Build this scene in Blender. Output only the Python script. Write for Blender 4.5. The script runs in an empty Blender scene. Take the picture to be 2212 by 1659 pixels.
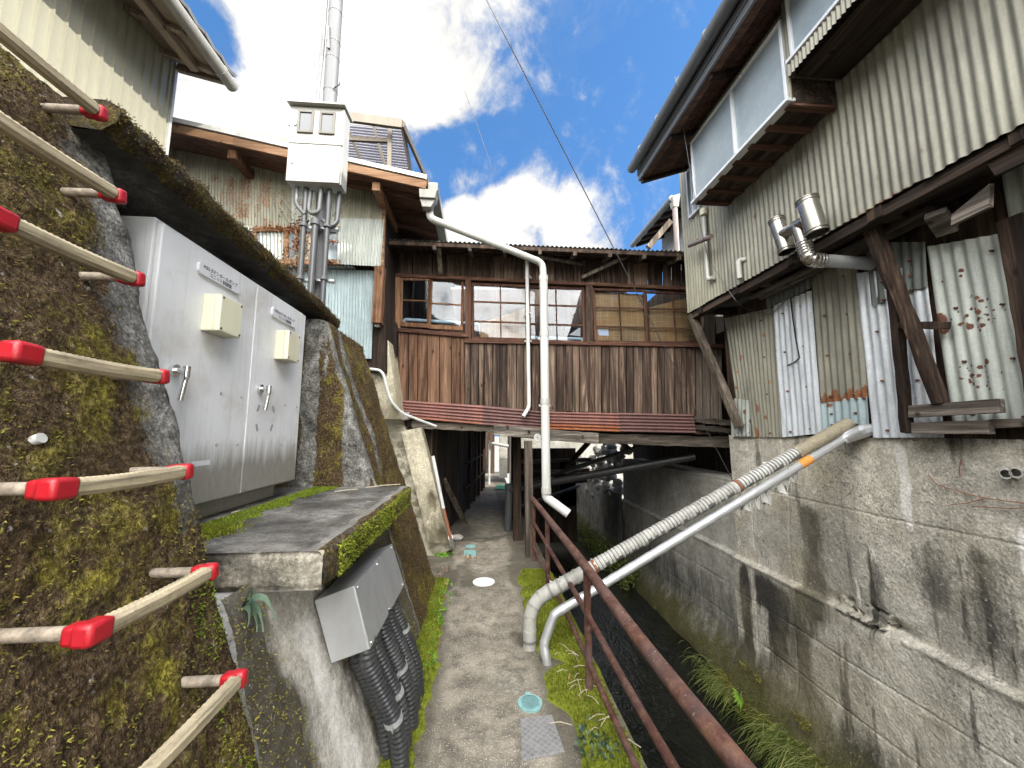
import bpy, math, random
import numpy as np
from mathutils import Vector, Matrix
random.seed(11)
RNG = np.random.default_rng(11)
SC = bpy.context.scene
C = SC.collection
R = math.radians
# ------------------------------------------------------------------ camera and measuring helpers
F, CX, CY, EYE = 830.0, 1106.0, 829.5, 1.65
PIT, YAW = R(7.0), R(4.5)
cp, sp, cy, sy = math.cos(PIT), math.sin(PIT), math.cos(YAW), math.sin(YAW)
def ray(px, py):
    a = (px - CX) / F; b = (CY - py) / F
    f = cp - b * sp; u = b * cp + sp
    return Vector((a * cy + f * sy, -a * sy + f * cy, u))
EYEP = Vector((0, 0, EYE))
def hit(ax, v, px, py):
    d = ray(px, py); return EYEP + d * ((v - EYEP[ax]) / d[ax])
def pX(px, py, v): return hit(0, v, px, py)
def pY(px, py, v): return hit(1, v, px, py)
def pZ(px, py, v=0.0): return hit(2, v, px, py)
HA, HB = Vector((-1.0, 5.5, 0)), Vector((3.2, 5.2, 0))
HN = Vector(((HB - HA).y, -(HB - HA).x, 0)).normalized()          # towards the camera
def pH(px, py, off=0.0):
    d = ray(px, py); o = HA + HN * off
    return EYEP + d * ((o - EYEP).dot(HN) / d.dot(HN))
K = 0.33594
def z1(x, y): return (K * x, K * y)
def z2(x, y): return (734.5 + K * x, K * y)
def z3(x, y): return (1469 + K * x, K * y)
def z4(x, y): return (K * x, 553 + K * y)
def z5(x, y): return (734.5 + K * x, 553 + K * y)
def z6(x, y): return (1469 + K * x, 553 + K * y)
def z7(x, y): return (K * x, 1106 + K * y)
def z8(x, y): return (734.5 + K * x, 1106 + K * y)
def z9(x, y): return (1469 + K * x, 1106 + K * y)
def lerp(a, b, t): return a + (b - a) * t
def V(*a): return Vector(a)
# ------------------------------------------------------------------ numpy value noise
def _hash(ix, iy, iz):
    n = (ix * 374761393 + iy * 668265263 + iz * 2147483647 + 1013904223) & 0xffffffff
    n = ((n ^ (n >> 13)) * 1274126177) & 0xffffffff
    n = ((n ^ (n >> 16)) * 2246822519) & 0xffffffff
    return ((n ^ (n >> 15)) & 0xffffff) / float(0xffffff)
def vnoise(p):
    p = np.asarray(p, dtype=float); i = np.floor(p).astype(np.int64); f = p - i; f = f * f * (3 - 2 * f)
    r = 0
    for dx in (0, 1):
        for dy in (0, 1):
            for dz in (0, 1):
                w = (f[:, 0] if dx else 1 - f[:, 0]) * (f[:, 1] if dy else 1 - f[:, 1]) * (f[:, 2] if dz else 1 - f[:, 2])
                r = r + w * _hash(i[:, 0] + dx, i[:, 1] + dy, i[:, 2] + dz)
    return r
def fbm(p, s=1.0, o=4, seed=0):
    p = np.asarray(p, dtype=float) * s + seed * 17.31; a, t, r = 1.0, 0.0, 0
    for _ in range(o):
        r = r + a * vnoise(p); t += a; a *= 0.5; p = p * 2.03 + 5.7
    return r / t
def sstep(a, b, x):
    t = np.clip((np.asarray(x, dtype=float) - a) / (b - a), 0, 1); return t * t * (3 - 2 * t)
# ------------------------------------------------------------------ mesh builder
class MB:
    def __init__(s): s.v = []; s.f = []; s.r = []; s.w = []; s.n = 0; s.c = []
    def add(s, vs, fs, rnd=None, w=0.0):
        vs = np.asarray([tuple(v) for v in vs] if not isinstance(vs, np.ndarray) else vs, dtype=float)
        k = len(vs); b = s.n; s.c.append(len(s.f))
        s.v.append(vs); s.r.append(np.full(k, random.random() if rnd is None else rnd))
        s.w.append(np.full(k, w) if np.isscalar(w) else np.asarray(w, dtype=float))
        if isinstance(fs, np.ndarray): s.f.extend((fs + b).tolist())
        else: s.f.extend([tuple(i + b for i in q) for q in fs])
        s.n += k; return s
    def hexa(s, p, rnd=None, w=0.0):       # p[0..3] front loop, p[4..7] back loop
        return s.add(p, [(0, 1, 2, 3), (7, 6, 5, 4), (0, 4, 5, 1), (1, 5, 6, 2), (2, 6, 7, 3), (3, 7, 4, 0)], rnd, w)
    def box(s, a, b, rnd=None, w=0.0):
        (x0, y0, z0), (x1, y1, z1_) = a, b
        return s.hexa([(x0, y0, z0), (x1, y0, z0), (x1, y0, z1_), (x0, y0, z1_), (x0, y1, z0), (x1, y1, z0), (x1, y1, z1_), (x0, y1, z1_)], rnd, w)
    def plate(s, q, th, n=None, rnd=None, w=0.0):   # quad thickened away from its normal
        q = [Vector(p) for p in q]
        n = (q[1] - q[0]).cross(q[3] - q[0]).normalized() if n is None else Vector(n)
        return s.hexa(q + [p - n * th for p in q], rnd, w)
    def beam(s, a, b, w, h, up=(0, 0, 1), rnd=None, seg=1, wob=0.0):
        a, b = Vector(a), Vector(b); d = (b - a).normalized(); up = Vector(up)
        x = d.cross(up)
        if x.length < 1e-4: x = d.cross(Vector((0, 1, 0)))
        x.normalize(); u = x.cross(d); vs = []; fs = []
        for i in range(seg + 1):
            c = lerp(a, b, i / seg); j = lambda: random.uniform(-wob, wob)
            for sx, su in ((-1, -1), (1, -1), (1, 1), (-1, 1)):
                vs.append(c + x * (sx * w / 2 + j()) + u * (su * h / 2 + j()))
            if i:
                o = 4 * (i - 1)
                fs += [(o + k, o + (k + 1) % 4, o + 4 + (k + 1) % 4, o + 4 + k) for k in range(4)]
        fs += [(3, 2, 1, 0), tuple(4 * seg + k for k in range(4))]
        return s.add(vs, fs, rnd)
    def tube(s, pts, r, n=14, caps=True, rnd=None, hollow=0.0):
        pts = [Vector(p) for p in pts]; m = len(pts)
        rr = [r] * m if np.isscalar(r) else list(r)
        t0 = (pts[1] - pts[0]).normalized()
        ref = Vector((0, 0, 1)) if abs(t0.z) < 0.9 else Vector((0, 1, 0))
        x = t0.cross(ref).normalized(); vs = []; fs = []
        for i, p in enumerate(pts):
            t = (pts[min(i + 1, m - 1)] - pts[max(i - 1, 0)]).normalized()
            x = (x - t * x.dot(t)).normalized(); y = t.cross(x)
            for k in range(n):
                a = 2 * math.pi * k / n
                vs.append(p + (x * math.cos(a) + y * math.sin(a)) * rr[i])
            if i:
                o = (i - 1) * n
                fs += [(o + k, o + (k + 1) % n, o + n + (k + 1) % n, o + n + k) for k in range(n)]
        if caps:
            fs += [tuple(range(n - 1, -1, -1)), tuple((m - 1) * n + k for k in range(n))]
        return s.add(vs, fs, rnd)
    def lathe_cyl(s, c, r, h, n=28, rnd=None):
        return s.tube([Vector(c), Vector(c) + Vector((0, 0, h))], r, n, True, rnd)
    def grid(s, P, w=None, rnd=0.5):       # P array (nu,nv,3)
        nu, nv = P.shape[:2]; i = np.arange(nu * nv).reshape(nu, nv)
        q = np.stack([i[:-1, :-1], i[1:, :-1], i[1:, 1:], i[:-1, 1:]], -1).reshape(-1, 4)
        return s.add(P.reshape(-1, 3), q, rnd, 0.0 if w is None else w.reshape(-1))
    def sheet(s, c00, c10, c11, c01, pitch, amp, nrm, rows=8, seg=8, along='u', wfun=None, wob=0.0, rnd=None, rib=False, ragged=0.0):
        """corrugated sheet: c00-c10 runs across the waves (u), c01 above c00"""
        c00, c10, c11, c01 = [np.array(c, dtype=float) for c in (c00, c10, c11, c01)]
        L = max(np.linalg.norm(c10 - c00), np.linalg.norm(c11 - c01)); wv = max(1, L / pitch)
        nu = int(wv * seg) + 1; nv = rows + 1
        u = np.linspace(0, 1, nu)[:, None]; v = np.linspace(0, 1, nv)[None, :]
        U, Vv = np.broadcast_to(u, (nu, nv)), np.broadcast_to(v, (nu, nv))
        P = ((1 - U) * (1 - Vv))[..., None] * c00 + (U * (1 - Vv))[..., None] * c10 + (U * Vv)[..., None] * c11 + ((1 - U) * Vv)[..., None] * c01
        ph = U * wv * 2 * np.pi
        if rib:
            t = (U * wv) % 1.0; prof = np.where(t < 0.16, 1.0, 0.0) * amp
        else: prof = amp * np.sin(ph)
        nz = np.array(nrm, dtype=float)
        q = P.reshape(-1, 3)
        bulge = (fbm(q, 2.2, 3, seed=random.randint(0, 50)).reshape(nu, nv) - 0.5) * 2 * wob if wob else 0
        P = P + (prof + bulge)[..., None] * nz
        if ragged:
            e = (fbm(np.stack([U[:, 0] * L * 14, np.zeros(nu), np.zeros(nu)], -1), 1, 3, seed=random.randint(0, 99)) - .5) * 2 * ragged
            P[:, 0, :] += e[:, None] * (c01 - c00) / np.linalg.norm(c01 - c00)
        w = wfun(P.reshape(-1, 3), U.reshape(-1), Vv.reshape(-1)) if wfun else 0.0
        i = np.arange(nu * nv).reshape(nu, nv)
        qd = np.stack([i[:-1, :-1], i[1:, :-1], i[1:, 1:], i[:-1, 1:]], -1).reshape(-1, 4)
        return s.add(P.reshape(-1, 3), qd, rnd, w)
def fillet(pts, r, n=6):
    pts = [Vector(p) for p in pts]; out = [pts[0]]
    for i in range(1, len(pts) - 1):
        a, b, c = pts[i - 1], pts[i], pts[i + 1]
        d1, d2 = (a - b), (c - b); k = min(r, d1.length * .45, d2.length * .45)
        p1, p2 = b + d1.normalized() * k, b + d2.normalized() * k
        for j in range(n + 1):
            t = j / n; out.append(p1 * (1 - t) ** 2 + b * 2 * t * (1 - t) + p2 * t * t)
    return out + [pts[-1]]
def dense(pts, step):
    pts = [Vector(p) for p in pts]; out = [pts[0]]
    for a, b in zip(pts, pts[1:]):
        k = max(1, int((b - a).length / step))
        out += [lerp(a, b, (j + 1) / k) for j in range(k)]
    return out
BASE = {}
def thing(name, label, cat, loc=(0, 0, 0), group=None):
    o = bpy.data.objects.new(name, None); C.objects.link(o); o.location = loc; o.empty_display_size = .1
    o['label'] = label; o['category'] = cat
    if group: o['group'] = group
    BASE[o] = Vector(loc); return o
def tag(o, label=None, cat=None, group=None, kind=None):
    if label: o['label'] = label
    if cat: o['category'] = cat
    if group: o['group'] = group
    if kind: o['kind'] = kind
    return o
def obj(name, mb, m, parent=None, smooth=None, bevel=0.0, solid=0.0, label=None):
    me = bpy.data.meshes.new(name)
    v = np.concatenate(mb.v); base = BASE.get(parent, Vector((0, 0, 0)))
    if parent is None:
        base = Vector(((v[:, 0].min() + v[:, 0].max()) / 2, (v[:, 1].min() + v[:, 1].max()) / 2, v[:, 2].min()))
    v = v - np.array(base)
    me.from_pydata(v.tolist(), [], mb.f)
    for nm, arr in (('rnd', mb.r), ('w', mb.w)):
        at = me.attributes.new(nm, 'FLOAT', 'POINT'); at.data.foreach_set('value', np.concatenate(arr).astype(np.float32))
    me.materials.append(m)
    if smooth is not None:
        me.shade_smooth()
        if smooth < 180: me.set_sharp_from_angle(angle=R(smooth))
    me.update()
    o = bpy.data.objects.new(name, me); C.objects.link(o)
    if parent is not None: o.parent = parent; BASE[o] = base
    else: o.location = base; BASE[o] = base
    if bevel:
        b = o.modifiers.new('b', 'BEVEL'); b.width = bevel; b.segments = 2; b.limit_method = 'ANGLE'; b.angle_limit = R(40)
    if solid:
        b = o.modifiers.new('s', 'SOLIDIFY'); b.thickness = solid; b.offset = 0
    if label: o['label'] = label
    return o
def objs(name, mb, m, parent=None, **k):
    """one object for every piece added to the builder"""
    e = mb.c + [len(mb.f)]; b = 0; out = []
    for i in range(len(mb.v)):
        q = MB(); q.v = [mb.v[i]]; q.r = [mb.r[i]]; q.w = [mb.w[i]]; q.n = len(mb.v[i])
        q.f = [tuple(j - b for j in fc) for fc in mb.f[e[i]:e[i + 1]]]; b += q.n; out.append(obj(name, q, m, parent, **k))
    return out
def single(name, mb, m, label, cat, group=None, **k): return tag(obj(name, mb, m, None, **k), label, cat, group)
# ------------------------------------------------------------------ material builder
class NT:
    def __init__(s, name):
        s.m = bpy.data.materials.new(name); s.m.use_nodes = True; s.t = s.m.node_tree; s.N = s.t.nodes; s.N.clear()
        s.out = s.N.new('ShaderNodeOutputMaterial'); s.b = s.N.new('ShaderNodeBsdfPrincipled'); s.L(s.b.outputs[0], s.out.inputs[0])
        s.geo = s.N.new('ShaderNodeNewGeometry'); s.pos = s.geo.outputs['Position']
    def L(s, a, b): s.t.links.new(a, b)
    def set(s, sock, v):
        if hasattr(v, 'is_output') or isinstance(v, bpy.types.NodeSocket): s.L(v, sock)
        elif isinstance(v, (tuple, list)) and len(v) == 3 and sock.type == 'RGBA': sock.default_value = (*v, 1)
        else: sock.default_value = v
    def map(s, scale=(1, 1, 1), loc=(0, 0, 0), rot=(0, 0, 0), v=None):
        n = s.N.new('ShaderNodeMapping'); s.L(v or s.pos, n.inputs[0]); n.inputs['Scale'].default_value = scale
        n.inputs['Location'].default_value = loc; n.inputs['Rotation'].default_value = rot; return n.outputs[0]
    def noise(s, sc=5, det=4, rough=.55, v=None, dist=0.0):
        n = s.N.new('ShaderNodeTexNoise'); s.L(v or s.pos, n.inputs['Vector']); n.inputs['Scale'].default_value = sc
        n.inputs['Detail'].default_value = det; n.inputs['Roughness'].default_value = rough; n.inputs['Distortion'].default_value = dist
        return n.outputs[0]
    def vor(s, sc=20, v=None, feat='F1', out=0, rnd=1.0):
        n = s.N.new('ShaderNodeTexVoronoi'); n.feature = feat; s.L(v or s.pos, n.inputs['Vector']); n.inputs['Scale'].default_value = sc
        n.inputs['Randomness'].default_value = rnd; return n.outputs[out]
    def attr(s, nm):
        n = s.N.new('ShaderNodeAttribute'); n.attribute_name = nm; return n.outputs['Fac']
    def ramp(s, f, stops, interp='LINEAR'):
        n = s.N.new('ShaderNodeValToRGB'); n.color_ramp.interpolation = interp; e = n.color_ramp.elements
        while len(e) < len(stops): e.new(0.5)
        for k, (p, c) in zip(e, stops):
            k.position = p; k.color = (*c, 1) if isinstance(c, (tuple, list)) else (c, c, c, 1)
        s.L(f, n.inputs[0]); return n.outputs[0]
    def mix(s, f, a, b, mode='MIX'):
        n = s.N.new('ShaderNodeMix'); n.data_type = 'RGBA'; n.blend_type = mode
        s.set(n.inputs[0], f); s.set(n.inputs[6], a); s.set(n.inputs[7], b); return n.outputs[2]
    def math(s, op, a, b=0.0, c=None, clamp=False):
        n = s.N.new('ShaderNodeMath'); n.operation = op; n.use_clamp = clamp
        s.set(n.inputs[0], a); s.set(n.inputs[1], b)
        if c is not None: s.set(n.inputs[2], c)
        return n.outputs[0]
    def grain(s, c, sc, k, v=None):
        g = s.math('MULTIPLY_ADD', s.noise(sc, 3, .8, v), k, 1 - k / 2, clamp=False); g = s.math('MAXIMUM', g, .12)
        return s.mix(1.0, c, g, 'MULTIPLY')
    def sep(s, v=None):
        n = s.N.new('ShaderNodeSeparateXYZ'); s.L(v or s.pos, n.inputs[0]); return n.outputs
    def oinfo(s):
        return s.N.new('ShaderNodeObjectInfo').outputs['Random']
    def bump(s, h, strength=.3, dist=.01, nrm=None):
        n = s.N.new('ShaderNodeBump'); s.set(n.inputs['Height'], h); n.inputs['Strength'].default_value = strength; n.inputs['Distance'].default_value = dist
        if nrm: s.L(nrm, n.inputs['Normal'])
        s.L(n.outputs[0], s.b.inputs['Normal']); return n.outputs[0]
    def fin(s, col, rough=.8, metal=0.0, spec=None, **k):
        s.set(s.b.inputs['Base Color'], col); s.set(s.b.inputs['Roughness'], rough); s.set(s.b.inputs['Metallic'], metal)
        if spec is not None: s.b.inputs['Specular IOR Level'].default_value = spec
        for a, v in k.items(): s.set(s.b.inputs[a.replace('_', ' ')], v)
        return s.m
def plain(name, col, rough=.6, metal=0.0, dirt=.35, sc=9, bump=.15, dcol=(.10, .085, .06), streak=True):
    """painted / plastic / metal surface with dirt streaks and mottling"""
    t = NT(name); v = t.map((1, 1, .18)) if streak else t.map()
    a = t.noise(sc, 5, .6, v); b = t.noise(sc * 6, 3, .6)
    f = t.ramp(a, [(.42, 0.0), (.78, dirt)])
    c = t.mix(f, col, dcol); c = t.mix(t.ramp(b, [(.3, 0.0), (.8, dirt * .45)]), c, tuple(x * .55 for x in col))
    t.bump(b, bump, .002)
    return t.fin(c, t.ramp(a, [(.3, max(.05, rough - .12)), (.8, min(1, rough + .15))]), metal)
def corr(name, col, col2, rust=(.20, .075, .03), rough=.5, metal=.35, rustamt=1.0):
    """corrugated iron: vertical streaks, stains, rust where attribute w is high"""
    t = NT(name); r = t.attr('rnd'); w = t.attr('w')
    v = t.map((9, 9, .8)); a = t.noise(1.6, 5, .65, v); b = t.noise(2.3, 4, .6); g = t.noise(60, 3, .6)
    c = t.mix(t.ramp(a, [(.3, 0.0), (.72, 1.0)]), col, col2)
    c = t.mix(t.math('MULTIPLY', t.ramp(b, [(.45, 0.0), (.75, .5)]), 1.0), c, tuple(x * .55 for x in col2))
    c = t.mix(t.math('MULTIPLY', r, .25), c, tuple(x * .6 for x in col))
    m = t.math('ADD', t.math('MULTIPLY', w, 1.0), t.math('MULTIPLY', t.math('SUBTRACT', g, .5), .9))
    rm = t.ramp(m, [(.32, 0.0), (.55, rustamt)])
    rc = t.mix(t.noise(45, 4, .7), rust, tuple(x * .35 for x in rust))
    rc = t.mix(t.ramp(t.noise(12, 3), [(.5, 0.0), (.7, .6)]), rc, (.36, .15, .05))
    c = t.mix(rm, c, rc)
    c = t.grain(t.grain(c, 1, .8, t.map((30, 30, 2.2))), 55, .55)
    t.bump(t.noise(30, 4, .6), .25, .003)
    mt = t.math('MULTIPLY', t.math('SUBTRACT', 1.0, rm), metal)
    return t.fin(c, t.math('ADD', t.math('MULTIPLY', rm, .35), rough), mt)
def wood(name, dark, mid, light, axis='z', contrast=1.0, rough=.85, sc=1.0):
    t = NT(name); r = t.attr('rnd')
    s = {'z': (38 * sc, 38 * sc, 1.6 * sc), 'y': (38 * sc, 1.6 * sc, 38 * sc), 'x': (1.6 * sc, 38 * sc, 38 * sc)}[axis]
    off = t.N.new('ShaderNodeVectorMath'); off.operation = 'ADD'
    cmb = t.N.new('ShaderNodeCombineXYZ'); 
    for i in range(3): t.L(t.math('MULTIPLY', r, 37.0 + 11 * i), cmb.inputs[i])
    t.L(t.pos, off.inputs[0]); t.L(cmb.outputs[0], off.inputs[1])
    v = t.map(s, v=off.outputs[0]); g = t.noise(1.0, 6, .68, v, .8); big = t.noise(2.2, 3, .5, off.outputs[0])
    st = t.noise(.35, 4, .6, v)
    c = t.ramp(g, [(.30, dark), (.5, mid), (.72, light)])
    c = t.mix(t.ramp(r, [(0, .55), (.45, .1), (.8, 0.0)]), c, dark)
    c = t.mix(t.ramp(r, [(.6, 0.0), (1, .3)]), c, light)
    c = t.mix(t.ramp(st, [(.4, .75 * contrast), (.6, 0.0)]), c, tuple(x * .5 for x in dark))
    kv = t.map((7, 7, 3.2) if axis == 'z' else (5, 5, 5), v=off.outputs[0]); kn = t.vor(1.0, kv)
    c = t.mix(t.ramp(kn, [(.05, .9), (.13, 0.0)]), c, tuple(x * .4 for x in dark))
    h = t.math('ADD', g, t.math('MULTIPLY', kn, .4)); c = t.grain(c, 1, 1.3, t.map(tuple(x * 2.4 for x in s), v=off.outputs[0]))
    t.bump(h, .75, .006)
    return t.fin(c, rough, 0, .25)
# look settings
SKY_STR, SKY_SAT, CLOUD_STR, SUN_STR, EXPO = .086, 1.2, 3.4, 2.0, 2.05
CLOUDS = ((800, 40, .36, .95), (640, 110, .26, .85), (930, 150, .20, .80), (560, 290, .20, .75), (760, 230, .22, .8), (960, 240, .12, .55), (1110, 440, .13, .95), (1220, 490, .12, .75), (1010, 490, .12, .8), (1060, 550, .18, 1.0), (1240, 560, .12, .8), (420, 310, .07, .5), (540, 20, .15, .5), (900, 480, .1, .6))
HOLES = ((1010, 345, .10, 1.0), (930, 360, .09, .9), (440, 70, .07, .8), (1080, 330, .08, .8), (850, 350, .06, .6))
# ------------------------------------------------------------------ materials
def mat_moss_wall(dim=1.0, nm='mossy_concrete'):
    t = NT(nm); w = t.attr('w')
    a = t.noise(3.2, 6, .68); b = t.noise(11, 5, .7); d = t.noise(70, 4, .7); e = t.noise(260, 2, .6)
    con = t.ramp(t.math('ADD', t.math('MULTIPLY', b, .6), t.math('MULTIPLY', d, .4)), [(.36, (.04, .037, .032)), (.5, (.16, .155, .14)), (.63, (.42, .41, .385))])
    con = t.mix(t.ramp(t.vor(55), [(.0, .6), (.25, 0.0)]), con, (.42, .41, .39))
    drk = t.ramp(d, [(.3, (.016, .010, .006)), (.5, (.075, .050, .027)), (.72, (.19, .14, .085))])
    grn = t.ramp(d, [(.32, (.05, .042, .008)), (.5, (.18, .155, .024)), (.68, (.38, .34, .06))])
    f = t.math('ADD', a, t.math('MULTIPLY', t.math('SUBTRACT', b, .5), .7))
    m = t.mix(t.ramp(f, [(.49, 0.0), (.66, 1.0)]), drk, grn)
    m = t.mix(t.ramp(t.noise(1.1, 4, .6, t.map(loc=(4, 4, 9))), [(.42, .65), (.58, 0.0)]), m, drk)
    m = t.mix(t.ramp(t.noise(26, 4, .7), [(.60, 0.0), (.70, .55)]), m, (.085, .045, .022))
    m = t.mix(t.ramp(t.noise(34, 2, .6, t.map(loc=(7, 3, 1))), [(.69, 0.0), (.73, .8)]), m, (.33, .31, .28))
    cv = t.math('ADD', w, t.math('MULTIPLY', t.math('SUBTRACT', b, .5), 1.5))
    c = t.mix(t.ramp(cv, [(.4, 0.0), (.6, 1.0)]), con, m)
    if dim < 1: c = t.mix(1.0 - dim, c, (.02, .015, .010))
    c = t.grain(t.grain(c, 150, 1.7), 45, 1.2)
    h = t.math('ADD', t.math('MULTIPLY', b, 1.4), t.math('ADD', d, t.math('MULTIPLY', e, .35)))
    t.bump(h, 1.0, .02)
    return t.fin(c, .95, 0, .15)
def mat_moss(name='moss_leaf', pal=((.03, .035, .004), (.10, .115, .012), (.20, .22, .03))):
    t = NT(name); r = t.attr('rnd'); n = t.noise(4, 4, .6)
    f = t.math('ADD', t.math('MULTIPLY', r, .55), t.math('MULTIPLY', n, .5))
    c = t.ramp(f, [(.25, pal[0]), (.5, pal[1]), (.8, pal[2])])
    t.bump(t.noise(300, 2), .5, .003)
    return t.fin(c, .9, 0, .2)
def mat_concrete(name, lo=(.20, .185, .155), hi=(.40, .375, .325), dark=(.035, .032, .028), peb=0.0, sc=1.0, algae=None, bmp=.7, grime=0.0, ochre=0.0):
    """stained cast concrete; w>0 black algae streaks, w<0 white bloom"""
    t = NT(name); w = t.attr('w')
    v = t.map((2.2 * sc, 2.2 * sc, .55 * sc)); a = t.noise(1.0, 6, .65, v); b = t.noise(9 * sc, 5, .7); d = t.noise(60, 4, .7)
    c = t.mix(t.ramp(a, [(.3, 0.0), (.68, 1.0)]), lo, hi)
    c = t.mix(t.ramp(b, [(.35, .55), (.6, 0.0)]), c, tuple(x * .6 for x in lo))
    c = t.mix(t.ramp(d, [(.52, 0.0), (.72, .5)]), c, tuple(min(1, x * 1.55) for x in hi)); c = t.mix(t.ramp(d, [(.30, .6), (.46, 0.0)]), c, tuple(x * .45 for x in lo))
    c = t.mix(t.ramp(t.noise(2.6 * sc, 4, .6, t.map(loc=(3, 9, 2))), [(.55, 0.0), (.72, .35)]), c, (.20, .155, .095))
    pb = t.vor(42)
    if peb:
        pm = t.math('MULTIPLY', t.ramp(pb, [(.16, 1.0), (.36, 0.0)]), t.ramp(t.noise(1.5, 3), [(.46, 0.0), (.62, peb)]))
        c = t.mix(pm, c, (.46, .42, .35))
    ws = t.math('ADD', w, t.math('MULTIPLY', t.math('SUBTRACT', t.noise(3.2, 8, .74, t.map((2.4, 2.4, .7))), .5), 1.9))
    c = t.mix(t.ramp(ws, [(.22, 0.0), (.46, .55), (.80, .96)]), c, dark)
    c = t.mix(t.ramp(t.noise(.9 * sc, 6, .7, t.map(loc=(2, 5, 8))), [(.47, 0.0), (.66, .5)]), c, tuple(x * .42 for x in lo))
    wn = t.math('ADD', t.math('MULTIPLY', w, -1.0), t.math('MULTIPLY', t.math('SUBTRACT', b, .5), .9))
    c = t.mix(t.ramp(wn, [(.35, 0.0), (.75, .85)]), c, (.62, .60, .57))
    if grime:
        c = t.mix(t.ramp(t.noise(.75, 5, .65, t.map(loc=(6, 1, 3))), [(.45, 0.0), (.66, ochre)]), c, (.42, .37, .235))
        spk = t.math('MULTIPLY', t.ramp(t.noise(34, 6, .78), [(.52, 0.0), (.62, 1.0)]), t.ramp(t.noise(1.4, 5, .7, t.map((1, 1, .6), (9, 2, 4))), [(.42, 0.0), (.62, grime)]))
        c = t.mix(spk, c, tuple(x * 2.2 for x in dark))
        lsp = t.math('MULTIPLY', t.ramp(t.noise(48, 4, .75, t.map(loc=(1, 8, 5))), [(.60, 0.0), (.68, 1.0)]), t.ramp(t.noise(1.1, 4, .7, t.map(loc=(3, 3, 7))), [(.45, .1), (.62, .8)]))
        c = t.mix(lsp, c, (.62, .59, .52))
    if algae is not None:                                          # slime and moss growing up from the waterline
        am = t.math('ADD', t.math('MULTIPLY', t.math('SUBTRACT', algae, t.sep()[2]), 1.8), t.math('MULTIPLY', t.math('SUBTRACT', t.noise(2.2, 6, .7), .5), 1.6))
        c = t.mix(t.ramp(am, [(.1, 0.0), (.75, .95)]), c, t.mix(t.ramp(d, [(.35, 0.0), (.65, 1.0)]), (.022, .018, .009), (.085, .082, .02)))
    c = t.grain(t.grain(c, 95, 1.0), 26, .8)
    h = t.math('ADD', b, t.math('ADD', t.math('MULTIPLY', d, .6), t.math('MULTIPLY', pb, -.5 * (1 if peb else .15))))
    t.bump(h, bmp, .012)
    return t.fin(c, t.ramp(b, [(.3, .75), (.7, .95)]), 0, .3)
def mat_path():
    t = NT('exposed_aggregate'); w = t.attr('w')
    a = t.noise(1.3, 6, .65); b = t.noise(7, 5, .7); s1 = t.vor(95, out=0); col = t.vor(95, out=1); s2 = t.noise(150, 3, .7)
    base = t.mix(t.ramp(a, [(.34, 0.0), (.66, 1.0)]), (.17, .15, .117), (.33, .295, .235))
    base = t.mix(t.ramp(b, [(.36, .7), (.6, 0.0)]), base, (.05, .044, .036))
    g = t.sep(col)[0]
    st = t.mix(g, (.12, .10, .08), (.52, .47, .38))
    m = t.math('MULTIPLY', t.ramp(s1, [(.20, .8), (.42, 0.0)]), t.ramp(g, [(.35, 0.0), (.6, 1.0)]))
    c = t.mix(m, base, st)
    c = t.mix(t.ramp(s2, [(.62, 0.0), (.74, .7)]), c, (.42, .38, .31))
    c = t.mix(t.math('MULTIPLY', t.ramp(t.math('ADD', w, t.math('MULTIPLY', t.math('SUBTRACT', b, .5), 1.2)), [(.35, 0.0), (.7, 1.0)]), .75), c, (.055, .048, .033))
    c = t.grain(t.grain(c, 190, 1.3), 70, .8)
    t.bump(t.math('SUBTRACT', t.math('ADD', t.math('MULTIPLY', b, .7), s2), s1), .8, .006)
    return t.fin(c, t.ramp(b, [(.3, .6), (.7, .92)]), 0, .35)
def mat_rust_pipe():
    t = NT('rusted_rail_paint'); a = t.noise(14, 6, .7); b = t.noise(60, 4, .7); v = t.noise(5, 4, .6)
    c = t.ramp(a, [(.3, (.03, .014, .011)), (.48, (.075, .032, .023)), (.58, (.115, .056, .038)), (.75, (.20, .105, .06))])
    c = t.mix(t.ramp(v, [(.45, 0.0), (.65, .5)]), c, (.105, .072, .066))
    c = t.mix(t.ramp(b, [(.64, 0.0), (.70, .8)]), c, (.40, .36, .33))
    c = t.mix(t.ramp(b, [(.30, .8), (.38, 0.0)]), c, (.025, .014, .012))
    t.bump(t.math('ADD', a, b), .6, .004)
    return t.fin(c, .82, 0, .3)
def mat_water():
    t = NT('dark_canal_water'); n = t.noise(7, 4, .6, t.map((1, .45, 1))); n2 = t.noise(26, 3, .6, t.map((1, .6, 1)))
    t.bump(t.math('ADD', n, t.math('MULTIPLY', n2, .5)), .55, .05)
    c = t.ramp(t.noise(3, 5, .7), [(.4, (.004, .0045, .0035)), (.75, (.012, .013, .009))])
    return t.fin(c, .07, 0, .5)
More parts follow.
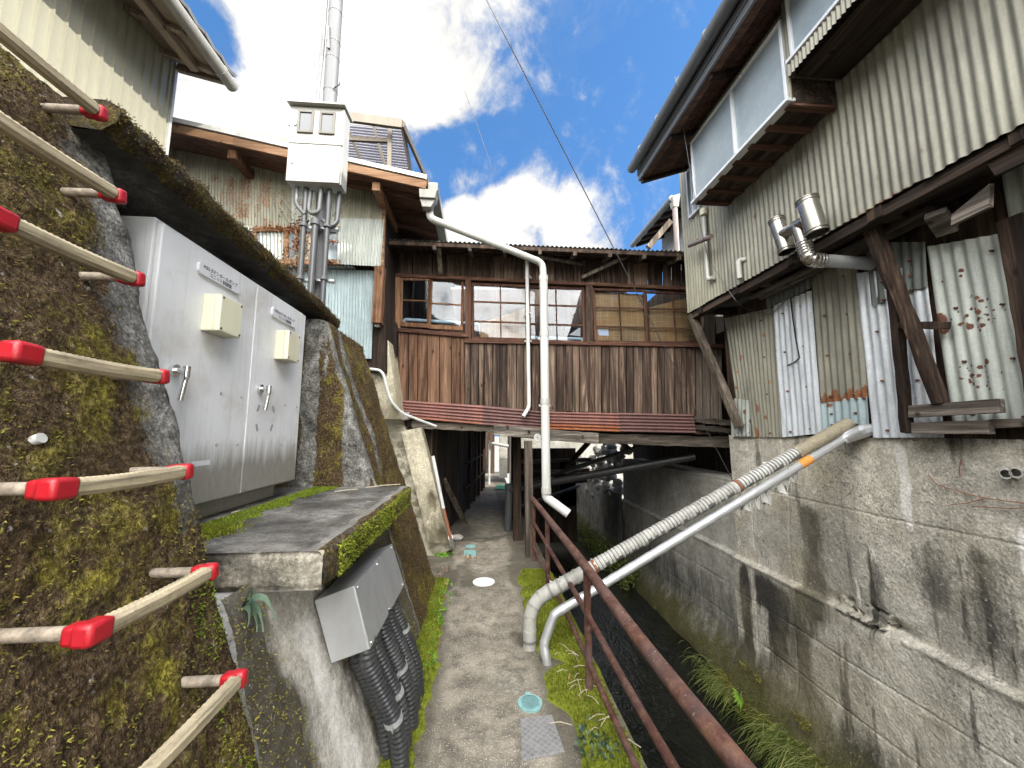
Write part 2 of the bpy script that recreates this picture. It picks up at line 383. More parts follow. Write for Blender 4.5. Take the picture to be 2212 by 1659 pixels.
def mat_glass(name, tint=(.9, .95, 1.0), refl=.28, rough=.02, body=None):
    t = NT(name); t.N.remove(t.b)
    tr = t.N.new('ShaderNodeBsdfTransparent'); tr.inputs[0].default_value = (*tint, 1)
    gl = t.N.new('ShaderNodeBsdfGlossy'); gl.inputs['Roughness'].default_value = rough
    bn = t.N.new('ShaderNodeBump'); t.L(t.noise(1.7, 2), bn.inputs['Height']); bn.inputs['Strength'].default_value = .12; bn.inputs['Distance'].default_value = .02
    t.L(bn.outputs[0], gl.inputs['Normal'])
    fr = t.N.new('ShaderNodeFresnel'); fr.inputs[0].default_value = 1.5
    fac = t.math('ADD', t.math('MULTIPLY', fr.outputs[0], .9), refl, clamp=True)
    mx = t.N.new('ShaderNodeMixShader'); t.L(fac, mx.inputs[0]); t.L(tr.outputs[0], mx.inputs[1]); t.L(gl.outputs[0], mx.inputs[2]); t.L(mx.outputs[0], t.out.inputs[0])
    return t.m
def mat_frosted():
    t = NT('frosted_window_glass'); a = t.noise(1.2, 5, .6); b = t.noise(18, 4, .7)
    c = t.mix(t.ramp(a, [(.3, 0.0), (.7, 1.0)]), (.15, .19, .225), (.27, .315, .34))
    c = t.mix(t.ramp(b, [(.5, 0.0), (.8, .35)]), c, (.45, .46, .44))
    t.bump(t.math('ADD', a, t.math('MULTIPLY', b, .2)), .15, .02)
    return t.fin(c, t.ramp(b, [(.3, .28), (.7, .45)]), 0, .5, Coat_Weight=.25, Coat_Roughness=.12)
def mat_bamboo():
    t = NT('bamboo_reed'); v = t.map((4, 4, 150)); a = t.noise(1, 3, .6, v); b = t.noise(2.2, 3)
    c = t.ramp(a, [(.3, (.16, .085, .035)), (.55, (.34, .20, .09)), (.8, (.52, .36, .19))])
    c = t.mix(t.ramp(b, [(.4, 0.0), (.65, .55)]), c, (.46, .22, .07))
    x = t.sep()[0]; th = t.math('FRACT', t.math('MULTIPLY', x, 11.0))
    c = t.mix(t.ramp(th, [(.0, .6), (.07, 0.0)]), c, (.62, .52, .36))
    t.bump(a, .6, .004)
    return t.fin(c, .8, 0, .3)
def mat_cabinet():
    t = NT('cabinet_paint'); z = t.sep()[2]
    v = t.map((14, 14, 1.6)); a = t.noise(1, 5, .7, v); b = t.noise(5, 5, .65); d = t.noise(40, 4, .7, t.map((1, 1, .35)))
    c = t.mix(t.ramp(b, [(.4, 0.0), (.75, .3)]), (.65, .66, .68), (.44, .435, .41))
    low = t.math('SUBTRACT', 1.62, z)                          # splash dirt rising from the ledge, worn edge
    lm = t.math('MULTIPLY', t.math('ADD', t.math('MULTIPLY', low, 3.6), t.math('MULTIPLY', t.math('SUBTRACT', a, .5), 1.1)), 1.0)
    lm = t.ramp(lm, [(.08, 0.0), (.6, .9)])
    c = t.mix(lm, c, t.mix(d, (.09, .085, .07), (.27, .25, .21)))
    c = t.mix(t.ramp(t.noise(2.6, 5, .65), [(.52, 0.0), (.70, .5)]), c, (.36, .325, .26)); c = t.mix(t.ramp(t.noise(1, 5, .7, t.map((26, 26, 1.1))), [(.55, 0.0), (.72, .35)]), c, (.30, .28, .24))
    c = t.mix(t.ramp(d, [(.66, 0.0), (.74, .4)]), c, (.25, .24, .21))
    t.bump(d, .08, .002)
    return t.fin(c, .42, 0, .45)
def mat_rubble():
    t = NT('rubble_mortar'); v = t.vor(9, t.map((1, 1, 1.2)), 'F1', 0); col = t.vor(9, t.map((1, 1, 1.2)), 'F1', 1)
    g = t.sep(col)[0]; n = t.noise(16, 5, .7)
    c = t.mix(g, (.20, .18, .13), (.44, .41, .33)); c = t.mix(t.ramp(n, [(.35, .7), (.6, 0.0)]), c, (.10, .085, .05))
    c = t.mix(t.ramp(v, [(.45, 0.0), (.7, .8)]), c, (.36, .33, .25))
    t.bump(t.math('SUBTRACT', t.math('MULTIPLY', n, .4), v), 1.0, .04)
    return t.fin(c, .9, 0, .2)
def mat_checker():
    t = NT('checker_plate_steel'); p = t.map((1, 1, 1), rot=(0, 0, R(45)))
    x, y, _ = t.sep(p); g = lambda s: t.math('ABSOLUTE', t.math('SUBTRACT', t.math('FRACT', t.math('MULTIPLY', s, 36.0)), .5))
    e = t.math('MINIMUM', g(x), g(y)); ln = t.ramp(e, [(.05, 1.0), (.13, 0.0)])
    n = t.noise(22, 4, .7)
    c = t.mix(t.ramp(n, [(.3, 0.0), (.7, 1.0)]), (.17, .17, .18), (.28, .275, .28)); c = t.mix(t.math('MULTIPLY', ln, .6), c, (.38, .36, .32))
    t.bump(t.math('ADD', ln, t.math('MULTIPLY', n, .3)), .7, .006)
    return t.fin(c, .6, .3)
M = {}
M['moss_wall'] = mat_moss_wall()
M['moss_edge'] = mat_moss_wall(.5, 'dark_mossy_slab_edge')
M['moss'] = mat_moss('moss_leaf', ((.04, .046, .005), (.125, .145, .013), (.27, .31, .036)))
M['moss_dark'] = mat_moss('moss_dark_leaf', ((.022, .013, .006), (.075, .048, .018), (.17, .13, .035)))
M['moss_bright'] = mat_moss('moss_bright_leaf', ((.04, .055, .004), (.12, .17, .012), (.26, .32, .04)))
M['moss_olive'] = mat_moss('moss_olive_leaf', ((.05, .042, .009), (.135, .118, .022), (.26, .235, .05)))
M['grass'] = mat_moss('grass_blade', ((.03, .045, .008), (.09, .13, .02), (.26, .26, .10)))
M['leaf'] = mat_moss('green_leaf', ((.05, .12, .012), (.12, .27, .03), (.25, .42, .06)))
M['dry'] = mat_moss('dry_leaf', ((.10, .05, .025), (.25, .13, .06), (.42, .30, .18)))
M['fern'] = mat_moss('strap_leaf', ((.015, .03, .018), (.04, .075, .045), (.16, .22, .16)))
M['wall'] = mat_concrete('canal_concrete', (.31, .29, .245), (.58, .55, .475), (.020, .018, .015), peb=.9, algae=-.80, bmp=.6, grime=.85, ochre=.35)
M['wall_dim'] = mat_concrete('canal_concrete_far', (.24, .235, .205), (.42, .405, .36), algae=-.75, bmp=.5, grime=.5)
M['ledge'] = mat_concrete('ledge_concrete', (.11, .104, .094), (.27, .255, .235), sc=2, grime=.7)
M['slab'] = mat_concrete('slab_concrete', (.15, .14, .11), (.36, .33, .27), sc=2.2, peb=.5, grime=.8)
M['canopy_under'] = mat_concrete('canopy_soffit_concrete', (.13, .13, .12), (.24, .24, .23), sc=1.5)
M['bloom'] = mat_concrete('limewashed_concrete', (.36, .34, .30), (.55, .52, .47), (.045, .038, .026), sc=1.6, grime=.6)
M['cream_block'] = mat_concrete('cream_concrete', (.40, .36, .26), (.58, .53, .41), (.10, .085, .05), sc=1.8, grime=.5)
M['rubble'] = mat_rubble()
M['path'] = mat_path()
M['rail'] = mat_rust_pipe()
M['water'] = mat_water()
M['pane'] = mat_glass('old_window_pane', refl=.0)
M['pane_clear'] = mat_glass('clean_window_pane', refl=-.02)
M['frost'] = mat_frosted()
M['bamboo'] = mat_bamboo()
M['cabinet'] = mat_cabinet()
M['checker'] = mat_checker()
M['boards'] = wood('weathered_boards', (.014, .0085, .006), (.085, .051, .036), (.34, .25, .18))
M['boards_warm'] = wood('warm_cedar_boards', (.028, .013, .008), (.115, .056, .032), (.29, .18, .11), contrast=.8)
M['frame'] = wood('dark_window_frame', (.022, .009, .006), (.075, .032, .02), (.17, .09, .055), contrast=.5)
M['frame_x'] = wood('dark_rail_wood', (.022, .009, .006), (.075, .033, .021), (.19, .105, .066), axis='x', contrast=.5)
M['frame_lit'] = wood('sunlit_orange_wood', (.045, .02, .01), (.15, .07, .036), (.33, .20, .115), contrast=.3)  # frame wood with sun put into its colour; serves other orange timbers
M['timber'] = wood('grey_timber', (.05, .038, .028), (.16, .13, .10), (.34, .29, .235))
M['timber_x'] = wood('shaded_timber_beam', (.03, .023, .017), (.12, .10, .078), (.27, .235, .19), axis='x')  # beam grey darkened to carry the shade under the house
M['timber_pale'] = wood('pale_splice_plank', (.05, .042, .034), (.20, .175, .145), (.42, .38, .32), axis='x')
M['timber_y'] = wood('grey_timber_plank', (.045, .036, .03), (.16, .135, .115), (.30, .265, .23), axis='y')
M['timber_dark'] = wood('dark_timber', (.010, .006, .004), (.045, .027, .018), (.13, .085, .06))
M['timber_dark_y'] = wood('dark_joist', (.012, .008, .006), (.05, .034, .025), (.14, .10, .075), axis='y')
M['bargeboard'] = wood('bargeboard_wood', (.10, .05, .025), (.26, .15, .085), (.44, .32, .21), axis='x', contrast=.4)
M['black'] = plain('black_tear', (.012, .010, .009), .95, 0, .2)  # near-black base colour for the torn seam
M['corr_green'] = corr('green_grey_iron', (.25, .242, .19), (.135, .13, .103), metal=.15)
M['corr_cream'] = corr('cream_grey_iron', (.30, .288, .21), (.175, .17, .13), metal=.1)
M['corr_pale'] = corr('pale_iron', (.42, .445, .41), (.27, .295, .27), rust=(.13, .045, .03), metal=.15)
M['corr_silver'] = corr('silver_iron', (.64, .67, .70), (.40, .43, .47), rough=.42, metal=.3)
M['corr_blue'] = corr('blue_grey_iron', (.34, .42, .44), (.26, .33, .345), metal=.05)
M['corr_dark'] = corr('dark_iron', (.13, .145, .135), (.075, .085, .08), metal=.15)
M['corr_purple'] = corr('purple_brown_iron', (.15, .07, .062), (.085, .045, .042), rust=(.26, .10, .05), metal=.0, rough=.7)
M['corr_red'] = corr('rusty_red_iron', (.24, .10, .08), (.13, .06, .05), rust=(.30, .10, .045), metal=.0, rough=.7)
M['siding'] = plain('cream_siding', (.26, .25, .188), .5, 0, .3, 4)
M['soffit'] = wood('soffit_wood', (.10, .075, .055), (.22, .17, .13), (.36, .30, .235), axis='y', contrast=.2)
M['soffit_dark'] = wood('dark_soffit_wood', (.03, .014, .010), (.10, .05, .034), (.2, .11, .08), axis='x', contrast=.4)
M['gutter'] = plain('aged_gutter', (.20, .193, .172), .55, 0, .4)
M['gutter_dark'] = plain('slate_gutter', (.12, .13, .145), .45, 0, .3)
M['trim_white'] = plain('white_trim', (.42, .42, .405), .45, 0, .2)
M['alu'] = plain('white_aluminium', (.68, .70, .72), .35, .2, .2)
M['bronze'] = plain('bronze_aluminium', (.085, .068, .048), .45, .25, .15)
M['bronze_dark'] = plain('bronze_dark_aluminium', (.15, .125, .10), .45, .25, .1)
M['poly'] = plain('polycarbonate_sheet', (.15, .152, .19), .45, 0, .1)
M['pvc'] = plain('grey_pvc', (.43, .43, .40), .45, 0, .3)
M['pvc_light'] = plain('pale_pvc', (.52, .525, .505), .35, 0, .22)
M['pvc_blue'] = plain('bluish_pvc', (.42, .47, .47), .4, 0, .2)
M['pvc_dark'] = plain('black_pipe', (.03, .03, .032), .35, 0, .2)
M['pipe_brown'] = plain('brown_downpipe', (.16, .12, .11), .5, 0, .3)
M['conduit'] = plain('black_conduit', (.025, .027, .03), .42, 0, .25, dcol=(.16, .15, .13))
M['hose'] = plain('grey_hose', (.10, .105, .105), .5, 0, .2)
M['dark_glass'] = plain('meter_glass', (.03, .035, .042), .12, 0, .1)
M['conduit_grey'] = plain('grey_conduit', (.06, .063, .067), .4, 0, .2)
M['steel'] = plain('brushed_steel', (.52, .53, .54), .38, .6, .35, 6)
M['steel_bright'] = plain('polished_flue', (.42, .40, .36), .30, .95, .25, 7)
M['galv'] = plain('galvanised_pole', (.085, .089, .096), .6, 0, .35, 8)
M['meter'] = plain('meter_box_paint', (.29, .287, .265), .4, 0, .12, 4)
M['meter_grey'] = plain('grey_window_frame', (.075, .068, .055), .5, 0, .15)
M['cover_box'] = plain('cream_plastic_box', (.64, .62, .47), .42, 0, .18, 6)
M['chrome'] = plain('chrome_handle', (.70, .70, .69), .18, .95, .1)
M['sign'] = plain('sign_plastic', (.62, .63, .66), .4, 0, .2, 8)
M['ink'] = plain('sign_ink', (.09, .09, .11), .6, 0, .1)
M['sticker'] = plain('grey_tape', (.27, .27, .27), .6, 0, .2)
def mat_rung(name, col):
    t = NT(name); a = t.noise(1, 5, .7, t.map((42, 4, 60))); b = t.noise(30, 4, .7); c = t.ramp(a, [(.3, tuple(x * .35 for x in col)), (.5, tuple(x * .8 for x in col)), (.7, tuple(min(1, x * 1.25) for x in col))])
    c = t.mix(t.ramp(b, [(.55, 0.0), (.75, .6)]), c, (.13, .10, .07)); t.bump(b, .4, .003); return t.fin(c, .6, 0, .35)
M['rung'] = mat_rung('beige_rung_plastic', (.44, .37, .25))
M['rung_leg'] = mat_rung('worn_rung_leg', (.30, .25, .195))
M['red'] = plain('red_reflector', (.38, .010, .018), .42, 0, .45, 20, .2, (.16, .01, .02), streak=False)
M['teal'] = plain('teal_iron_cover', (.22, .42, .42), .6, 0, .5, 20, .4)
M['white_disc'] = plain('white_marker_plate', (.72, .72, .69), .5, 0, .12)
def mat_tape():
    t = NT('pipe_tape_turns'); r = t.attr('rnd'); b = t.noise(18, 5, .7)
    c = t.ramp(r, [(0, (.12, .12, .115)), (.35, (.30, .295, .27)), (.6, (.17, .17, .165)), (1, (.46, .44, .37))]); c = t.mix(t.ramp(b, [(.4, .6), (.62, 0.0)]), c, (.11, .10, .08))
    t.bump(b, .5, .006); return t.fin(c, .6, 0, .35)
M['tape'] = mat_tape()
M['wrap_dark'] = plain('old_pipe_lagging', (.10, .10, .10), .6, 0, .4, 14, .4)
M['wrap'] = plain('weathered_pipe_tape', (.34, .335, .31), .55, 0, .6, 14, .4, (.13, .12, .10))
M['wrap_tan'] = plain('tan_pipe_tape', (.25, .215, .15), .6, 0, .5, 14, .4, (.10, .085, .06))
M['foil'] = plain('foil_pipe_jacket', (.48, .49, .50), .36, .55, .25, 12, .4)
M['orange'] = plain('orange_tape', (.62, .24, .04), .5, 0, .2)
M['rustband'] = plain('rusty_band', (.20, .07, .03), .8, 0, .3)
M['wire'] = plain('grey_wire', (.10, .10, .105), .5, .3, .1)
M['plaster'] = mat_concrete('grey_plaster', (.32, .32, .29), (.46, .46, .42), sc=2)
M['stone'] = mat_concrete('round_stone', (.22, .21, .19), (.42, .40, .36), sc=4)
M['paper'] = plain('white_paper', (.62, .62, .66), .7, 0, .1)
M['floor_dim'] = mat_concrete('tunnel_wall_plaster', (.30, .29, .25), (.45, .43, .38), sc=2)
M['twig'] = plain('pale_twig', (.42, .36, .26), .9, 0, .3)
M['ivy'] = mat_moss('withered_ivy', ((.08, .028, .016), (.19, .075, .035), (.30, .155, .075)))
M['tile'] = plain('slate_roof', (.11, .115, .12), .6, 0, .3)
# ------------------------------------------------------------------ scatter helper (moss leaves, grass)
def tufts(P, N, h, wd, lean=.6, blades=3, seed=1, bias=None):
    """many little leaf blades rooted at P, growing along N"""
    g = np.random.default_rng(seed); n = len(P); out = MB()
    P = np.repeat(P, blades, 0); N = np.repeat(N, blades, 0); hh = np.repeat(np.broadcast_to(h, n) if np.isscalar(h) else h, blades)
    k = len(P); j = g.normal(0, 1, (k, 3)); d = N + j * lean
    if bias is not None: d = d + np.array(bias)
    d /= np.linalg.norm(d, axis=1)[:, None]
    s = np.cross(d, g.normal(0, 1, (k, 3))); s /= np.linalg.norm(s, axis=1)[:, None] + 1e-9
    hh = hh * g.uniform(.5, 1.3, k); ww = wd * g.uniform(.6, 1.3, k)
    b0 = P - s * ww[:, None]; b1 = P + s * ww[:, None]; m = P + d * (hh * .6)[:, None]; tp = P + d * hh[:, None]
    tp[:, 2] -= 0
    vs = np.stack([b0, b1, m + s * ww[:, None] * .7, tp, m - s * ww[:, None] * .7], 1).reshape(-1, 3)
    o = np.arange(k)[:, None] * 5
    out.v.append(vs); out.n = len(vs); r = np.repeat(np.repeat(g.uniform(0, 1, n), blades) * .7 + g.uniform(0, .3, k), 5)
    out.r.append(r); out.w.append(np.zeros(len(vs)))
    out.f = (o + np.array([0, 1, 2, 3, 4])[None, :]).tolist()
    return out
# ------------------------------------------------------------------ ground, path, canal
def irregular(y, seed, amp, s=2.2): 
    y = np.asarray(y, dtype=float).ravel()
    return (fbm(np.stack([y, y * 0 + seed, y * 0], -1), s, 4, seed) - .5) * 2 * amp
def path_edge_l(y): return -0.30 + irregular(y, 3, .09) - .02 * (y - 2.5)
def path_edge_r(y): return 0.425 + irregular(y, 8, .07)
xs = np.linspace(-1.0, .83, 150); ys = np.concatenate([np.linspace(-3, 1.2, 40), np.linspace(1.22, 6.5, 420), np.linspace(6.6, 16, 60)])
X_, Y_ = np.meshgrid(xs, ys, indexing='ij'); q = np.stack([X_, Y_, X_ * 0], -1).reshape(-1, 3)
zz = (fbm(q, 3, 3, 2) - .5) * .012 + (fbm(q, 22, 3, 5) - .5) * .004
edge = np.minimum(X_.reshape(-1) - path_edge_l(q[:, 1]), path_edge_r(q[:, 1]) - X_.reshape(-1))
wet = .6 * (1 - sstep(-.02, .12, edge)) + .5 * sstep(4.2, 4.6, q[:, 1]) * (1 - sstep(5.0, 5.4, q[:, 1])) * (fbm(q, 3, 3, 9) > .5)
wet = np.maximum(wet, .7 * sstep(.52, .68, fbm(q, 1.7, 4, 14)))
wet = np.maximum(wet, .9 * np.exp(-((q[:, 0] + .26) ** 2 / .02 + (q[:, 1] - 6.6) ** 2 / .5)))
zz = np.where(q[:, 0] > .825, -.0, zz)
mb = MB(); mb.grid(np.stack([X_, Y_, zz.reshape(X_.shape)], -1), wet.reshape(X_.shape))
tag(obj('path', mb, M['path'], None, smooth=180), 'narrow concrete path with exposed gravel running under the bridge house', None, None, 'structure')
# wide earth sheet below everything
mb = MB(); n = 60; gx = np.linspace(-260, 260, n); gy = np.linspace(-260, 260, n); GX, GY = np.meshgrid(gx, gy, indexing='ij')
mb.grid(np.stack([GX, GY, GX * 0 - 2.0], -1)); tag(obj('ground', mb, M['ledge']), 'ground sheet below the canal', None, None, 'structure')
mb = MB(); gx = np.linspace(.80, 3.5, 40); gy = np.linspace(-4, 20, 160); GX, GY = np.meshgrid(gx, gy, indexing='ij')
mb.grid(np.stack([GX, GY, (fbm(np.stack([GX, GY * .5, GX * 0], -1).reshape(-1, 3), 4, 3) - .5).reshape(GX.shape) * .03 - 1.36], -1))
tag(obj('canal_water', mb, M['water'], None, smooth=180), 'black water in the narrow canal', None, None, 'structure')
# path-side canal bank wall
mb = MB(); gy = np.linspace(-3, 16, 260); gz = np.linspace(-1.6, -.004, 16); GY, GZ = np.meshgrid(gy, gz, indexing='ij')
q = np.stack([GY * 0 + .83, GY, GZ], -1); d = (fbm(q.reshape(-1, 3), 4, 4, 3) - .5).reshape(GY.shape) * .05
q[..., 0] += d; mb.grid(q[:, ::-1], np.full(GY.shape, .8)); top = []
single('bank_wall', mb, M['wall_dim'], 'dark damp concrete bank wall below the railing side of the path', 'wall', smooth=180)
# ---- moss carpets on both sides of the path
def moss_strip(x0, x1, y0, y1, hf, seed, nx, ny):
    xs = np.linspace(x0, x1, nx); ys = np.linspace(y0, y1, ny); A, B = np.meshgrid(xs, ys, indexing='ij')
    q = np.stack([A, B, A * 0], -1).reshape(-1, 3); h = hf(q)
    h = h + np.where(h > 0, (fbm(q, 26, 4, seed) - .45) * .022, 0); q[:, 2] = h
    return q.reshape(nx, ny, 3), q, h
carp = []
def hl(q):
    e = path_edge_l(q[:, 1]) - q[:, 0] + (fbm(q, 9, 3, 4) - .5) * .10
    return np.clip(sstep(-.01, .10, e) * .045 - .006, -.02, .05) * np.where(q[:, 1] > 4.3, sstep(4.75, 4.3, q[:, 1]), 1) - .004
def hr(q):
    e = np.minimum(q[:, 0] - path_edge_r(q[:, 1]), .835 - q[:, 0] + .02) + (fbm(q, 7, 4, 6) - .5) * .13
    bare = np.exp(-(((q[:, 0] - .52) / .20) ** 2 + ((q[:, 1] - 2.93) / .10) ** 2) * 2.2) + 1.0 * np.exp(-(((q[:, 0] - .34) / .17) ** 2 + ((q[:, 1] - 2.28) / .20) ** 4) * 1.0)
    far = sstep(4.95, 4.5, q[:, 1])
    return np.clip(sstep(.0, .12, e - bare * .28) * .05 * far - .007, -.02, .05)
allp = []
for (x0, x1, y0, y1, hf, sd, nx, ny) in ((-.62, -.12, -.5, 4.8, hl, 2, 80, 620), (.30, .835, -.5, 5.0, hr, 5, 90, 640)):
    g, q, h = moss_strip(x0, x1, y0, y1, hf, sd, nx, ny); mb = MB(); mb.grid(g)
    tag(obj('moss', mb, M['moss'], None, smooth=180), 'green moss carpet along the path edge', None, None, 'stuff')
    k = h > .006; q = q[k]; sel = RNG.choice(len(q), min(len(q), 26000)); p = q[sel] + RNG.normal(0, .004, (len(sel), 3)) * (1, 1, 0)
    allp.append(p)
p = np.concatenate(allp); nn = np.tile((0, 0, 1.0), (len(p), 1))
tag(obj('moss', tufts(p, nn, .019, .0020, .6, 2, 3), M['moss'], None), 'moss leaves on the path edges', None, None, 'stuff')
# small green weeds along the left wall foot, dead leaves
p = np.stack([RNG.uniform(-.46, -.34, 130), RNG.uniform(2.9, 4.45, 130), RNG.uniform(.02, .035, 130)], -1); p[:, 0] += RNG.normal(0, .03, 130)
tag(obj('weeds', tufts(p, np.tile((.3, 0, 1.), (len(p), 1)), .022, .007, .9, 7, 8), M['leaf'], None), 'small pale green weeds at the foot of the mossy wall', None, None, 'stuff')
p = np.stack([RNG.uniform(-.52, -.34, 70), RNG.uniform(3.0, 4.9, 70), np.full(70, .03)], -1)
p2 = np.stack([RNG.uniform(.52, .78, 40), RNG.uniform(2.0, 3.4, 40), np.full(40, .04)], -1)
p3 = np.stack([RNG.normal(-.16, .05, 50), RNG.normal(5.28, .05, 50), np.full(50, .02)], -1)
p = np.concatenate([p, p2, p3]); tag(obj('leaf_litter', tufts(p, np.tile((0, 0, .25), (len(p), 1)), .035, .009, 1.0, 1, 9), M['dry'], None), 'withered leaves scattered on the moss', None, None, 'stuff')
p = pZ(1022 + 0, 1128 - 0, 0); c0 = pZ(*z8(655, 280), .0); g = np.random.default_rng(3)
p = np.array(c0) + g.normal(0, .045, (40, 3)) * (1, 1, 0) + (0, 0, .01)
single('weed', tufts(p, np.tile((0, 0, 1.), (40, 1)), .04, .012, .9, 4, 2), M['leaf'], 'bright green clump of weed at the foot of the broken buttress', 'plant')
tw = MB()
for i in range(26):
    a = V(RNG.uniform(.5, .8), RNG.uniform(1.9, 3.2), .052); an = RNG.uniform(0, 6.3); l = RNG.uniform(.05, .14)
    tw.tube([a, a + V(math.cos(an) * l * .5, math.sin(an) * l * .5, .012), a + V(math.cos(an) * l, math.sin(an) * l, RNG.uniform(-.005, .01))], .0022, 5)
tag(obj('twigs', tw, M['twig']), 'dry twigs lying on the moss by the railing', None, None, 'stuff')
iv = np.array(pZ(*z8(1660, 1500), .04)) + g.normal(0, .055, (90, 3)) * (1, 1.4, .05)
tag(obj('ivy_leaves', tufts(iv, np.tile((0, 0, 1.), (90, 1)), .022, .012, 1.0, 3, 7), M['fern'], None), 'small grey-green ivy leaves creeping over the moss by the railing', None, None, 'stuff')
# ------------------------------------------------------------------ left retaining wall
def Xw(z): return -.47 - .34 * np.asarray(z, dtype=float)
NW = Vector((1, 0, .34)).normalized()
def wall_plan(y0, y1, s_end, ny, nend, near=False):
    """plan polyline (dx inward, y, nx, ny) for a battered wall with rounded corners"""
    out = []
    if near:
        for t in np.linspace(1, 0, nend): out.append((-.06 - t * s_end, y0, 0, -1))
        for a in np.linspace(90, 0, 6)[1:]: out.append((-.06 + .06 * math.cos(R(a)), y0 + .06 - .06 * math.sin(R(a)), math.cos(R(a)), -math.sin(R(a))))
        for t in np.linspace(0, 1, ny)[1:]: out.append((0, lerp(y0 + .06, y1, t), 1, 0))
    else:
        for t in np.linspace(0, 1, ny): out.append((0, lerp(y0, y1 - .05, t ** .8 if y0 < 0 else t), 1, 0))
        for a in np.linspace(0, 90, 6)[1:]: out.append((-.05 + .05 * math.cos(R(a)), y1 - .05 + .05 * math.sin(R(a)), math.cos(R(a)), math.sin(R(a))))
        for t in np.linspace(0, 1, nend)[1:]: out.append((-.05 - t * s_end, y1, 0, 1))
    return np.array(out)
def batter_wall(plan, z0, z1_, nz, amp, seed, wf):
    zs = np.linspace(z0, z1_, nz); n = len(plan)
    P = np.zeros((n, nz, 3)); P[..., 0] = plan[:, None, 0] + Xw(zs)[None, :]; P[..., 1] = plan[:, None, 1]; P[..., 2] = zs[None, :]
    q = P.reshape(-1, 3).copy(); w = wf(q)
    d = (fbm(q, 5, 5, seed) - .5) * amp * 2 + np.clip(w, 0, 1) * (fbm(q, 24, 4, seed + 3) - .4) * amp * .9
    nrm = np.zeros_like(P); nrm[..., 0] = plan[:, None, 2]; nrm[..., 1] = plan[:, None, 3]; nrm[..., 2] = .34 * plan[:, None, 2]
    P = P + nrm * d.reshape(n, nz)[..., None]
    return P, w.reshape(n, nz), nrm
def w_near(q):
    bare = sstep(1.14, 1.40, q[:, 1]) * sstep(1.10, 1.7, q[:, 2]) * .85
    bare = np.maximum(bare, sstep(1.36, 1.42, q[:, 1]) * (1 - sstep(1.0, 1.2, q[:, 2])) * .45)
    return .95 - bare + .25 * (fbm(q, 2.5, 3, 5) - .5)
pl = wall_plan(-3, 1.43, .9, 330, 18); P, W, NR = batter_wall(pl, -.1, 2.76, 330, .028, 2, w_near)
mb = MB(); mb.grid(P[:, ::1], W)
a = P[:, -1, :]; back = a.copy(); back[:, 0] = -2.6; mb.grid(np.stack([a, back], 1), np.full((len(a), 2), .9))
single('retaining_wall', mb, M['moss_wall'], 'tall leaning concrete wall thick with brown and green moss, carrying the step rungs', 'wall', smooth=180)
k = (P[..., 1] > .25); q = P[k]; n_ = NR[k]; w = W[k]; mask = (fbm(q, 3.2, 4, 21) + (fbm(q, 11, 3, 4) - .5) * .7)
pr = np.clip((w - .35) * 2, 0, 1)
sel = RNG.random(len(q)) < pr * .75; q1, n1, m1 = q[sel], n_[sel], mask[sel]
gr = m1 > .56
jit = lambda a: a + RNG.normal(0, .004, a.shape)
s1 = RNG.choice(np.where(gr)[0], min(15000, gr.sum())); s2 = RNG.choice(np.where(~gr)[0], min(9000, (~gr).sum()))
tag(obj('moss', tufts(jit(q1[s1]), n1[s1], .0075, .0018, .8, 2, 5, (0, 0, -.5)), M['moss_olive'], None), 'yellow-green moss cushions on the leaning wall', None, None, 'stuff')
tag(obj('moss', tufts(jit(q1[s2]), n1[s2], .0085, .0018, .9, 2, 6, (0, 0, -.5)), M['moss_dark'], None), 'brown moss on the leaning wall', None, None, 'stuff')
# bright moss along the lower right edge of the wall
kk = (P[..., 1] > 1.28) & (P[..., 2] > .35) & (P[..., 2] < 1.22); q = P[kk]; n_ = NR[kk]
sel = (fbm(q, 7, 3, 31) > .44); q, n_ = q[sel], n_[sel]; s = RNG.choice(len(q), min(9000, len(q)))
tag(obj('moss', tufts(jit(q[s]), n_[s], .0075, .0018, .8, 3, 8), M['moss_bright'], None), 'bright green moss down the wall corner', None, None, 'stuff')
# base wall under the ledge (lime bloom), far mossy wall
def w_base(q):
    n = fbm(q, 5, 4, 3) - .5
    return 1.15 * (1 - sstep(1.50, 1.72, q[:, 1] + n * .25 - .10 * (1 - q[:, 2]))) - .95 * np.exp(-((q[:, 1] - 1.80 - .13 * (1 - q[:, 2]) + n * .1) / .10) ** 2) * sstep(1.0, .75, q[:, 2]) + 1.3 * sstep(1.98, 2.15, q[:, 1] - .10 * (1 - q[:, 2]) + n * .2)
pl = np.array([(0, y, 1, 0) for y in np.linspace(1.40, 3.34, 130)]); P, W, NR = batter_wall(pl, -.1, 1.10, 110, .016, 7, w_base)
mb = MB(); mb.grid(P, W); single('plinth_wall', mb, M['bloom'], 'pale lime-streaked leaning concrete below the ledge, behind the cable box', 'wall', smooth=180)
kk = (W > .6); q = P[kk]; n_ = NR[kk]; s = RNG.choice(len(q), min(9000, len(q)))
tag(obj('moss', tufts(q[s] + RNG.normal(0, .004, (len(s), 3)), n_[s], .009, .002, .8, 2, 55, (0, 0, -.4)), M['moss_olive'], None), 'olive moss around the lime streak below the ledge', None, None, 'stuff')
def w_far(q):
    b = .95 * sstep(3.34, 3.46, q[:, 1]) 
    m = b - .75 * np.exp(-((q[:, 1] - 3.62 - .05 * np.sin(q[:, 2] * 5)) / .09) ** 2) * sstep(.9, 1.5, q[:, 2]) - .5 * sstep(4.25, 4.45, q[:, 1])
    return np.where(q[:, 1] < 3.335, -.05 + .25 * sstep(1.6, 1.2, q[:, 2]) + .9 * sstep(.50, .64, fbm(np.stack([q[:, 0] * 9, q[:, 1], q[:, 2] * 1.3], -1), 1, 5, 9)), m)
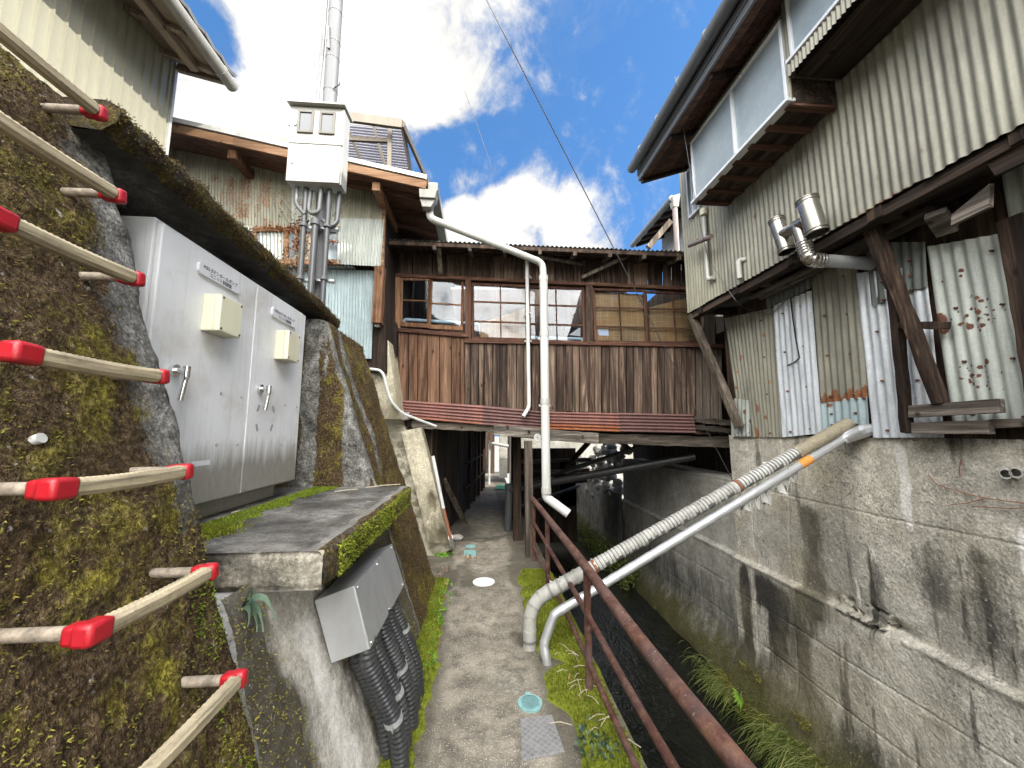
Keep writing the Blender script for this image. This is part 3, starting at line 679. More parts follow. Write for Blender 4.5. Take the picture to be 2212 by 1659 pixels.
pl = np.concatenate([wall_plan(3.30, 4.0, .9, 70, 40, True), wall_plan(4.0, 4.45, .9, 40, 10)[1:]])
P, W, NR = batter_wall(pl, -.1, 2.60, 230, .026, 11, w_far); mb = MB(); mb.grid(P, W)
a = P[:, -1, :]; back = a.copy(); back[:, 0] = -2.4; mb.grid(np.stack([a, back], 1), np.full((len(a), 2), .4))
single('retaining_wall', mb, M['moss_wall'], 'shorter leaning mossy wall with a bare grey near end, beyond the grey cabinet', 'wall', smooth=180)
kk = (W > .45); q = P[kk]; n_ = NR[kk]; s = RNG.choice(len(q), min(14000, len(q)))
tag(obj('moss', tufts(jit(q[s]), n_[s], .010, .0022, .8, 2, 15, (0, 0, -.6)), M['moss_dark'], None), 'brown moss on the far leaning wall', None, None, 'stuff')
# recess back wall and its floor
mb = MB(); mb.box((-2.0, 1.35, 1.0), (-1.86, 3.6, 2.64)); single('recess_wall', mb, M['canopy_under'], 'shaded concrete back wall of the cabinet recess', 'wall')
# canopy slab
ct = [pZ(262, 222, 2.75), pZ(735, 690, 2.75)]
cn = 220
def edge_pts(z, off):
    out = []
    for t in np.linspace(0, 1, cn):
        p = lerp(ct[0], ct[1], t); out.append((p.x + off, p.y, z))
    return np.array(out)
prof = [(-1.0, 2.752), (-.55, 2.755), (-.2, 2.76), (-.05, 2.758), (-.015, 2.748), (0, 2.73), (.0, 2.705), (-.005, 2.68), (-.02, 2.662), (-.05, 2.645)]
P = np.stack([edge_pts(z, o) for o, z in prof], 1); q = P.reshape(-1, 3); dd = ((fbm(q, 8, 5, 3) - .5) * .035).reshape(P.shape[:2])
P[:, 2:, 0] += dd[:, 2:]; P[:, 4:, 2] += ((fbm(q, 13, 4, 8) - .5) * .05).reshape(P.shape[:2])[:, 4:]
top = thing('canopy_slab', 'mossy concrete canopy slab over the grey control cabinet', 'canopy', (-1.7, 2.5, 2.62))
mb = MB(); mb.grid(P[:, ::-1], np.full(P.shape[:2], .62))
mb.add([tuple(v) for v in P[0]], [tuple(range(len(prof)))], .5, .6); mb.add([tuple(v) for v in P[-1]], [tuple(range(len(prof) - 1, -1, -1))], .5, .6)
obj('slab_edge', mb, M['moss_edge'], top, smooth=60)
lo = P[:, -1, :]; nx = 26; U = np.zeros((cn, nx, 3))
for i in range(nx): 
    t = i / (nx - 1); U[:, i, :] = lo; U[:, i, 0] = lo[:, 0] * (1 - t) + -2.05 * t; U[:, i, 2] = 2.645 + (lo[:, 2] - 2.645) * (1 - t) ** 6
d = (U[..., 0] - U[:, :1, 0]) * -1
wv = .9 * (1 - sstep(.03, .22, d + .2 * (fbm(U.reshape(-1, 3), 6, 3, 4).reshape(d.shape) - .5)))
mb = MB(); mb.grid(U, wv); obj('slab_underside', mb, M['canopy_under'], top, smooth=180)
q = P[:, 2:8].reshape(-1, 3); s = RNG.choice(len(q), 7000)
tag(obj('moss', tufts(q[s] + RNG.normal(0, .006, (7000, 3)), np.tile((.6, 0, .5), (7000, 1)), .006, .0020, .9, 2, 25, (0, 0, -.3)), M['moss_dark'], None), 'brown moss along the canopy edge', None, None, 'stuff')
# ledge slab
led = thing('concrete_ledge', 'thick concrete ledge with mossy edge jutting out below the grey cabinet', 'ledge', (-.9, 2.4, 1.06))
def ledge_out(y): return -.59 + (y - 1.575) * .0085
n = 90; ys = np.linspace(1.575, 3.31, n)
prof = [(-.012, 1.058), (0, 1.075), (.004, 1.10), (.002, 1.14), (0, 1.175), (-.012, 1.192), (-.03, 1.2)]
P = np.zeros((n, len(prof), 3))
for i, (o, z) in enumerate(prof): P[:, i] = np.stack([ledge_out(ys) + o, ys, np.full(n, z)], -1)
q = P.reshape(-1, 3); P[..., 0] += ((fbm(q, 10, 4, 3) - .5) * .03).reshape(P.shape[:2]); P[..., 2] += ((fbm(q, 14, 3, 6) - .5) * .012).reshape(P.shape[:2])
mb = MB(); mb.grid(P, np.full(P.shape[:2], .62)); obj('ledge_side', mb, M['moss_wall'], led, smooth=180)
tp = P[:, -1]; nx = 60; T = np.zeros((n, nx, 3))
for i in range(nx): T[:, i] = tp; T[:, i, 0] = lerp(tp[:, 0], -1.9, (i / (nx - 1)))
T[..., 2] = np.where(np.arange(nx)[None, :] == 0, T[..., 2], 1.2 + ((fbm(T.reshape(-1, 3), 9, 3, 5) - .5) * .008).reshape(n, nx))
mb = MB(); mb.grid(T, np.where(T[..., 0] > -.65, -.15, .42 + 1.2 * (fbm(T.reshape(-1, 3), 4, 4, 6).reshape(n, nx) - .5))); 
bt = T.copy(); bt[..., 2] = 1.058; mb.grid(bt[:, ::-1])
obj('ledge_top', mb, M['ledge'], led, smooth=180)
nx = 60; nz = 16; Fq = np.zeros((nx, nz, 3)); fx = np.linspace(-1.15, -.594, nx); fz = np.linspace(1.058, 1.2, nz)
Fq[..., 0] = fx[:, None]; Fq[..., 2] = fz[None, :]; Fq[..., 1] = 1.573 - ((fbm(np.stack([Fq[..., 0], Fq[..., 1], Fq[..., 2]], -1).reshape(-1, 3), 16, 4, 5) - .5) * .022).reshape(nx, nz)
Fq[..., 1] += .012 * (np.abs(np.linspace(-1, 1, nz)) > .86)[None, :]
mb = MB(); mb.grid(Fq, .75 * sstep(-.66, -1.0, Fq[..., 0]) + 1.6 * (fbm(Fq.reshape(-1, 3), 13, 4, 2).reshape(nx, nz) - .52)); obj('ledge_front', mb, M['slab'], led, smooth=180)
# moss on the ledge: strip along the cabinet foot, cushion at the wall corner, right edge
n_ = 9000; px_ = RNG.uniform(-1.34, -1.02, n_); py_ = RNG.uniform(1.62, 3.3, n_); q = np.stack([px_, py_, np.full(n_, 1.2)], -1)
k = (px_ < -1.22 + (fbm(q, 6, 3, 3) - .5) * .22 + .07 * sstep(2.6, 3.3, py_)); q = q[k]
tag(obj('moss', tufts(q, np.tile((0, 0, 1.), (len(q), 1)), .013, .0024, .6, 3, 35), M['moss_bright'], None), 'green moss along the foot of the cabinet', None, None, 'stuff')
cc = np.array(pZ(450, 1150, 1.2)); q = cc + RNG.normal(0, 1, (2500, 3)) * (.05, .07, 0)
tag(obj('moss', tufts(q, np.tile((0, 0, 1.), (len(q), 1)), .014, .003, .6, 2, 36), M['moss'], None), 'moss cushion at the near corner of the ledge', None, None, 'stuff')
q = np.stack([ledge_out(ys[RNG.integers(0, n, 3500)]), RNG.uniform(1.7, 3.3, 3500), RNG.uniform(1.06, 1.19, 3500)], -1)
tag(obj('moss', tufts(q, np.tile((1., 0, .2), (3500, 1)), .012, .0025, .7, 2, 37, (0, 0, -.6)), M['moss'], None), 'moss on the ledge side', None, None, 'stuff')
st = MB()
for (a, b) in (((790, 1053), (865, 1046)), ((723, 1062), (772, 1057)), ((500, 1108), (520, 1104))):
    A, B = pZ(*a, 1.209), pZ(*b, 1.209); st.tube([A, lerp(A, B, .5) + V(0, .01, .003), B], .004, 6)
tag(obj('twigs', st, M['twig']), 'pale sticks lying on the ledge', None, None, 'stuff')
# strap-leaved plant in the crevice
mb = MB(); root = pX(*z7(1560, 600), -.82)
for (tx, ty, up) in ((1690, 770, .02), (1765, 690, .05), (1650, 770, 0.0), (1590, 740, -.01), (1600, 600, .05)):
    tip = pX(*z7(tx, ty), -.70); m_ = lerp(root, tip, .5) + V(.03, -.01, .05 + up); pts = []
    for i in range(9):
        t = i / 8; pts.append(root * (1 - t) ** 2 + m_ * 2 * t * (1 - t) + tip * t * t)
    vs = []
    for i, p in enumerate(pts):
        w_ = .012 * (1 - (i / 8) ** 2) + .002; d = V(.3, -1, 0).normalized().cross((tip - root).normalized()); d = V(0, .6, .7)
        vs += [p - d * w_, p + V(.004, 0, 0), p + d * w_]
    mb.add(vs, [(3 * i + j, 3 * i + j + 1, 3 * i + j + 4, 3 * i + j + 3) for i in range(8) for j in (0, 1)])
single('strap_leaf_plant', mb, M['fern'], 'small plant with dark strap leaves growing from the crevice under the ledge', 'plant', smooth=180)
# ------------------------------------------------------------------ step rungs
def rung(i, label):
    z, xf = RZ[i]; o = .145; xw = xf - o - .03; y0, y1 = RY[i], 1.2
    t = thing('step_rung', label, 'step rung', (xf, (y0 + y1) / 2, z), 'step rungs fixed to the mossy wall')
    tl = R(0)
    mb = MB(); L = y1 - y0; n = 46; vs = []; fs = []                    # ribbed tread bar, octagonal section
    sec = [(-.015, -.011), (-.009, -.019), (.009, -.019), (.016, -.010), (.016, .008), (.010, .015), (-.010, .015), (-.015, .008)]
    for k in range(n + 1):
        y = y0 + .012 + (L - .024) * k / n; bump = .0022 * (k % 2)
        mid = .004 * math.sin(math.pi * k / n)
        for (a, b) in sec: vs.append((xf + a * 1.05 + (bump * .5 if a > .012 else 0), y, z - mid + b * 1.05 + (bump if b > .01 else 0)))
        if k: fs += [((k - 1) * 8 + j, (k - 1) * 8 + (j + 1) % 8, k * 8 + (j + 1) % 8, k * 8 + j) for j in range(8)]
    fs += [tuple(range(7, -1, -1)), tuple(n * 8 + j for j in range(8))]
    mb.add(vs, fs, i * .13); obj('tread_bar', mb, M['rung'], t, smooth=35)
    for yy, s in ((y0, -1), (y1, 1)):
        mb = MB(); mb.tube([(xf - .02, yy, z), (xw, yy, z)], [.0138, .013], 14, True, .4); obj('leg', mb, M['rung_leg'], t, smooth=40)
        mb = MB()                                                   # red elbow cap around the bend
        ln = .034 if s < 0 else .009
        mb.beam((xf, yy + s * .021, z), (xf, yy - s * ln, z - .003), .040, .045, (0, 0, 1), .5); mb.beam((xf - .040, yy, z - .001), (xf + .005, yy, z - .001), .036, .040, (0, 0, 1), .5)
        obj('corner_cap', mb, M['red'], t, smooth=30, bevel=.009)
    return t
RC = [(210, 240), (250, 420), (290, 600), (343, 812), (395, 1018), (450, 1235), (513, 1468)]
RN = {2: (-12, 455), 3: (42, 745), 4: (118, 1048), 5: (192, 1380)}
RZ, RY = [], []
for i, (a, b) in enumerate(RC):
    p = pY(a, b, 1.2); RZ.append((p.z, p.x)); RY.append(pX(*RN[i], p.x).y if i in RN else 1.2 - .40)
for i, lb in enumerate(('topmost step rung, crossing the top of the mossy wall', 'step rung just below the topmost one, level with the canopy shadow', 'step rung level with the cabinet name plates, red corner at the picture edge',
        'step rung level with the cabinet door handles', 'level step rung beside the foot of the cabinet, with large red corner', 'step rung beside the concrete ledge, tilting up to the right', 'lowest step rung on the mossy wall, running out of the picture')):
    rung(i, lb)
# small white peg on the mossy wall
p = pX(60, 955, -1.03); mb = MB(); mb.tube([p, p + NW * .03], .012, 10); single('peg', mb, M['pvc_light'], 'short pale peg sticking out of the mossy wall', 'peg', smooth=40)
# ------------------------------------------------------------------ control cabinet
XC = -1.35
cab = thing('control_cabinet', 'large grey two-door pump control cabinet under the mossy canopy', 'cabinet', (-1.55, 2.3, 1.3))
y0, ym, y1, zb, zt = 1.642, 2.333, 2.975, 1.302, 2.525
mb = MB(); mb.box((-1.78, y0 - .012, zb - .012), (XC - .026, y1 + .006, zt + .02)); mb.box((-1.7, y0 + .08, 1.2), (-1.45, y1 - .08, zb - .012)); obj('body', mb, M['cabinet'], cab, bevel=.004)
def door(ya, yb):
    mb = MB(); mb.box((XC - .024, ya, zb), (XC, yb, zt)); return obj('door', mb, M['cabinet'], cab, bevel=.005)
dl, dr = door(y0, ym - .004), door(ym + .004, y1)
def handle(d, px, py):
    c = pX(px, py, XC); mb = MB(); mb.tube([c, c + V(.018, 0, 0)], .026, 20); mb.tube([c + V(.018, 0, 0), c + V(.05, 0, 0)], .013, 14)
    obj('lock_boss', mb, M['chrome'], d, smooth=40)
    mb = MB(); a = c + V(.058, 0, .018); mb.tube(fillet([a, a + V(0, .0, -.05), a + V(-.012, -.004, -.15)], .04), [.014] * 5 + [.011] * 4, 12); obj('handle', mb, M['chrome'], d, smooth=50)
handle(dl, *z4(1110, 735)); handle(dr, *z4(1665, 853))
def jbox(d, a, b, cz):
    A, B = pX(*a, XC), pX(*b, XC)                 # back-left top and bottom on the door
    # front right corners give the width and depth
    dep = .085; fr = pX(*cz, XC + dep); yl = A.y; yr = fr.y; zt_, zb_ = (A.z + 0.0), B.z
    mb = MB(); mb.box((XC, yl, zb_), (XC + dep * .62, yr, zt_)); obj('box_base', mb, M['cover_box'], d, bevel=.004)
    mb = MB(); mb.box((XC + dep * .62 + .001, yl - .001, zb_ - .001), (XC + dep, yr + .001, zt_ + .001)); lid = obj('box_lid', mb, M['cover_box'], d, bevel=.006)
    mb = MB()
    for yy in (yl + .014, yr - .014):
        for z_ in (zb_ + .014, zt_ - .014): mb.tube([(XC + dep, yy, z_), (XC + dep + .003, yy, z_)], .006, 10)
    objs('lid_screw', mb, M['meter_grey'], lid)
jbox(dl, z4(1310, 240), z4(1293, 478), z4(1565, 320)); jbox(dr, z4(1775, 475), z4(1765, 662), z4(1932, 515))
def text(body, name, parent, m, size, origin, xdir, updir, align='CENTER', ext=.0006):
    cu = bpy.data.curves.new(name, 'FONT'); cu.body = body; cu.size = size; cu.align_x = align; cu.align_y = 'CENTER'; cu.extrude = ext; cu.space_line = 1.0
    o = bpy.data.objects.new(name, cu); C.objects.link(o); cu.materials.append(m); o.parent = parent
    x = Vector(xdir).normalized(); u = Vector(updir).normalized(); n = x.cross(u)
    mt = Matrix((x, u, n)).transposed().to_4x4(); mt.translation = Vector(origin) - BASE[parent]
    me = bpy.data.meshes.new_from_object(o.evaluated_get(bpy.context.evaluated_depsgraph_get())); bpy.data.objects.remove(o); bpy.data.curves.remove(cu)
    me.transform(mt); me.materials.clear(); me.materials.append(m); t = bpy.data.objects.new(name, me); C.objects.link(t); t.parent = parent; BASE[t] = BASE[parent]
    return t
def sign(d, tl, tr, bl, l1, l2):
    A, B, Cc = pX(*tl, XC + .012), pX(*tr, XC + .012), pX(*bl, XC + .012); z0_, z1_ = (Cc.z + .001), A.z
    z1_ = (A.z + B.z) / 2; h = A.z - Cc.z; z0_ = z1_ - h; c = .012
    ya, yb = A.y, B.y; pr = [(ya + c, z0_), (yb - c, z0_), (yb, z0_ + c), (yb, z1_ - c), (yb - c, z1_), (ya + c, z1_), (ya, z1_ - c), (ya, z0_ + c)]
    mb = MB(); vs = [(XC + .012, y, z) for y, z in pr] + [(XC, y, z) for y, z in pr]
    mb.add(vs, [tuple(range(8)), tuple(range(15, 7, -1))] + [(i, i + 8, (i + 1) % 8 + 8, (i + 1) % 8) for i in range(8)]); s = obj('name_plate', mb, M['sign'], d)
    W = yb - ya; cyy = (ya + yb) / 2; cz = (z0_ + z1_) / 2
    text(l1, 'lettering', d, M['ink'], W / 12.6, (XC + .0128, cyy, cz + h * .20), (0, 1, 0), (0, 0, 1))
    text(l2, 'lettering', d, M['ink'], W / 12.6, (XC + .0128, cyy, cz - h * .24), (0, 1, 0), (0, 0, 1))
sign(dl, z4(1287, 38), z4(1545, 180), z4(1278, 110), 'M55-3マンホールポンプ', 'ユニット制御盤')
sign(dr, z4(1757, 328), z4(1905, 410), z4(1752, 388), 'M55-6マンホールポンプ', 'ユニット制御盤')
def dsticker(d, a, b, name, m, ang=0.0):
    A, B = pX(*a, XC + .0015), pX(*b, XC + .0015); c = (A + B) / 2; hy, hz = abs(B.y - A.y) / 2, abs(B.z - A.z) / 2; ca, sa = math.cos(ang), math.sin(ang)
    q = [c + V(0, ca * u * hy - sa * v * hz, sa * u * hy + ca * v * hz) for u, v in ((-1, -1), (1, -1), (1, 1), (-1, 1))]
    mb = MB(); mb.plate(q, .0012, (1, 0, 0)); return obj(name, mb, m, d)
dsticker(dl, z4(1236, 1322), z4(1350, 1342), 'sticker', M['sign'])
dsticker(dl, z4(1155, 95), z4(1200, 118), 'sticker', M['sign']); dsticker(dr, z4(1688, 285), z4(1710, 302), 'sticker', M['sign'])
for a, an in (((1660, 978), -.45), ((1757, 985), .45), ((1651, 1104), .45), ((1745, 1105), -.45)):
    c = pX(*z4(*a), XC); mb = MB(); ca, sa = math.cos(an), math.sin(an)
    mb.plate([V(XC + .0016, c.y + ca * u * .009 - sa * v * .022, c.z + sa * u * .009 + ca * v * .022) for u, v in ((-1, -1), (1, -1), (1, 1), (-1, 1))], .0014, (1, 0, 0)); obj('tape_mark', mb, M['sticker'], dr)
for d, L in ((dl, ((1418, 882), (1550, 907), (1390, 1215), (1525, 1213))), (dr, ((1832, 960), (1907, 972), (1811, 1213), (1890, 1215)))):
    mb = MB()
    for a in L: c = pX(*z4(*a), XC); mb.tube([c, c + V(.005, 0, 0)], .007, 10)
    objs('bolt', mb, M['steel'], d, smooth=40)
# ------------------------------------------------------------------ stainless cable box and conduits
def near(px, py): return pY(*z7(px, py), 1.9)
nq = [near(2020, 570), pY(*z8(90, 475), 1.9), pY(*z8(190, 885), 1.9), near(2130, 975)]
ftr, fbr = pY(*z8(330, 205), 2.62), pY(*z8(410, 470), 2.62)
f0 = nq[0] + V(ftr.x - nq[1].x, .72, ftr.z - nq[1].z); f3 = nq[3] + V(fbr.x - nq[2].x, .72, fbr.z - nq[2].z)
bx = thing('cable_box', 'brushed steel cable box tilted under the ledge, black conduits coming out below', 'box', nq[3])
mb = MB(); mb.hexa([nq[3], nq[2], nq[1], nq[0], f3, fbr, ftr, f0]); obj('housing', mb, M['steel'], bx, bevel=.004)
mb = MB(); e = lambda a, b: lerp(a, b, .06)
rim = [nq[1], ftr, fbr, nq[2]]; nrm = (ftr - nq[1]).cross(nq[2] - nq[1]).normalized(); nrm = nrm if nrm.x > 0 else -nrm
mb.plate([p + nrm * .004 for p in (lerp(nq[1], nq[2], .0), lerp(ftr, fbr, 0), lerp(ftr, fbr, .99), lerp(nq[1], nq[2], .99))], .003, nrm); obj('cover_plate', mb, M['steel'], bx)
mb = MB()
for u in (.04, .5, .96):
    for v in (.06, .94): p = lerp(lerp(nq[1], ftr, u), lerp(nq[2], fbr, u), v) + nrm * .004; mb.tube([p, p + nrm * .004], .005, 8)
objs('screw', mb, M['chrome'], bx)
ordn = ('nearest', 'second nearest', 'third nearest', 'fourth', 'fifth', 'sixth')
def conduit(Y, row, r, lab, bulge=0.0):
    t = (Y - 1.9) / .72; bot = lerp(nq[2], fbr, t); bl = lerp(nq[3], f3, t); top = lerp(bot, bl, .22 if row == 0 else .66) + V(0, 0, .03)
    gx = -.375 if row == 0 else -.46; end = V(gx, Y + .14, -.02)
    pts = dense(fillet([top, top + V(.0, .0, -.10), V(gx - .01 + bulge, Y + .10, .22), end], .2, 8), .0055)
    rr = [r + (.0045 if (k // 2) % 2 else -.002) for k in range(len(pts))]
    mb = MB(); mb.tube(pts, rr, 14, True, RNG.random()); single('flexible_conduit', mb, M['conduit'], lab, 'conduit', 'black ribbed conduits below the steel cable box', smooth=60)
    return pts
cps = []
for i, (Y, r) in enumerate(((1.98, .038), (2.11, .030), (2.25, .042), (2.40, .030), (2.52, .032))):
    cps.append((conduit(Y, 0, r, ('%s black ribbed conduit in the outer row below the steel box' % ordn[i])), r))
for i, (Y, r) in enumerate(((2.06, .034), (2.33, .032), (2.57, .030))):
    conduit(Y, 1, r, ('%s black ribbed conduit in the inner row against the wall' % ordn[i]))
def clamp(pts, r, f, lab):
    k = int(len(pts) * f); a, b = pts[k], pts[min(k + 5, len(pts) - 1)]; t = (b - a).normalized()
    mb = MB(); mb.tube([a, a + t * .022], [r + .009] * 2, 20); 
    s = V(0, 1, 0); c = a + t * .011 + V(.0, 0, 0)
    mb.plate([c + s * u * (r + .045) + V(.012, 0, 0) + t * v * .011 for u, v in ((-1, -1), (1, -1), (1, 1), (-1, 1))], .0025, (1, 0, 0))
    single('saddle_clamp', mb, M['steel'], lab, 'clamp', 'steel saddle clamps on the conduits', smooth=40)
clamp(cps[0][0], .036, .60, 'steel saddle clamp on the nearest outer conduit, low down'); clamp(cps[2][0], .040, .48, 'steel saddle clamp on the thickest outer conduit'); clamp(cps[4][0], .031, .36, 'steel saddle clamp on the farthest outer conduit, just below the box')
clamp(cps[1][0], .030, .54, 'steel saddle clamp on the thin conduit between two thick ones')
# ------------------------------------------------------------------ covers in the path
def disc(c, r, h, m, name, label, cat, n=40, bevel=.003):
    mb = MB(); mb.tube([Vector(c), Vector(c) + V(0, 0, h)], r, n); return single(name, mb, m, label, cat, smooth=40, bevel=bevel)
tv = thing('valve_cover', 'round pale teal iron valve cover with lifting lug, set in the path', 'cover', pZ(1145, 1522, 0))
c = pZ(1145, 1522, 0); mb = MB(); mb.tube([c, c + V(0, 0, .010)], .073, 40); mb.box((c.x - .018, c.y + .06, 0), (c.x + .012, c.y + .10, .010)); obj('plate', mb, M['teal'], tv, smooth=40)
mb = MB(); mb.tube([c + V(0, 0, .009), c + V(0, 0, .014)], .073, 40, False); mb.tube([c + V(0, 0, .014), c + V(0, 0, .0141)], .066, 40, False)
n = 40; vs = []; 
for k in range(n):
    a = 2 * math.pi * k / n
    vs += [c + V(math.cos(a) * .073, math.sin(a) * .073, .014), c + V(math.cos(a) * .062, math.sin(a) * .062, .014)]
mb.add(vs, [(2 * k, 2 * ((k + 1) % n), 2 * ((k + 1) % n) + 1, 2 * k + 1) for k in range(n)])
for k in range(-4, 5):
    w_ = math.sqrt(.058 ** 2 - (k * .012) ** 2)
    for s in (-1, 1): mb.beam(c + V(k * .012, -w_, .011), c + V(k * .012, w_, .011), .0035, .004)
obj('raised_ribs', mb, M['teal'], tv)
q = [pZ(*a, .012) for a in ((1128, 1640), (1220, 1622), (1192, 1543), (1124, 1551))]
mb = MB(); mb.plate(q, .02, (0, 0, 1)); single('checker_plate', mb, M['checker'], 'square grey checkered steel plate beside the round teal cover', 'cover', bevel=.003)
disc(pZ(1045, 1258, 0), .12, .011, M['white_disc'], 'marker_plate', 'white round marker plate in the middle of the path', 'marker')
q = [pZ(*a, .009) for a in ((1001, 1201), (1028, 1201), (1028, 1188), (1003, 1188))]
mb = MB(); mb.plate(q, .015, (0, 0, 1)); single('meter_cover', mb, M['teal'], 'small rectangular teal lid in the path near the tunnel mouth', 'cover', bevel=.003)
disc(pZ(1016, 1181, 0), .075, .010, M['teal'], 'drain_cover', 'small round teal lid just beyond the rectangular teal one', 'cover')
# patch of bare new cement by the moss
mb = MB(); c = pZ(*z8(1085, 1085), .0); n = 34
vs = [(c.x, c.y, .013)]; 
for rr, z in ((.6, .013), (1.0, .007), (1.12, -.003)):
    for k in range(n):
        a = 2 * math.pi * k / n; r = .10 * (1 + .28 * (vnoise([[math.cos(a) * 1.6 + 9, math.sin(a) * 1.6 + 4, 2]])[0] - .5) * 2) * rr; vs.append((c.x + r * math.cos(a) * 1.05, c.y + r * math.sin(a) * 1.35, z))
fs = [(0, 1 + k, 1 + (k + 1) % n) for k in range(n)] + [(1 + b * n + k, 1 + (b + 1) * n + k, 1 + (b + 1) * n + (k + 1) % n, 1 + b * n + (k + 1) % n) for b in (0, 1) for k in range(n)]
mb.add(vs, fs, .5, -.12); tag(obj('cement_patch', mb, M['slab'], None, smooth=180), 'pale patch of cement on the path', None, None, 'structure')
# ------------------------------------------------------------------ railing
rl = thing('railing', 'rusty three-rail pipe railing between the path and the canal', 'railing', (.69, 2, 0))
def rpipe(name, z0, z1_, r, y0=-1.2, y1=5.25):
    pts = [V(.69 + .006 * math.sin(y * 2.3), y, lerp(z0, z1_, (y - y0) / (y1 - y0)) + .006 * math.sin(y * 3.1)) for y in np.linspace(y0, y1, 40)]
    mb = MB(); mb.tube(pts, r, 16); obj(name, mb, M['rail'], rl, smooth=60)
rpipe('top_rail', .772, .758, .031); rpipe('middle_rail', .480, .475, .019); rpipe('bottom_rail', .226, .180, .017)
for y in (-.5, 1.05, 2.58, 4.10, 5.15):
    mb = MB(); mb.tube([(.69, y, -.03), (.69, y, .755)], .024, 14); obj('post', mb, M['rail'], rl, smooth=60)
    mb = MB(); mb.box((.65, y - .04, -.01), (.73, y + .04, .012)); obj('foot', mb, M['rail'], rl)
# ------------------------------------------------------------------ wrapped pipe pair across the canal
def ribbed(pts, r, step, amp): 
    d = dense(pts, step / 2); return d, [r + (amp if k % 2 else 0) for k in range(len(d))]
wp = thing('wrapped_pipe', 'thick pipe in torn pale wrapping, rising from the moss across the canal', 'pipe', pZ(1144, 1399, 0))
g0 = pZ(1144, 1399, 0); e0 = pY(1150, 1306, 3.12); tp = pX(1834, 915, 3.15)
A = [g0 + V(0, 0, -.03), V(g0.x, g0.y, e0.z), tp]; fl = fillet(A, .20, 10); D = tp - A[1]
k = next(i for i in range(len(fl)) if (fl[i] - A[1]).length > .195 and i > 6)
lowp = fl[:-1] + [A[1] + D * .175]
d, rr = ribbed(lowp, .051, .05, .002); mb = MB(); mb.tube(d, rr, 20, True, .3); obj('lower_wrap', mb, M['wrap'], wp, smooth=60)
mb = MB()                                                       # spiral tape turns on the bend
for i in range(3, len(d) - 2, 3):
    a = d[i]; t = (d[i + 1] - d[i - 1]).normalized(); mb.tube([a - t * .011, a + t * .011], .0555 + .0015 * (i % 2), 18, False, RNG.random())
obj('tape_turns', mb, M['tape'], wp, smooth=60)
seg = lambda a, b: [A[1] + D * a, A[1] + D * b]
d, rr = ribbed(seg(.175, .62), .047, .030, .003); mb = MB(); mb.tube(d, rr, 20, True, .6); obj('lagging', mb, M['wrap_dark'], wp, smooth=35)
def rings(a, b, r, frac, m, sd):
    gg = np.random.default_rng(sd); mb = MB(); L_ = D.length; s_ = a * L_; dn_ = D.normalized(); u0 = (V(0, 0, 1) - dn_ * dn_.z).normalized(); v0 = dn_.cross(u0)
    while s_ < b * L_:
        w_ = .030 * frac * gg.uniform(.8, 1.15); c_ = A[1] + dn_ * s_; a0, a1 = gg.uniform(-2.6, -1.7), gg.uniform(1.5, 2.7); n_ = 14; vs = []
        for k_ in range(n_ + 1):
            an = lerp(a0, a1, k_ / n_); o_ = u0 * math.cos(an) + v0 * math.sin(an); e_ = gg.uniform(-.0015, .002)
            for t_, h_ in ((-w_ / 2, .0), (-w_ / 4, .0035), (w_ / 4, .0035), (w_ / 2, .0)): vs.append(c_ + o_ * (r + h_ + e_) + dn_ * (t_ + .25 * (k_ / n_ - .5) * .03))
        mb.add(vs, [(4 * i_ + j_, 4 * i_ + j_ + 1, 4 * i_ + j_ + 5, 4 * i_ + j_ + 4) for i_ in range(n_) for j_ in range(3)]); s_ += .030
    return obj('torn_sleeve', mb, M[m], wp, smooth=60)
rings(.18, .62, .0495, .80, 'wrap', 3); rings(.62, .84, .0470, .62, 'pvc', 4); rings(.83, .995, .0505, .6, 'wrap_tan', 6)
d, rr = ribbed(seg(.62, .86), .045, .030, .003); mb = MB(); mb.tube(d, rr, 20, True, .8); obj('lagging', mb, M['wrap_dark'], wp, smooth=35)
d, rr = ribbed(seg(.82, 1.0), .049, .035, .004); mb = MB(); mb.tube(d, rr, 20, True, .2); obj('tan_sleeve', mb, M['wrap_tan'], wp, smooth=45)
for f in (.185, .625): mb = MB(); mb.tube(seg(f, f + .007), .054, 20); obj('rusty_band', mb, M['rustband'], wp, smooth=40)
mb = MB(); g = np.random.default_rng(4); Dn = D.normalized(); upv = (V(0, 0, 1) - Dn * Dn.z).normalized(); sdv = Dn.cross(upv)
for i in range(30):
    f = g.choice([g.uniform(.02, .2), g.uniform(.2, .75)]); an = g.uniform(-1.2, 1.2); o = upv * math.cos(an) + sdv * math.sin(an); p = A[1] + D * f + o * .043; l = g.uniform(.010, .035)
    w_ = g.uniform(.006, .018); mb.add([p - Dn * w_, p + Dn * w_, p + o * l + Dn * g.uniform(-.02, .02), p + o * l * .5 + sdv * .006], [(0, 1, 2), (0, 2, 3)])
tag(obj('torn_shreds', mb, M['pvc_light'], wp), kind='stuff')
fp = thing('foil_pipe', 'thinner silver pipe running beside the thick wrapped pipe, orange tape near its top', 'pipe', pZ(1183, 1434, 0))
q = [pZ(1183, 1434, 0) + V(0, 0, -.02), pY(1174, 1392, 2.97), pY(1197, 1327, 2.99), pX(1822, 948, 3.06), pX(1860, 930, 3.12)]
fl = fillet(q, .028, 4); mb = MB(); d = dense(fl, .05); mb.tube(d, [.033 + .0012 * ((i * 7) % 3 - 1) for i in range(len(d))], 16, True, .4); obj('jacket', mb, M['foil'], fp, smooth=60)
a, b = lerp(q[2], q[3], .83), lerp(q[2], q[3], .87); mb = MB(); mb.tube([a, b], .0355, 18); obj('tape', mb, M['orange'], fp, smooth=60)
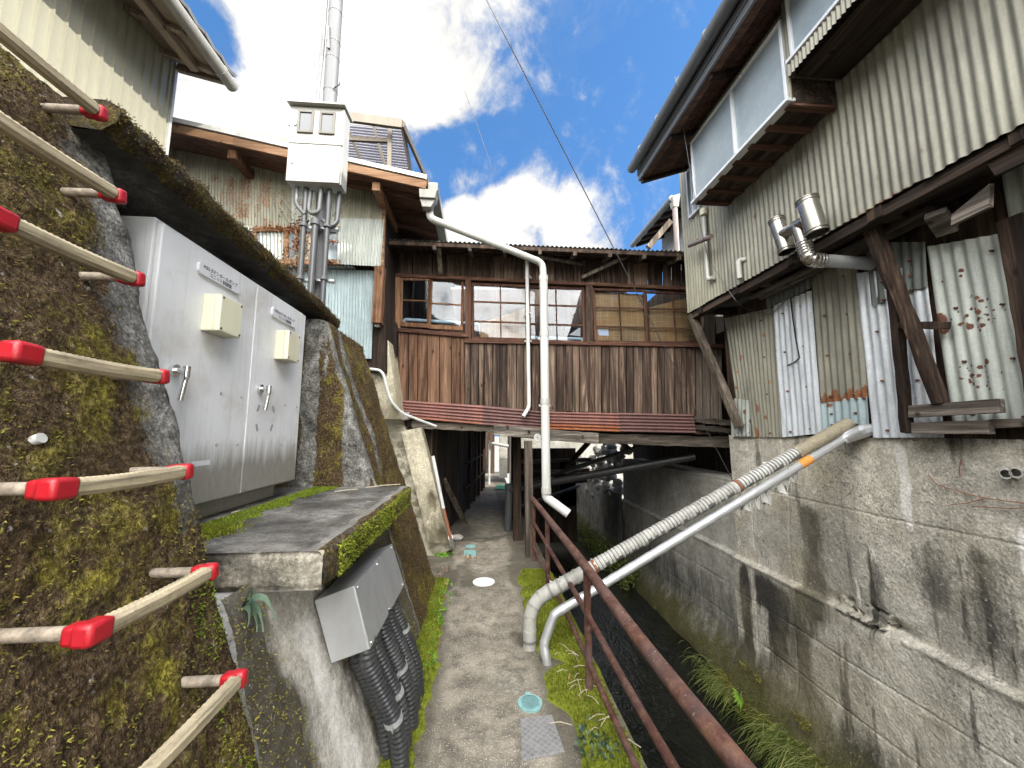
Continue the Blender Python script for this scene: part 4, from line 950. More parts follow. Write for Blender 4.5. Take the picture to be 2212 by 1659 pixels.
mb = MB(); mb.tube([q[3] + V(-.02, 0, -.02), q[3] + V(.02, 0, .01), q[4] + V(.04, 0, .0), q[4] + V(.10, -.05, .03)], [.038, .05, .055, .03], 9); obj('foil_flare', mb, M['foil'], fp, smooth=25)
mb = MB(); dn = (q[3] - q[2]).normalized(); dv = V(0, -.1, -1)
for i in range(34):
    f = g.uniform(.60, .83); p = lerp(q[2], q[3], f) + V(0, 0, -.03); l = g.uniform(.05, .15) * (1 if .63 < f < .8 else .5); w_ = g.uniform(.008, .02)
    tipx = dn * g.uniform(-.02, .02) + V(0, g.uniform(-.03, .03), 0)
    mb.add([p - dn * w_, p + dn * w_, p + dn * w_ * .8 + dv * l * .6 + tipx, p + dv * l + tipx * 2, p - dn * w_ * .6 + dv * l * .7], [(0, 1, 2, 3, 4)])
tag(obj('hanging_shreds', mb, M['wrap'], fp), kind='stuff')
# ------------------------------------------------------------------ right canal wall
XR = 3.2; YC = 4.79
def streak(q, px, py0, py1, wd, s):
    """stain column: centre follows a plumb line under pixel (px, py0) on the wall, from there down to py1"""
    a, b = pX(px, py0, XR), pX(px, py1, XR); c = a.y
    return 1.5 * s * np.exp(-((q[:, 1] - c + .05 * (fbm(q, 3, 3, int(px)) - .5)) / wd) ** 2) * sstep(a.z + .05, a.z - .12, q[:, 2]) * sstep(min(a.z, b.z) - .25, min(a.z, b.z) + .05, q[:, 2])
LZ = .115
def w_right(q):
    w = -.10 + .22 * sstep(.3, -.4, q[:, 2]) + .9 * sstep(-.70, -1.1, q[:, 2])
    for (px, p0, p1, wd, s) in ((1745, 1090, 1290, .13, .75), (1762, 1230, 1300, .14, .5), (1615, 1212, 1420, .075, .85), (1690, 1260, 1400, .13, .8), (1735, 1270, 1480, .10, .6), (1890, 1190, 1330, .10, .45), (2010, 1160, 1300, .16, .45), (2130, 1180, 1400, .12, .35), (1560, 1200, 1330, .05, .25)):
        w = w + streak(q, px, p0, p1, wd, s)
    for (px, p0, p1, wd, s) in ((1942, 950, 1100, .035, 1.0), (2195, 1120, 1330, .02, .45), (1850, 1240, 1285, .02, .6)):
        w = w - streak(q, px, p0, p1, wd, s)
    w = w + .5 * sstep(1.50, 1.60, q[:, 2]) * sstep(2.9, 2.4, q[:, 1])
    y, z = q[:, 1], q[:, 2]
    fine = fbm(np.stack([y * 16, z * 1.1, y * 0], -1), 1, 5, 41); wide = fbm(np.stack([y * 3.2, z * .45, y * 0], -1), 1, 4, 43)
    w = w * (.45 + 1.1 * fine) + 1.0 * sstep(.52, .70, wide) * fine + .55 * sstep(.60, .75, fine) * sstep(1.4, .6, z)
    w = w + .75 * sstep(LZ, LZ - .15, z) * sstep(.0, LZ, z + .35) * sstep(.46, .6, wide) - .35 * sstep(.62, .72, fbm(np.stack([y * 22, z * 1.6, y * 0], -1), 1, 4, 47)) * sstep(1.0, 1.5, z)
    return w
def canal_wall(y0, y1, z0, zt, ny, nz, x, wf, seed, ledge=None, amp=.012, flare=True):
    ys = np.linspace(y0, y1, ny); zs = np.linspace(z0, zt, nz); A, B = np.meshgrid(ys, zs, indexing='ij')
    q = np.stack([A * 0 + x, A, B], -1); f = q.reshape(-1, 3)
    off = (fbm(f, 3, 4, seed) - .5) * amp * 2 + (fbm(f, 18, 3, seed + 1) - .5) * amp * .5
    if ledge is not None:
        off = off + .055 * sstep(ledge + .012, ledge - .012, f[:, 2]) + .012 * np.exp(-((f[:, 2] - ledge + .02) / .03) ** 2)
        chip = np.exp(-((f[:, 1] - pX(1880, 1320, x).y) / .22) ** 2 - ((f[:, 2] - ledge - .02) / .06) ** 2); off = off - chip * (fbm(f, 9, 3, 12) > .42) * .16
        for zc in (.62 + .36, -.30, -.72):
            if zc > ledge or True: off = off - .010 * np.exp(-((f[:, 2] - zc - .01 * np.sin(f[:, 1] * 1.7)) / .006) ** 2)
        for yc in (3.9, 1.9, 4.45 if y1 < 5 else 6.6): off = off - .008 * np.exp(-((f[:, 1] - yc - .02 * np.sin(f[:, 2] * 4)) / .006) ** 2)
    if flare: off = off + .24 * sstep(-.85, -1.42, f[:, 2]) * (.8 + .4 * fbm(f, 2.6, 4, 9))
    w = wf(f); q[..., 0] -= off.reshape(A.shape); return q, w.reshape(A.shape)
q, W = canal_wall(-2.5, YC, -1.6, 1.60, 760, 330, XR, w_right, 4, LZ); mb = MB(); mb.grid(q[:, ::-1], W[:, ::-1])
t_ = q[:, -1, :]; b_ = t_.copy(); b_[:, 0] = 4.3; mb.grid(np.stack([b_, t_], 1), np.full((len(t_), 2), .1))
e_ = q[-1, :, :]; b_ = e_.copy(); b_[:, 0] = 4.3; b_[:, 1] = YC; mb.grid(np.stack([b_, e_], 1), np.full((len(e_), 2), -.1))
single('canal_wall', mb, M['wall'], 'tall stained concrete canal wall on the right, carrying the iron-clad shed', 'wall', smooth=180)
g = np.random.default_rng(6); n = 16000
py_ = g.uniform(1.0, YC, n); pz_ = g.uniform(-1.40, -1.0, n); P = np.stack([XR - .12 - .30 * sstep(-.85, -1.42, pz_), py_, pz_], -1)
dens = fbm(P, 2.4, 3, 3) + .5 * sstep(-1.1, -1.35, P[:, 2]) > .50; tag(obj('moss', tufts(P[dens], np.tile((-.8, 0, .5), (dens.sum(), 1)), .022, .003, .7, 3, 44), M['moss_olive'], None), 'dark moss at the foot of the canal wall', None, None, 'stuff')
def tuft(px, py, n, h, label, X0=2.86, m='grass', wd=.003, spread=(.06, .16, .03)):
    c = np.array(pX(px, py, X0)); P = c + g.normal(0, 1, (n, 3)) * spread; vs = []
    mb = MB()
    for p in P:
        d = V(-.75 + g.normal(0, .2), g.normal(-.1, .35), g.uniform(.25, .9)).normalized(); l = h * g.uniform(.5, 1.2); s = d.cross(V(0, 0, 1)).normalized(); pts = []
        for i in range(6):
            t = i / 5; pts.append(Vector(p) + d * l * t + V(-.10 * l * t * t, 0, -.75 * l * t * t))
        v = []
        for i, a in enumerate(pts): w_ = wd * (1 - (i / 5) ** 1.5) + .0004; v += [a - s * w_, a + s * w_]
        mb.add(v, [(2 * i, 2 * i + 1, 2 * i + 3, 2 * i + 2) for i in range(5)], g.random())
    return single('grass_tuft', mb, M[m], label, 'grass', 'grass tufts at the foot of the canal wall')
tuft(1566, 1478, 260, .30, 'leafy grass tuft hanging over the water beside the bright green seedling'); tuft(1530, 1445, 90, .22, 'small grass tuft farthest along the canal wall foot')
tuft(1725, 1620, 260, .42, 'long pale grass tuft at the foot of the wall, cut by the picture edge'); tuft(1660, 1575, 110, .28, 'short grass tuft between the seedling and the long pale grass')
c = pX(*z9(385, 1190), 2.72); mb = MB()
for k in range(11):
    a = 2 * math.pi * k / 11 + .2; d = V(-.25 + .0, math.cos(a), math.sin(a) * .9).normalized(); s = d.cross(V(-1, 0, .4)).normalized(); l = .10 if k % 2 else .085
    mb.add([c, c + d * l * .55 + s * .016, c + d * l + V(-.01, 0, -.015), c + d * l * .55 - s * .016], [(0, 1, 2, 3)], .6 + .4 * g.random())
single('seedling', mb, M['leaf'], 'bright green star-shaped seedling at the canal wall foot', 'plant')
# weep pipes and dry creeper on the wall
for k, (a, lb) in enumerate((((2172, 1020), 'left grey stub of the pair of drain pipes in the canal wall'), ((2193, 1018), 'right grey stub of the pair of drain pipes in the canal wall'))):
    p = pX(*a, XR); mb = MB(); n = 20; vs = []; ax = V(-.075, -.05, -.005)
    for c_, r in ((p, .030), (p + ax, .030), (p + ax, .025), (p + ax * .2, .025)):
        for j in range(n): an = 2 * math.pi * j / n; vs.append(c_ + V(0, math.cos(an) * r, math.sin(an) * r))
    mb.add(vs, [(b * n + j, b * n + (j + 1) % n, (b + 1) * n + (j + 1) % n, (b + 1) * n + j) for b in range(3) for j in range(n)] + [tuple(3 * n + j for j in range(n))]); single('drain_stub', mb, M['pvc'], lb, 'pipe', 'drain stubs in the canal wall', smooth=40)
mb = MB(); L = lambda *a: mb.tube([pX(*z6(*p), XR - .02) for p in a], .003, 6)
L((1600, 1410), (1650, 1470), (1780, 1510), (1950, 1555), (2090, 1575), (2212, 1590)); L((1740, 1600), (1850, 1588), (1950, 1562)); L((1880, 1610), (2010, 1618), (2100, 1622), (2212, 1620)); L((1800, 1420), (1795, 1360), (1810, 1300))
single('dry_creeper', mb, M['rustband'], 'thin leafless creeper stems on the canal wall at the right edge', 'creeper')
# continuing wall under the house, rubble gap, far low wall
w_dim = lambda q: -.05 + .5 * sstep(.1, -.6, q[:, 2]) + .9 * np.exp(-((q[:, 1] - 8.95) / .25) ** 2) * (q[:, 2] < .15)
q, W = canal_wall(YC + .004, 8.8, -1.6, 1.02, 260, 170, XR + .05, w_dim, 14, .11); mb = MB(); mb.grid(q[:, ::-1], W[:, ::-1])
t_ = q[:, -1, :]; b_ = t_.copy(); b_[:, 0] = 4.6; mb.grid(np.stack([b_, t_], 1)); e_ = q[-1]; b_ = e_.copy(); b_[:, 0] = 4.6; mb.grid(np.stack([b_, e_], 1))
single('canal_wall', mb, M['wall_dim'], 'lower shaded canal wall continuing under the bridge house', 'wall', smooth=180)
mb = MB(); g = np.random.default_rng(8)
for i in range(100):
    px, py = g.uniform(1262, 1342), g.uniform(985, 1072)
    if i >= 78: px, py = g.uniform(1290, 1375), g.uniform(950, 985)
    c = pX(px, py, 3.34); c.x -= g.uniform(0, .10); r = g.uniform(.07, .13); n = 8; vs = []; fs = []
    st_, an = V(g.uniform(.7, 1.2), g.uniform(.8, 1.4), g.uniform(.7, 1.1)), g.uniform(0, 6)
    for a in range(7):
        th = math.pi * a / 6
        for b in range(n):
            ph = 2 * math.pi * b / n + an; d = V(math.sin(th) * math.cos(ph), math.sin(th) * math.sin(ph), math.cos(th)); k = 1 + .22 * (vnoise([[d.x * 2 + i, d.y * 2, d.z * 2]])[0] - .5) * 2
            vs.append((c.x + d.x * r * st_.x * k, c.y + d.y * r * st_.y * k * 1.5, c.z + d.z * r * st_.z * k))
    fs = [(a * n + b, a * n + (b + 1) % n, (a + 1) * n + (b + 1) % n, (a + 1) * n + b) for a in range(6) for b in range(n)]
    mb.add(vs, fs)
single('stone_wall', mb, M['stone'], 'dry wall of round stones in the gap under the bridge house', 'wall', smooth=180)
q = [pX(*a, 3.25) for a in ((1336, 1078), (1150, 1055))]; mb = MB()
q, W = canal_wall(8.81, 13.5, -1.6, .20, 120, 60, XR + .02, lambda q: .25 + .9 * np.exp(-((q[:, 1] - 9.6) / .5) ** 2), 24, None, .02); mb.grid(q[:, ::-1], W[:, ::-1])
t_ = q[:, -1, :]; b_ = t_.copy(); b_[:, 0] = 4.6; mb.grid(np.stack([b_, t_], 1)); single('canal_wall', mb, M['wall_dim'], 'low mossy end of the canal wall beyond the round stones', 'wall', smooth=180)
mb = MB(); a, b = pX(1160, 1060, 3.3), None
mb.box((.95, 12.6, -1.5), (6.0, 13.2, 1.75)); single('far_wall', mb, M['wall_dim'], 'grey concrete wall closing the canal beyond the bridge house', 'wall')
for (px0, px1, pyt, pyb, Yv, mk, nm, lb) in ((1208, 1252, 992, 1068, 10.2, 'plaster', 'concrete_pier', 'pale concrete pier beside the round stones'),):
    a, b = pY(px0, pyt, Yv), pY(px1, pyb, Yv); mb = MB(); mb.box((a.x, Yv, b.z - .3), (b.x, Yv + .5, a.z)); single(nm, mb, M[mk], lb, 'pier', bevel=.01)
mb = MB(); ga = np.random.default_rng(17)
P = np.stack([ga.uniform(2.7, 3.15, 900), ga.uniform(7.5, 11, 900), ga.uniform(-1.38, -1.0, 900)], -1)
tag(obj('moss', tufts(P, np.tile((-.5, 0, .6), (900, 1)), .10, .006, .7, 3, 49), M['grass'], None), 'grass along the far canal foot', None, None, 'stuff')
# ------------------------------------------------------------------ right iron-clad building
XO = 2.75
shed = thing('iron_clad_building', 'tall corrugated iron building overhanging the canal wall on the right', 'building', (4.5, 1.0, 1.6))
YE = pX(1485, 675, XO).y; ZB = 3.22
nO = (-1, 0, 0)
def w_upper(P, U, Vv):
    return .10 * (fbm(P, 6, 3, 4) > .6) + .5 * np.exp(-((P[:, 1] - 2.25) / .25) ** 2) * sstep(ZB + .07, ZB, P[:, 2])
def spots(P, n, seed, r=.02, amp=1.0):
    g = np.random.default_rng(seed); lo, hi = P.min(0), P.max(0); w = np.zeros(len(P))
    for _ in range(n):
        c = g.uniform(lo, hi); w = np.maximum(w, amp * np.exp(-(((P[:, 1] - c[1]) ** 2 + (P[:, 2] - c[2]) ** 2) / (r * g.uniform(.4, 1.3)) ** 2)))
    return w
Ys = [YE, 4.02, 2.9, 2.0, 1.1, .2, -.7, -3.5]
for i, (a, b) in enumerate(zip(Ys, Ys[1:])):
    mb = MB(); dz = RNG.uniform(-.015, .02); x = XO - .004 * (i % 2)
    pit = .060
    mb.sheet((x, a + (.03 if i else 0), ZB + dz), (x, b, ZB + dz), (x, b, 4.42), (x, a + (.03 if i else 0), 4.42), pit, .0082, nO, rows=26, seg=8, wob=.007, rnd=RNG.uniform(0, .6), ragged=.008,
             wfun=lambda P, U, Vv: np.maximum(w_upper(P, U, Vv), spots(P, 14, i + 3, .012)))
    obj('wall_sheet', mb, M['corr_cream'] if i in (0,) else M['corr_green'], shed, smooth=180)
    mb = MB(); mb.sheet((x - .006, a + (.02 if i else 0), 4.38), (x - .006, b, 4.38), (x - .006, b, 5.9), (x - .006, a + (.02 if i else 0), 5.9), .060, .008, nO, rows=14, seg=8, wob=.004, rnd=RNG.uniform(.3, .9))
    obj('wall_sheet', mb, M['corr_green'], shed, smooth=180)
mb = MB(); mb.box((XO + .03, -3.5, ZB + .02), (8.0, YE - .01, 5.9)); mb.box((XO + .03, YE - .012, ZB + .0), (6, YE, 5.9)); obj('core', mb, M['timber_dark_y'], shed)
mb = MB(); mb.sheet((XO, YE, ZB), (5.5, YE, ZB), (5.5, YE, 5.9), (XO, YE, 5.9), .034, .006, (0, 1, 0), rows=4, seg=6); obj('end_wall', mb, M['corr_green'], shed, smooth=180)
# eave: gutter, fascia, soffit and roof
G1, G2 = pZ(1364, 365, 5.1), pZ(1577, 0, 5.1); gd = (G2 - G1).normalized(); G0 = G1; G3 = G1 + gd * 8.0
mb = MB(); n = 12; vs = []; fs = []                                  # half round gutter
for c in (G0, G3):
    for r in (.062, .055):
        for k in range(n + 1):
            a = math.pi + math.pi * k / n; vs.append(c + V(math.cos(a) * r, 0, math.sin(a) * r))
w_ = n + 1
for r_ in (0, 1): fs += [(r_ * w_ + k, r_ * w_ + k + 1, (2 + r_) * w_ + k + 1, (2 + r_) * w_ + k) for k in range(n)]
fs += [tuple(list(range(w_)) + list(range(2 * w_ - 1, w_ - 1, -1)))]
fs += [(0, w_, 3 * w_, 2 * w_), (n, w_ + n, 3 * w_ + n, 2 * w_ + n)]
mb.add(vs, fs); gt = obj('gutter', mb, M['gutter_dark'], shed, smooth=50)
mb = MB()
for k in range(16): c = G0 + gd * (.35 + .46 * k); mb.tube([c, c + gd * .016], .067, 20)
objs('gutter_bracket', mb, M['gutter_dark'], gt, smooth=50)
fo = V(.085, 0, 0)
mb = MB(); mb.plate([G0 + fo + V(0, 0, -.17), G3 + fo + V(0, 0, -.17), G3 + fo + V(0, 0, -.02), G0 + fo + V(0, 0, -.02)], .025, (-1, 0, 0)); mb.plate([G0 + fo + V(-.012, 0, -.10), G3 + fo + V(-.012, 0, -.10), G3 + fo + V(-.012, 0, -.02), G0 + fo + V(-.012, 0, -.02)], .01, (-1, 0, 0)); obj('fascia', mb, M['gutter_dark'], shed)
s0, s3 = G0 + fo + V(.03, 0, -.15), G3 + fo + V(.03, 0, -.15); up = V(.86, 0, .30)
mb = MB()
for k in range(9):
    a = k / 9 + .004; b = (k + 1) / 9 - .004; mb.plate([s0 + up * a + V(0, 0, RNG.uniform(0, .006)), s3 + up * a, s3 + up * b, s0 + up * b], .02, (0, 0, 1))
obj('soffit', mb, M['soffit_dark'], shed)
mb = MB()
for k in range(9): c = s0 + gd * (.03 + .75 * k); mb.beam(c + V(0, 0, -.03), c + up + V(0, 0, -.03), .05, .07)
objs('rafter', mb, M['timber_dark'], shed)
rp = V(4.6, 0, 1.62)
mb = MB(); a, b = G0 + V(.0, 0, .02), G3 + V(.0, 0, .02); mb.plate([a, b, b + rp, a + rp], .05, (-.33, 0, .94)); obj('roof', mb, M['tile'], shed)
# unseen taller storey and roof added behind the camera to shade the left side
mb = MB(); mb.box((2.95, -7, 5.3), (8.5, 2.95, 6.55)); obj('shade_storey', mb, M['corr_green'], shed)
mb = MB(); mb.plate([(2.5, 3.1, 6.65), (2.5, -7.2, 6.65), (6.0, -7.2, 7.9), (6.0, 3.1, 7.9)], .08, (-.33, 0, .94)); obj('roof', mb, M['tile'], shed)
# window bays
XB = 2.35
def bay(y_a, y_b, zb, zt, mull, skirt, nm='window_bay'):
    mb = MB(); mb.box((XB + .02, y_b, zb - skirt - .02), (XO - .01, y_a, zt + .02)); 
    fr = obj(nm, mb, M['timber_dark_y'], shed)
    f = .028; mb = MB(); x0, x1 = XB - .018, XB + .018
    mb.box((x0, y_b, zb), (x1, y_a, zb + f)); mb.box((x0, y_b, zt - f), (x1, y_a, zt))
    for yy in [y_a - f, y_b] + [m - f / 2 for m in mull]: mb.box((x0 - .002, yy, zb + f + .001), (x1, yy + f, zt - f - .001))
    mb.box((XB - .045, y_b - .02, zb - .03), (XB + .03, y_a + .02, zb - .002))
    obj('frame', mb, M['alu'], fr, bevel=.003)
    mb = MB(); ed = [y_a - f] + [m for m in mull] + [y_b + f]
    for k, (p, q_) in enumerate(zip(ed, ed[1:])):
        a_ = p - (f / 2 if k else 0); b_ = q_ + (f / 2 if k < len(ed) - 2 else 0)
        x = XB - .004 + .008 * (k % 2); mb.plate([(x, a_, zb + f), (x, b_, zb + f), (x, b_, zt - f), (x, a_, zt - f)], .006, (-1, 0, 0))
    obj('pane', mb, M['frost'], fr)
    return fr
ya, yb = pX(1502, 440, XB).y, pX(1706, 213, XB).y; zb = pX(1502, 440, XB).z + .03; zt = pX(1496, 306, XB).z
b1 = bay(ya, yb, zb, zt, [pX(1590, 318, XB).y], .0)
mb = MB(); mb.sheet((XB - .03, ya + .04, zt + .01), (XB - .03, yb - .05, zt + .01), (XO - .02, yb - .05, zt + .06), (XO - .02, ya + .04, zt + .06), .034, .007, (0, 0, 1), rows=2, seg=6); obj('bay_roof', mb, M['corr_green'], b1, smooth=180)
mb = MB()
for k in range(7): yy = lerp(ya - .03, yb + .03, k / 6); mb.box((XB + .0, yy - .03, zb - .045), (XO - .02, yy + .03, zb - .024))
obj('sill_boards', mb, M['soffit_dark'], b1)
y2 = pX(1712, 128, XB).y; z2b = pX(1712, 128, XB).z
b2 = bay(y2, .2, z2b, z2b + .75, [1.5], .12)
mb = MB(); a = pX(1729, 148, XB - .03); zs = z2b - .14
mb.sheet((XB - .035, y2 + .02, zs), (XB - .035, .2, zs), (XB - .03, .2, z2b - .03), (XB - .03, y2 + .02, z2b - .03), .034, .007, nO, rows=2, seg=6); mb.sheet((XB - .03, y2 + .02, zs), (XO - .02, y2 + .02, zs), (XO - .02, y2 + .02, z2b + .6), (XB - .03, y2 + .02, z2b + .6), .034, .005, (0, 1, 0), rows=2, seg=6); obj('skirt', mb, M['corr_green'], b2, smooth=180)
mb = MB(); mb.sheet((XB - .005, yb - .012, zb - .02), (XB - .005, y2 + .03, zb - .02), (XB - .005, y2 + .03, zt + .4), (XB - .005, yb - .012, zt + .4), .05, .008, nO, rows=3, seg=8); obj('corner_sheet', mb, M['corr_cream'], b1, smooth=180)
# small far window and little vent in the wall
a, b = pX(*z3(45, 1165), XO - .03), pX(*z3(120, 1340), XO - .03)
mb = MB(); q0, q1 = a.y, b.y - .02; z0_, z1_ = b.z - .02, a.z + .10
mb.box((XO - .05, q1, z0_), (XO - .012, q0, z0_ + .03)); mb.box((XO - .05, q1, z1_), (XO - .012, q0, z1_ + .03)); mb.box((XO - .05, q0 - .03, z0_ + .031), (XO - .012, q0, z1_ - .001)); mb.box((XO - .05, (q0 + q1) / 2 - .015, z0_ + .031), (XO - .012, (q0 + q1) / 2 + .015, z1_ - .001))
sw = obj('side_window', mb, M['alu'], shed, bevel=.003); mb = MB(); mb.box((XO - .03, q1, z0_ + .03), (XO - .02, q0 - .03, z1_)); obj('pane', mb, M['frost'], sw)
a = pX(*z3(355, 350), XO); mb = MB(); mb.hexa([a + V(-.02, .10, -.07), a + V(-.02, -.09, -.07), a + V(-.02, -.10, .08), a + V(-.02, .09, .06), a + V(.05, .10, -.07), a + V(.05, -.09, -.07), a + V(.05, -.10, .08), a + V(.05, .09, .06)]); obj('vent_board', mb, M['frame_lit'], shed)
# ---- lower iron wall of patched sheets
XL = XR - .02
def sheet6(corners, pitch, amp, mk, dx=0.0, rows=40, wob=.006, wfun=None, rnd=None, ragged=.0, along=None):
    q = [pX(*z6(*c), XL - dx) for c in corners]; nr_, nc_ = 4, max(2, int((q[0] - q[1]).length / .22))                      # c00 bottom-left, c10 bottom-right, c11 top-right, c01 top-left
    mb = MB(); mb.sheet(*q, pitch, amp, nO, rows=rows, seg=8, wob=wob, wfun=wfun, rnd=rnd, ragged=ragged)
    for i_ in range(nr_):
        for j_ in range(nc_):
            c_ = lerp(lerp(q[0], q[1], (j_ + .5) / nc_), lerp(q[3], q[2], (j_ + .5) / nc_), (i_ + .12 + RNG.uniform(-.02, .02)) / (nr_ - .6)) if i_ < nr_ - 1 or True else None
            if c_.z < q[2].z - .05: mb.tube([c_ + V(.004, 0, 0), c_ - V(amp + .004, 0, 0)], .008, 8, True, .9, 0.0); mb.w[-1][:] = .75
    return obj('patch_sheet', mb, M[mk], shed, smooth=180)
rustbot = lambda h: (lambda P, U, Vv: sstep(h, 0, Vv + .12 * (fbm(np.stack([U * 22, Vv * 2, U * 0], -1), 1, 3, 3) - .5)) * 1.15)
def holes(P, U, Vv): return np.maximum(spots(P, 26, 5, .022, .9), .8 * np.exp(-((U - .42) / .06) ** 2) * sstep(.16, .02, Vv) + .7 * np.exp(-((U - .5) ** 2 / .003 + (Vv - .22) ** 2 / .002)))
sheet6(((395, 1166), (656, 1166), (612, 330), (285, 400)), .070, .009, 'corr_green', .0, wfun=holes, rnd=.1)
sheet6(((330, 1160), (460, 1160), (455, 930), (325, 910)), .070, .008, 'corr_pale', .012, wfun=lambda P, U, Vv: spots(P, 8, 9, .03), rnd=.4)
sheet6(((655, 1166), (912, 1140), (838, 222), (600, 318)), .072, .010, 'corr_silver', .014, wob=.012, wfun=lambda P, U, Vv: spots(P, 8, 12, .012, .8), rnd=.1)
sheet6(((905, 945), (1203, 912), (1132, 60), (838, 60)), .072, .010, 'corr_green', .006, rows=60, wfun=rustbot(.105), rnd=.0)
sheet6(((915, 1166), (1225, 1166), (1208, 905), (900, 930)), .072, .009, 'corr_blue', .0, wfun=lambda P, U, Vv: .8 * np.exp(-((U - .2) ** 2 / .01 + (Vv - .85) ** 2 / .006)), rnd=.1)
sheet6(((1240, 1168), (1700, 1168), (1585, 60), (1128, 110)), .072, .010, 'corr_silver', .016, wob=.014, wfun=lambda P, U, Vv: spots(P, 7, 22, .012, .8), rnd=.0)
sheet6(((1232, 325), (1592, 190), (1580, -90), (1190, -90)), .072, .010, 'corr_dark', .032, rnd=.3, ragged=.012)
sheet6(((560, 340), (848, 205), (860, 90), (540, 160)), .070, .008, 'corr_dark', .026, rnd=.1, ragged=.01)
mb = MB(); tp_ = [pX(*z6(*p), XL - .028) for p in ((705, 225), (722, 380), (745, 540), (768, 655), (735, 685), (690, 705))]
for a_, b_ in zip(tp_, tp_[1:]): mb.beam(a_, b_, .006, .012)
obj('torn_seam', mb, M['black'], shed)
def rust6(P, U, Vv):
    w = np.zeros(len(P)); g = np.random.default_rng(15)
    def sp(zx, zy, r, s=1.0, ky=1.4):
        c = pX(*z6(zx, zy), XL); return s * np.exp(-(((P[:, 1] - c.y) / r) ** 2 + ((P[:, 2] - c.z) / (r * ky)) ** 2) ** 1.5)
    for zx, zy, r in ((1690, 415, .075), (1715, 470, .05), (1885, 455, .03), (1945, 360, .028), (1945, 405, .022), (1970, 445, .022), (1870, 385, .018), (1935, 270, .02), (1830, 95, .022), (1830, 128, .016), (1995, 680, .03), (1945, 715, .022), (1890, 770, .026), (1945, 770, .018), (1905, 825, .018), (1815, 440, .018), (1770, 410, .014), (1700, 165, .012)): w = np.maximum(w, sp(zx, zy, r * .52))
    for _ in range(46): w = np.maximum(w, sp(g.normal(1930, 75), g.choice([g.normal(380, 70), g.normal(770, 40)]), g.uniform(.004, .009)))
    return w
sheet6(((1750, 1060), (2420, 1090), (2150, -160), (1588, -60)), .073, .010, 'corr_pale', .022, rows=150, wob=.005, wfun=rust6, rnd=.0)
mb = MB(); mb.sheet((XL + .0, 1.95, 1.55), (XL, -3.5, 1.55), (XL, -3.5, 3.3), (XL, 1.95, 3.3), .076, .010, nO, rows=4, seg=6); obj('patch_sheet', mb, M['corr_pale'], shed, smooth=180)
mb = MB(); mb.box((3.75, YC + .02, .9), (6.0, 9.4, 3.2)); obj('leak_block', mb, M['timber_dark'], shed)  # dark box added to stop light leaking in under the bridge house
mb = MB(); mb.box((XR + .02, -3.5, 1.60), (6.0, YC - .02, 3.22)); obj('lower_core', mb, M['timber_dark'], shed)
# underside of the overhang
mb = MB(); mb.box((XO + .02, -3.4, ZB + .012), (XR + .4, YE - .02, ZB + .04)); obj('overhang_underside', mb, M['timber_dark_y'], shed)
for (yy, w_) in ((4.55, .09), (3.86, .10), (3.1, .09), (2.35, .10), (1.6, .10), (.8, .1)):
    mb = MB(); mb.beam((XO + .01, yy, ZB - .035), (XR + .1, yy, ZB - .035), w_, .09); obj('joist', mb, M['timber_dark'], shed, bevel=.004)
mb = MB(); mb.beam((XO + .07, YE - .05, ZB - .045), (XO + .07, -3, ZB - .045), .09, .08); obj('edge_beam', mb, M['timber_dark_y'], shed, bevel=.004)
for x_ in (XO + .22, XO + .33): mb = MB(); mb.beam((x_, 3.9, ZB - .10), (x_ + .03, 2.2, ZB - .085), .05, .035); obj('batten', mb, M['timber_y'], shed)
a = pX(*z6(430, 178), 2.82); b = pX(*z6(775, 182), 3.16); mb = MB(); mb.beam(a, b, .075, .05); obj('bracket', mb, M['timber_y'], shed)
mb = MB(); q = [pX(*z3(*p), 2.85) for p in ((1740, 1450), (1985, 1330), (1990, 1180), (1745, 1380))]; mb.plate(q, .03, (-1, 0, 0)); obj('loose_board', mb, M['timber_y'], shed)
mb = MB(); q = [pX(*z3(*p), 2.80) for p in ((1900, 940), (2025, 1130), (2212, 1040), (2212, 780))]; mb.plate(q, .03, (-1, 0, 0)); obj('dark_panel', mb, M['timber_dark_y'], shed)
mb = MB(); a, b = pX(*z3(1640, 1370), 2.9), pX(*z3(1720, 1490), 3.05); mb.beam(a, b, .10, .05); obj('wedge_board', mb, M['timber_y'], shed)
# timber props in front of the lower wall
def prop(name, lab, cat, pa, Xa, pb, Xb, w_, h_, m='timber_dark', ext=0.0):
    a, b = pX(*pa, Xa), pX(*pb, Xb); d = (b - a).normalized(); b = b + d * ext; mb = MB(); mb.beam(a, b, w_, h_, (1, 0, 0), None, 10, .004); return single(name, mb, M[m], lab, cat, bevel=.005)
prop('brace', 'thick dark diagonal brace leaning under the overhang, right of the thin post', 'brace', (1880, 470), 2.88, (2033, 872), 3.04, .062, .075)
prop('post', 'thin dark post with a split top in front of the silver sheets', 'post', (1928, 600), 2.99, (1960, 935), 3.05, .055, .06)
prop('brace', 'short inclined dark timber running from the overhang to the top of the thin post', 'brace', (1866, 468), 2.86, (1930, 620), 2.97, .05, .08)
prop('stub_rail', 'short horizontal wooden stub between the thin post and the rust patch', 'bar', (1940, 703), 3.0, (2052, 703), 3.10, .05, .045)
def plank(c, X, th, lab, m='timber_y'):
    q = [pX(*z6(*p), X) for p in c]; mb = MB(); mb.plate(q, th, (-1, 0, 0)); return single('plank', mb, M[m], lab, 'plank', 'planks nailed at the foot of the iron wall', bevel=.004)
plank(((1462, 1040), (2052, 1008), (2040, 916), (1465, 962)), 3.02, .05, 'upper grey plank nailed across the foot of the props')
plank(((1442, 1142), (1985, 1146), (1965, 1055), (1460, 1072)), 3.05, .05, 'lower grey plank lying just above the canal wall top')
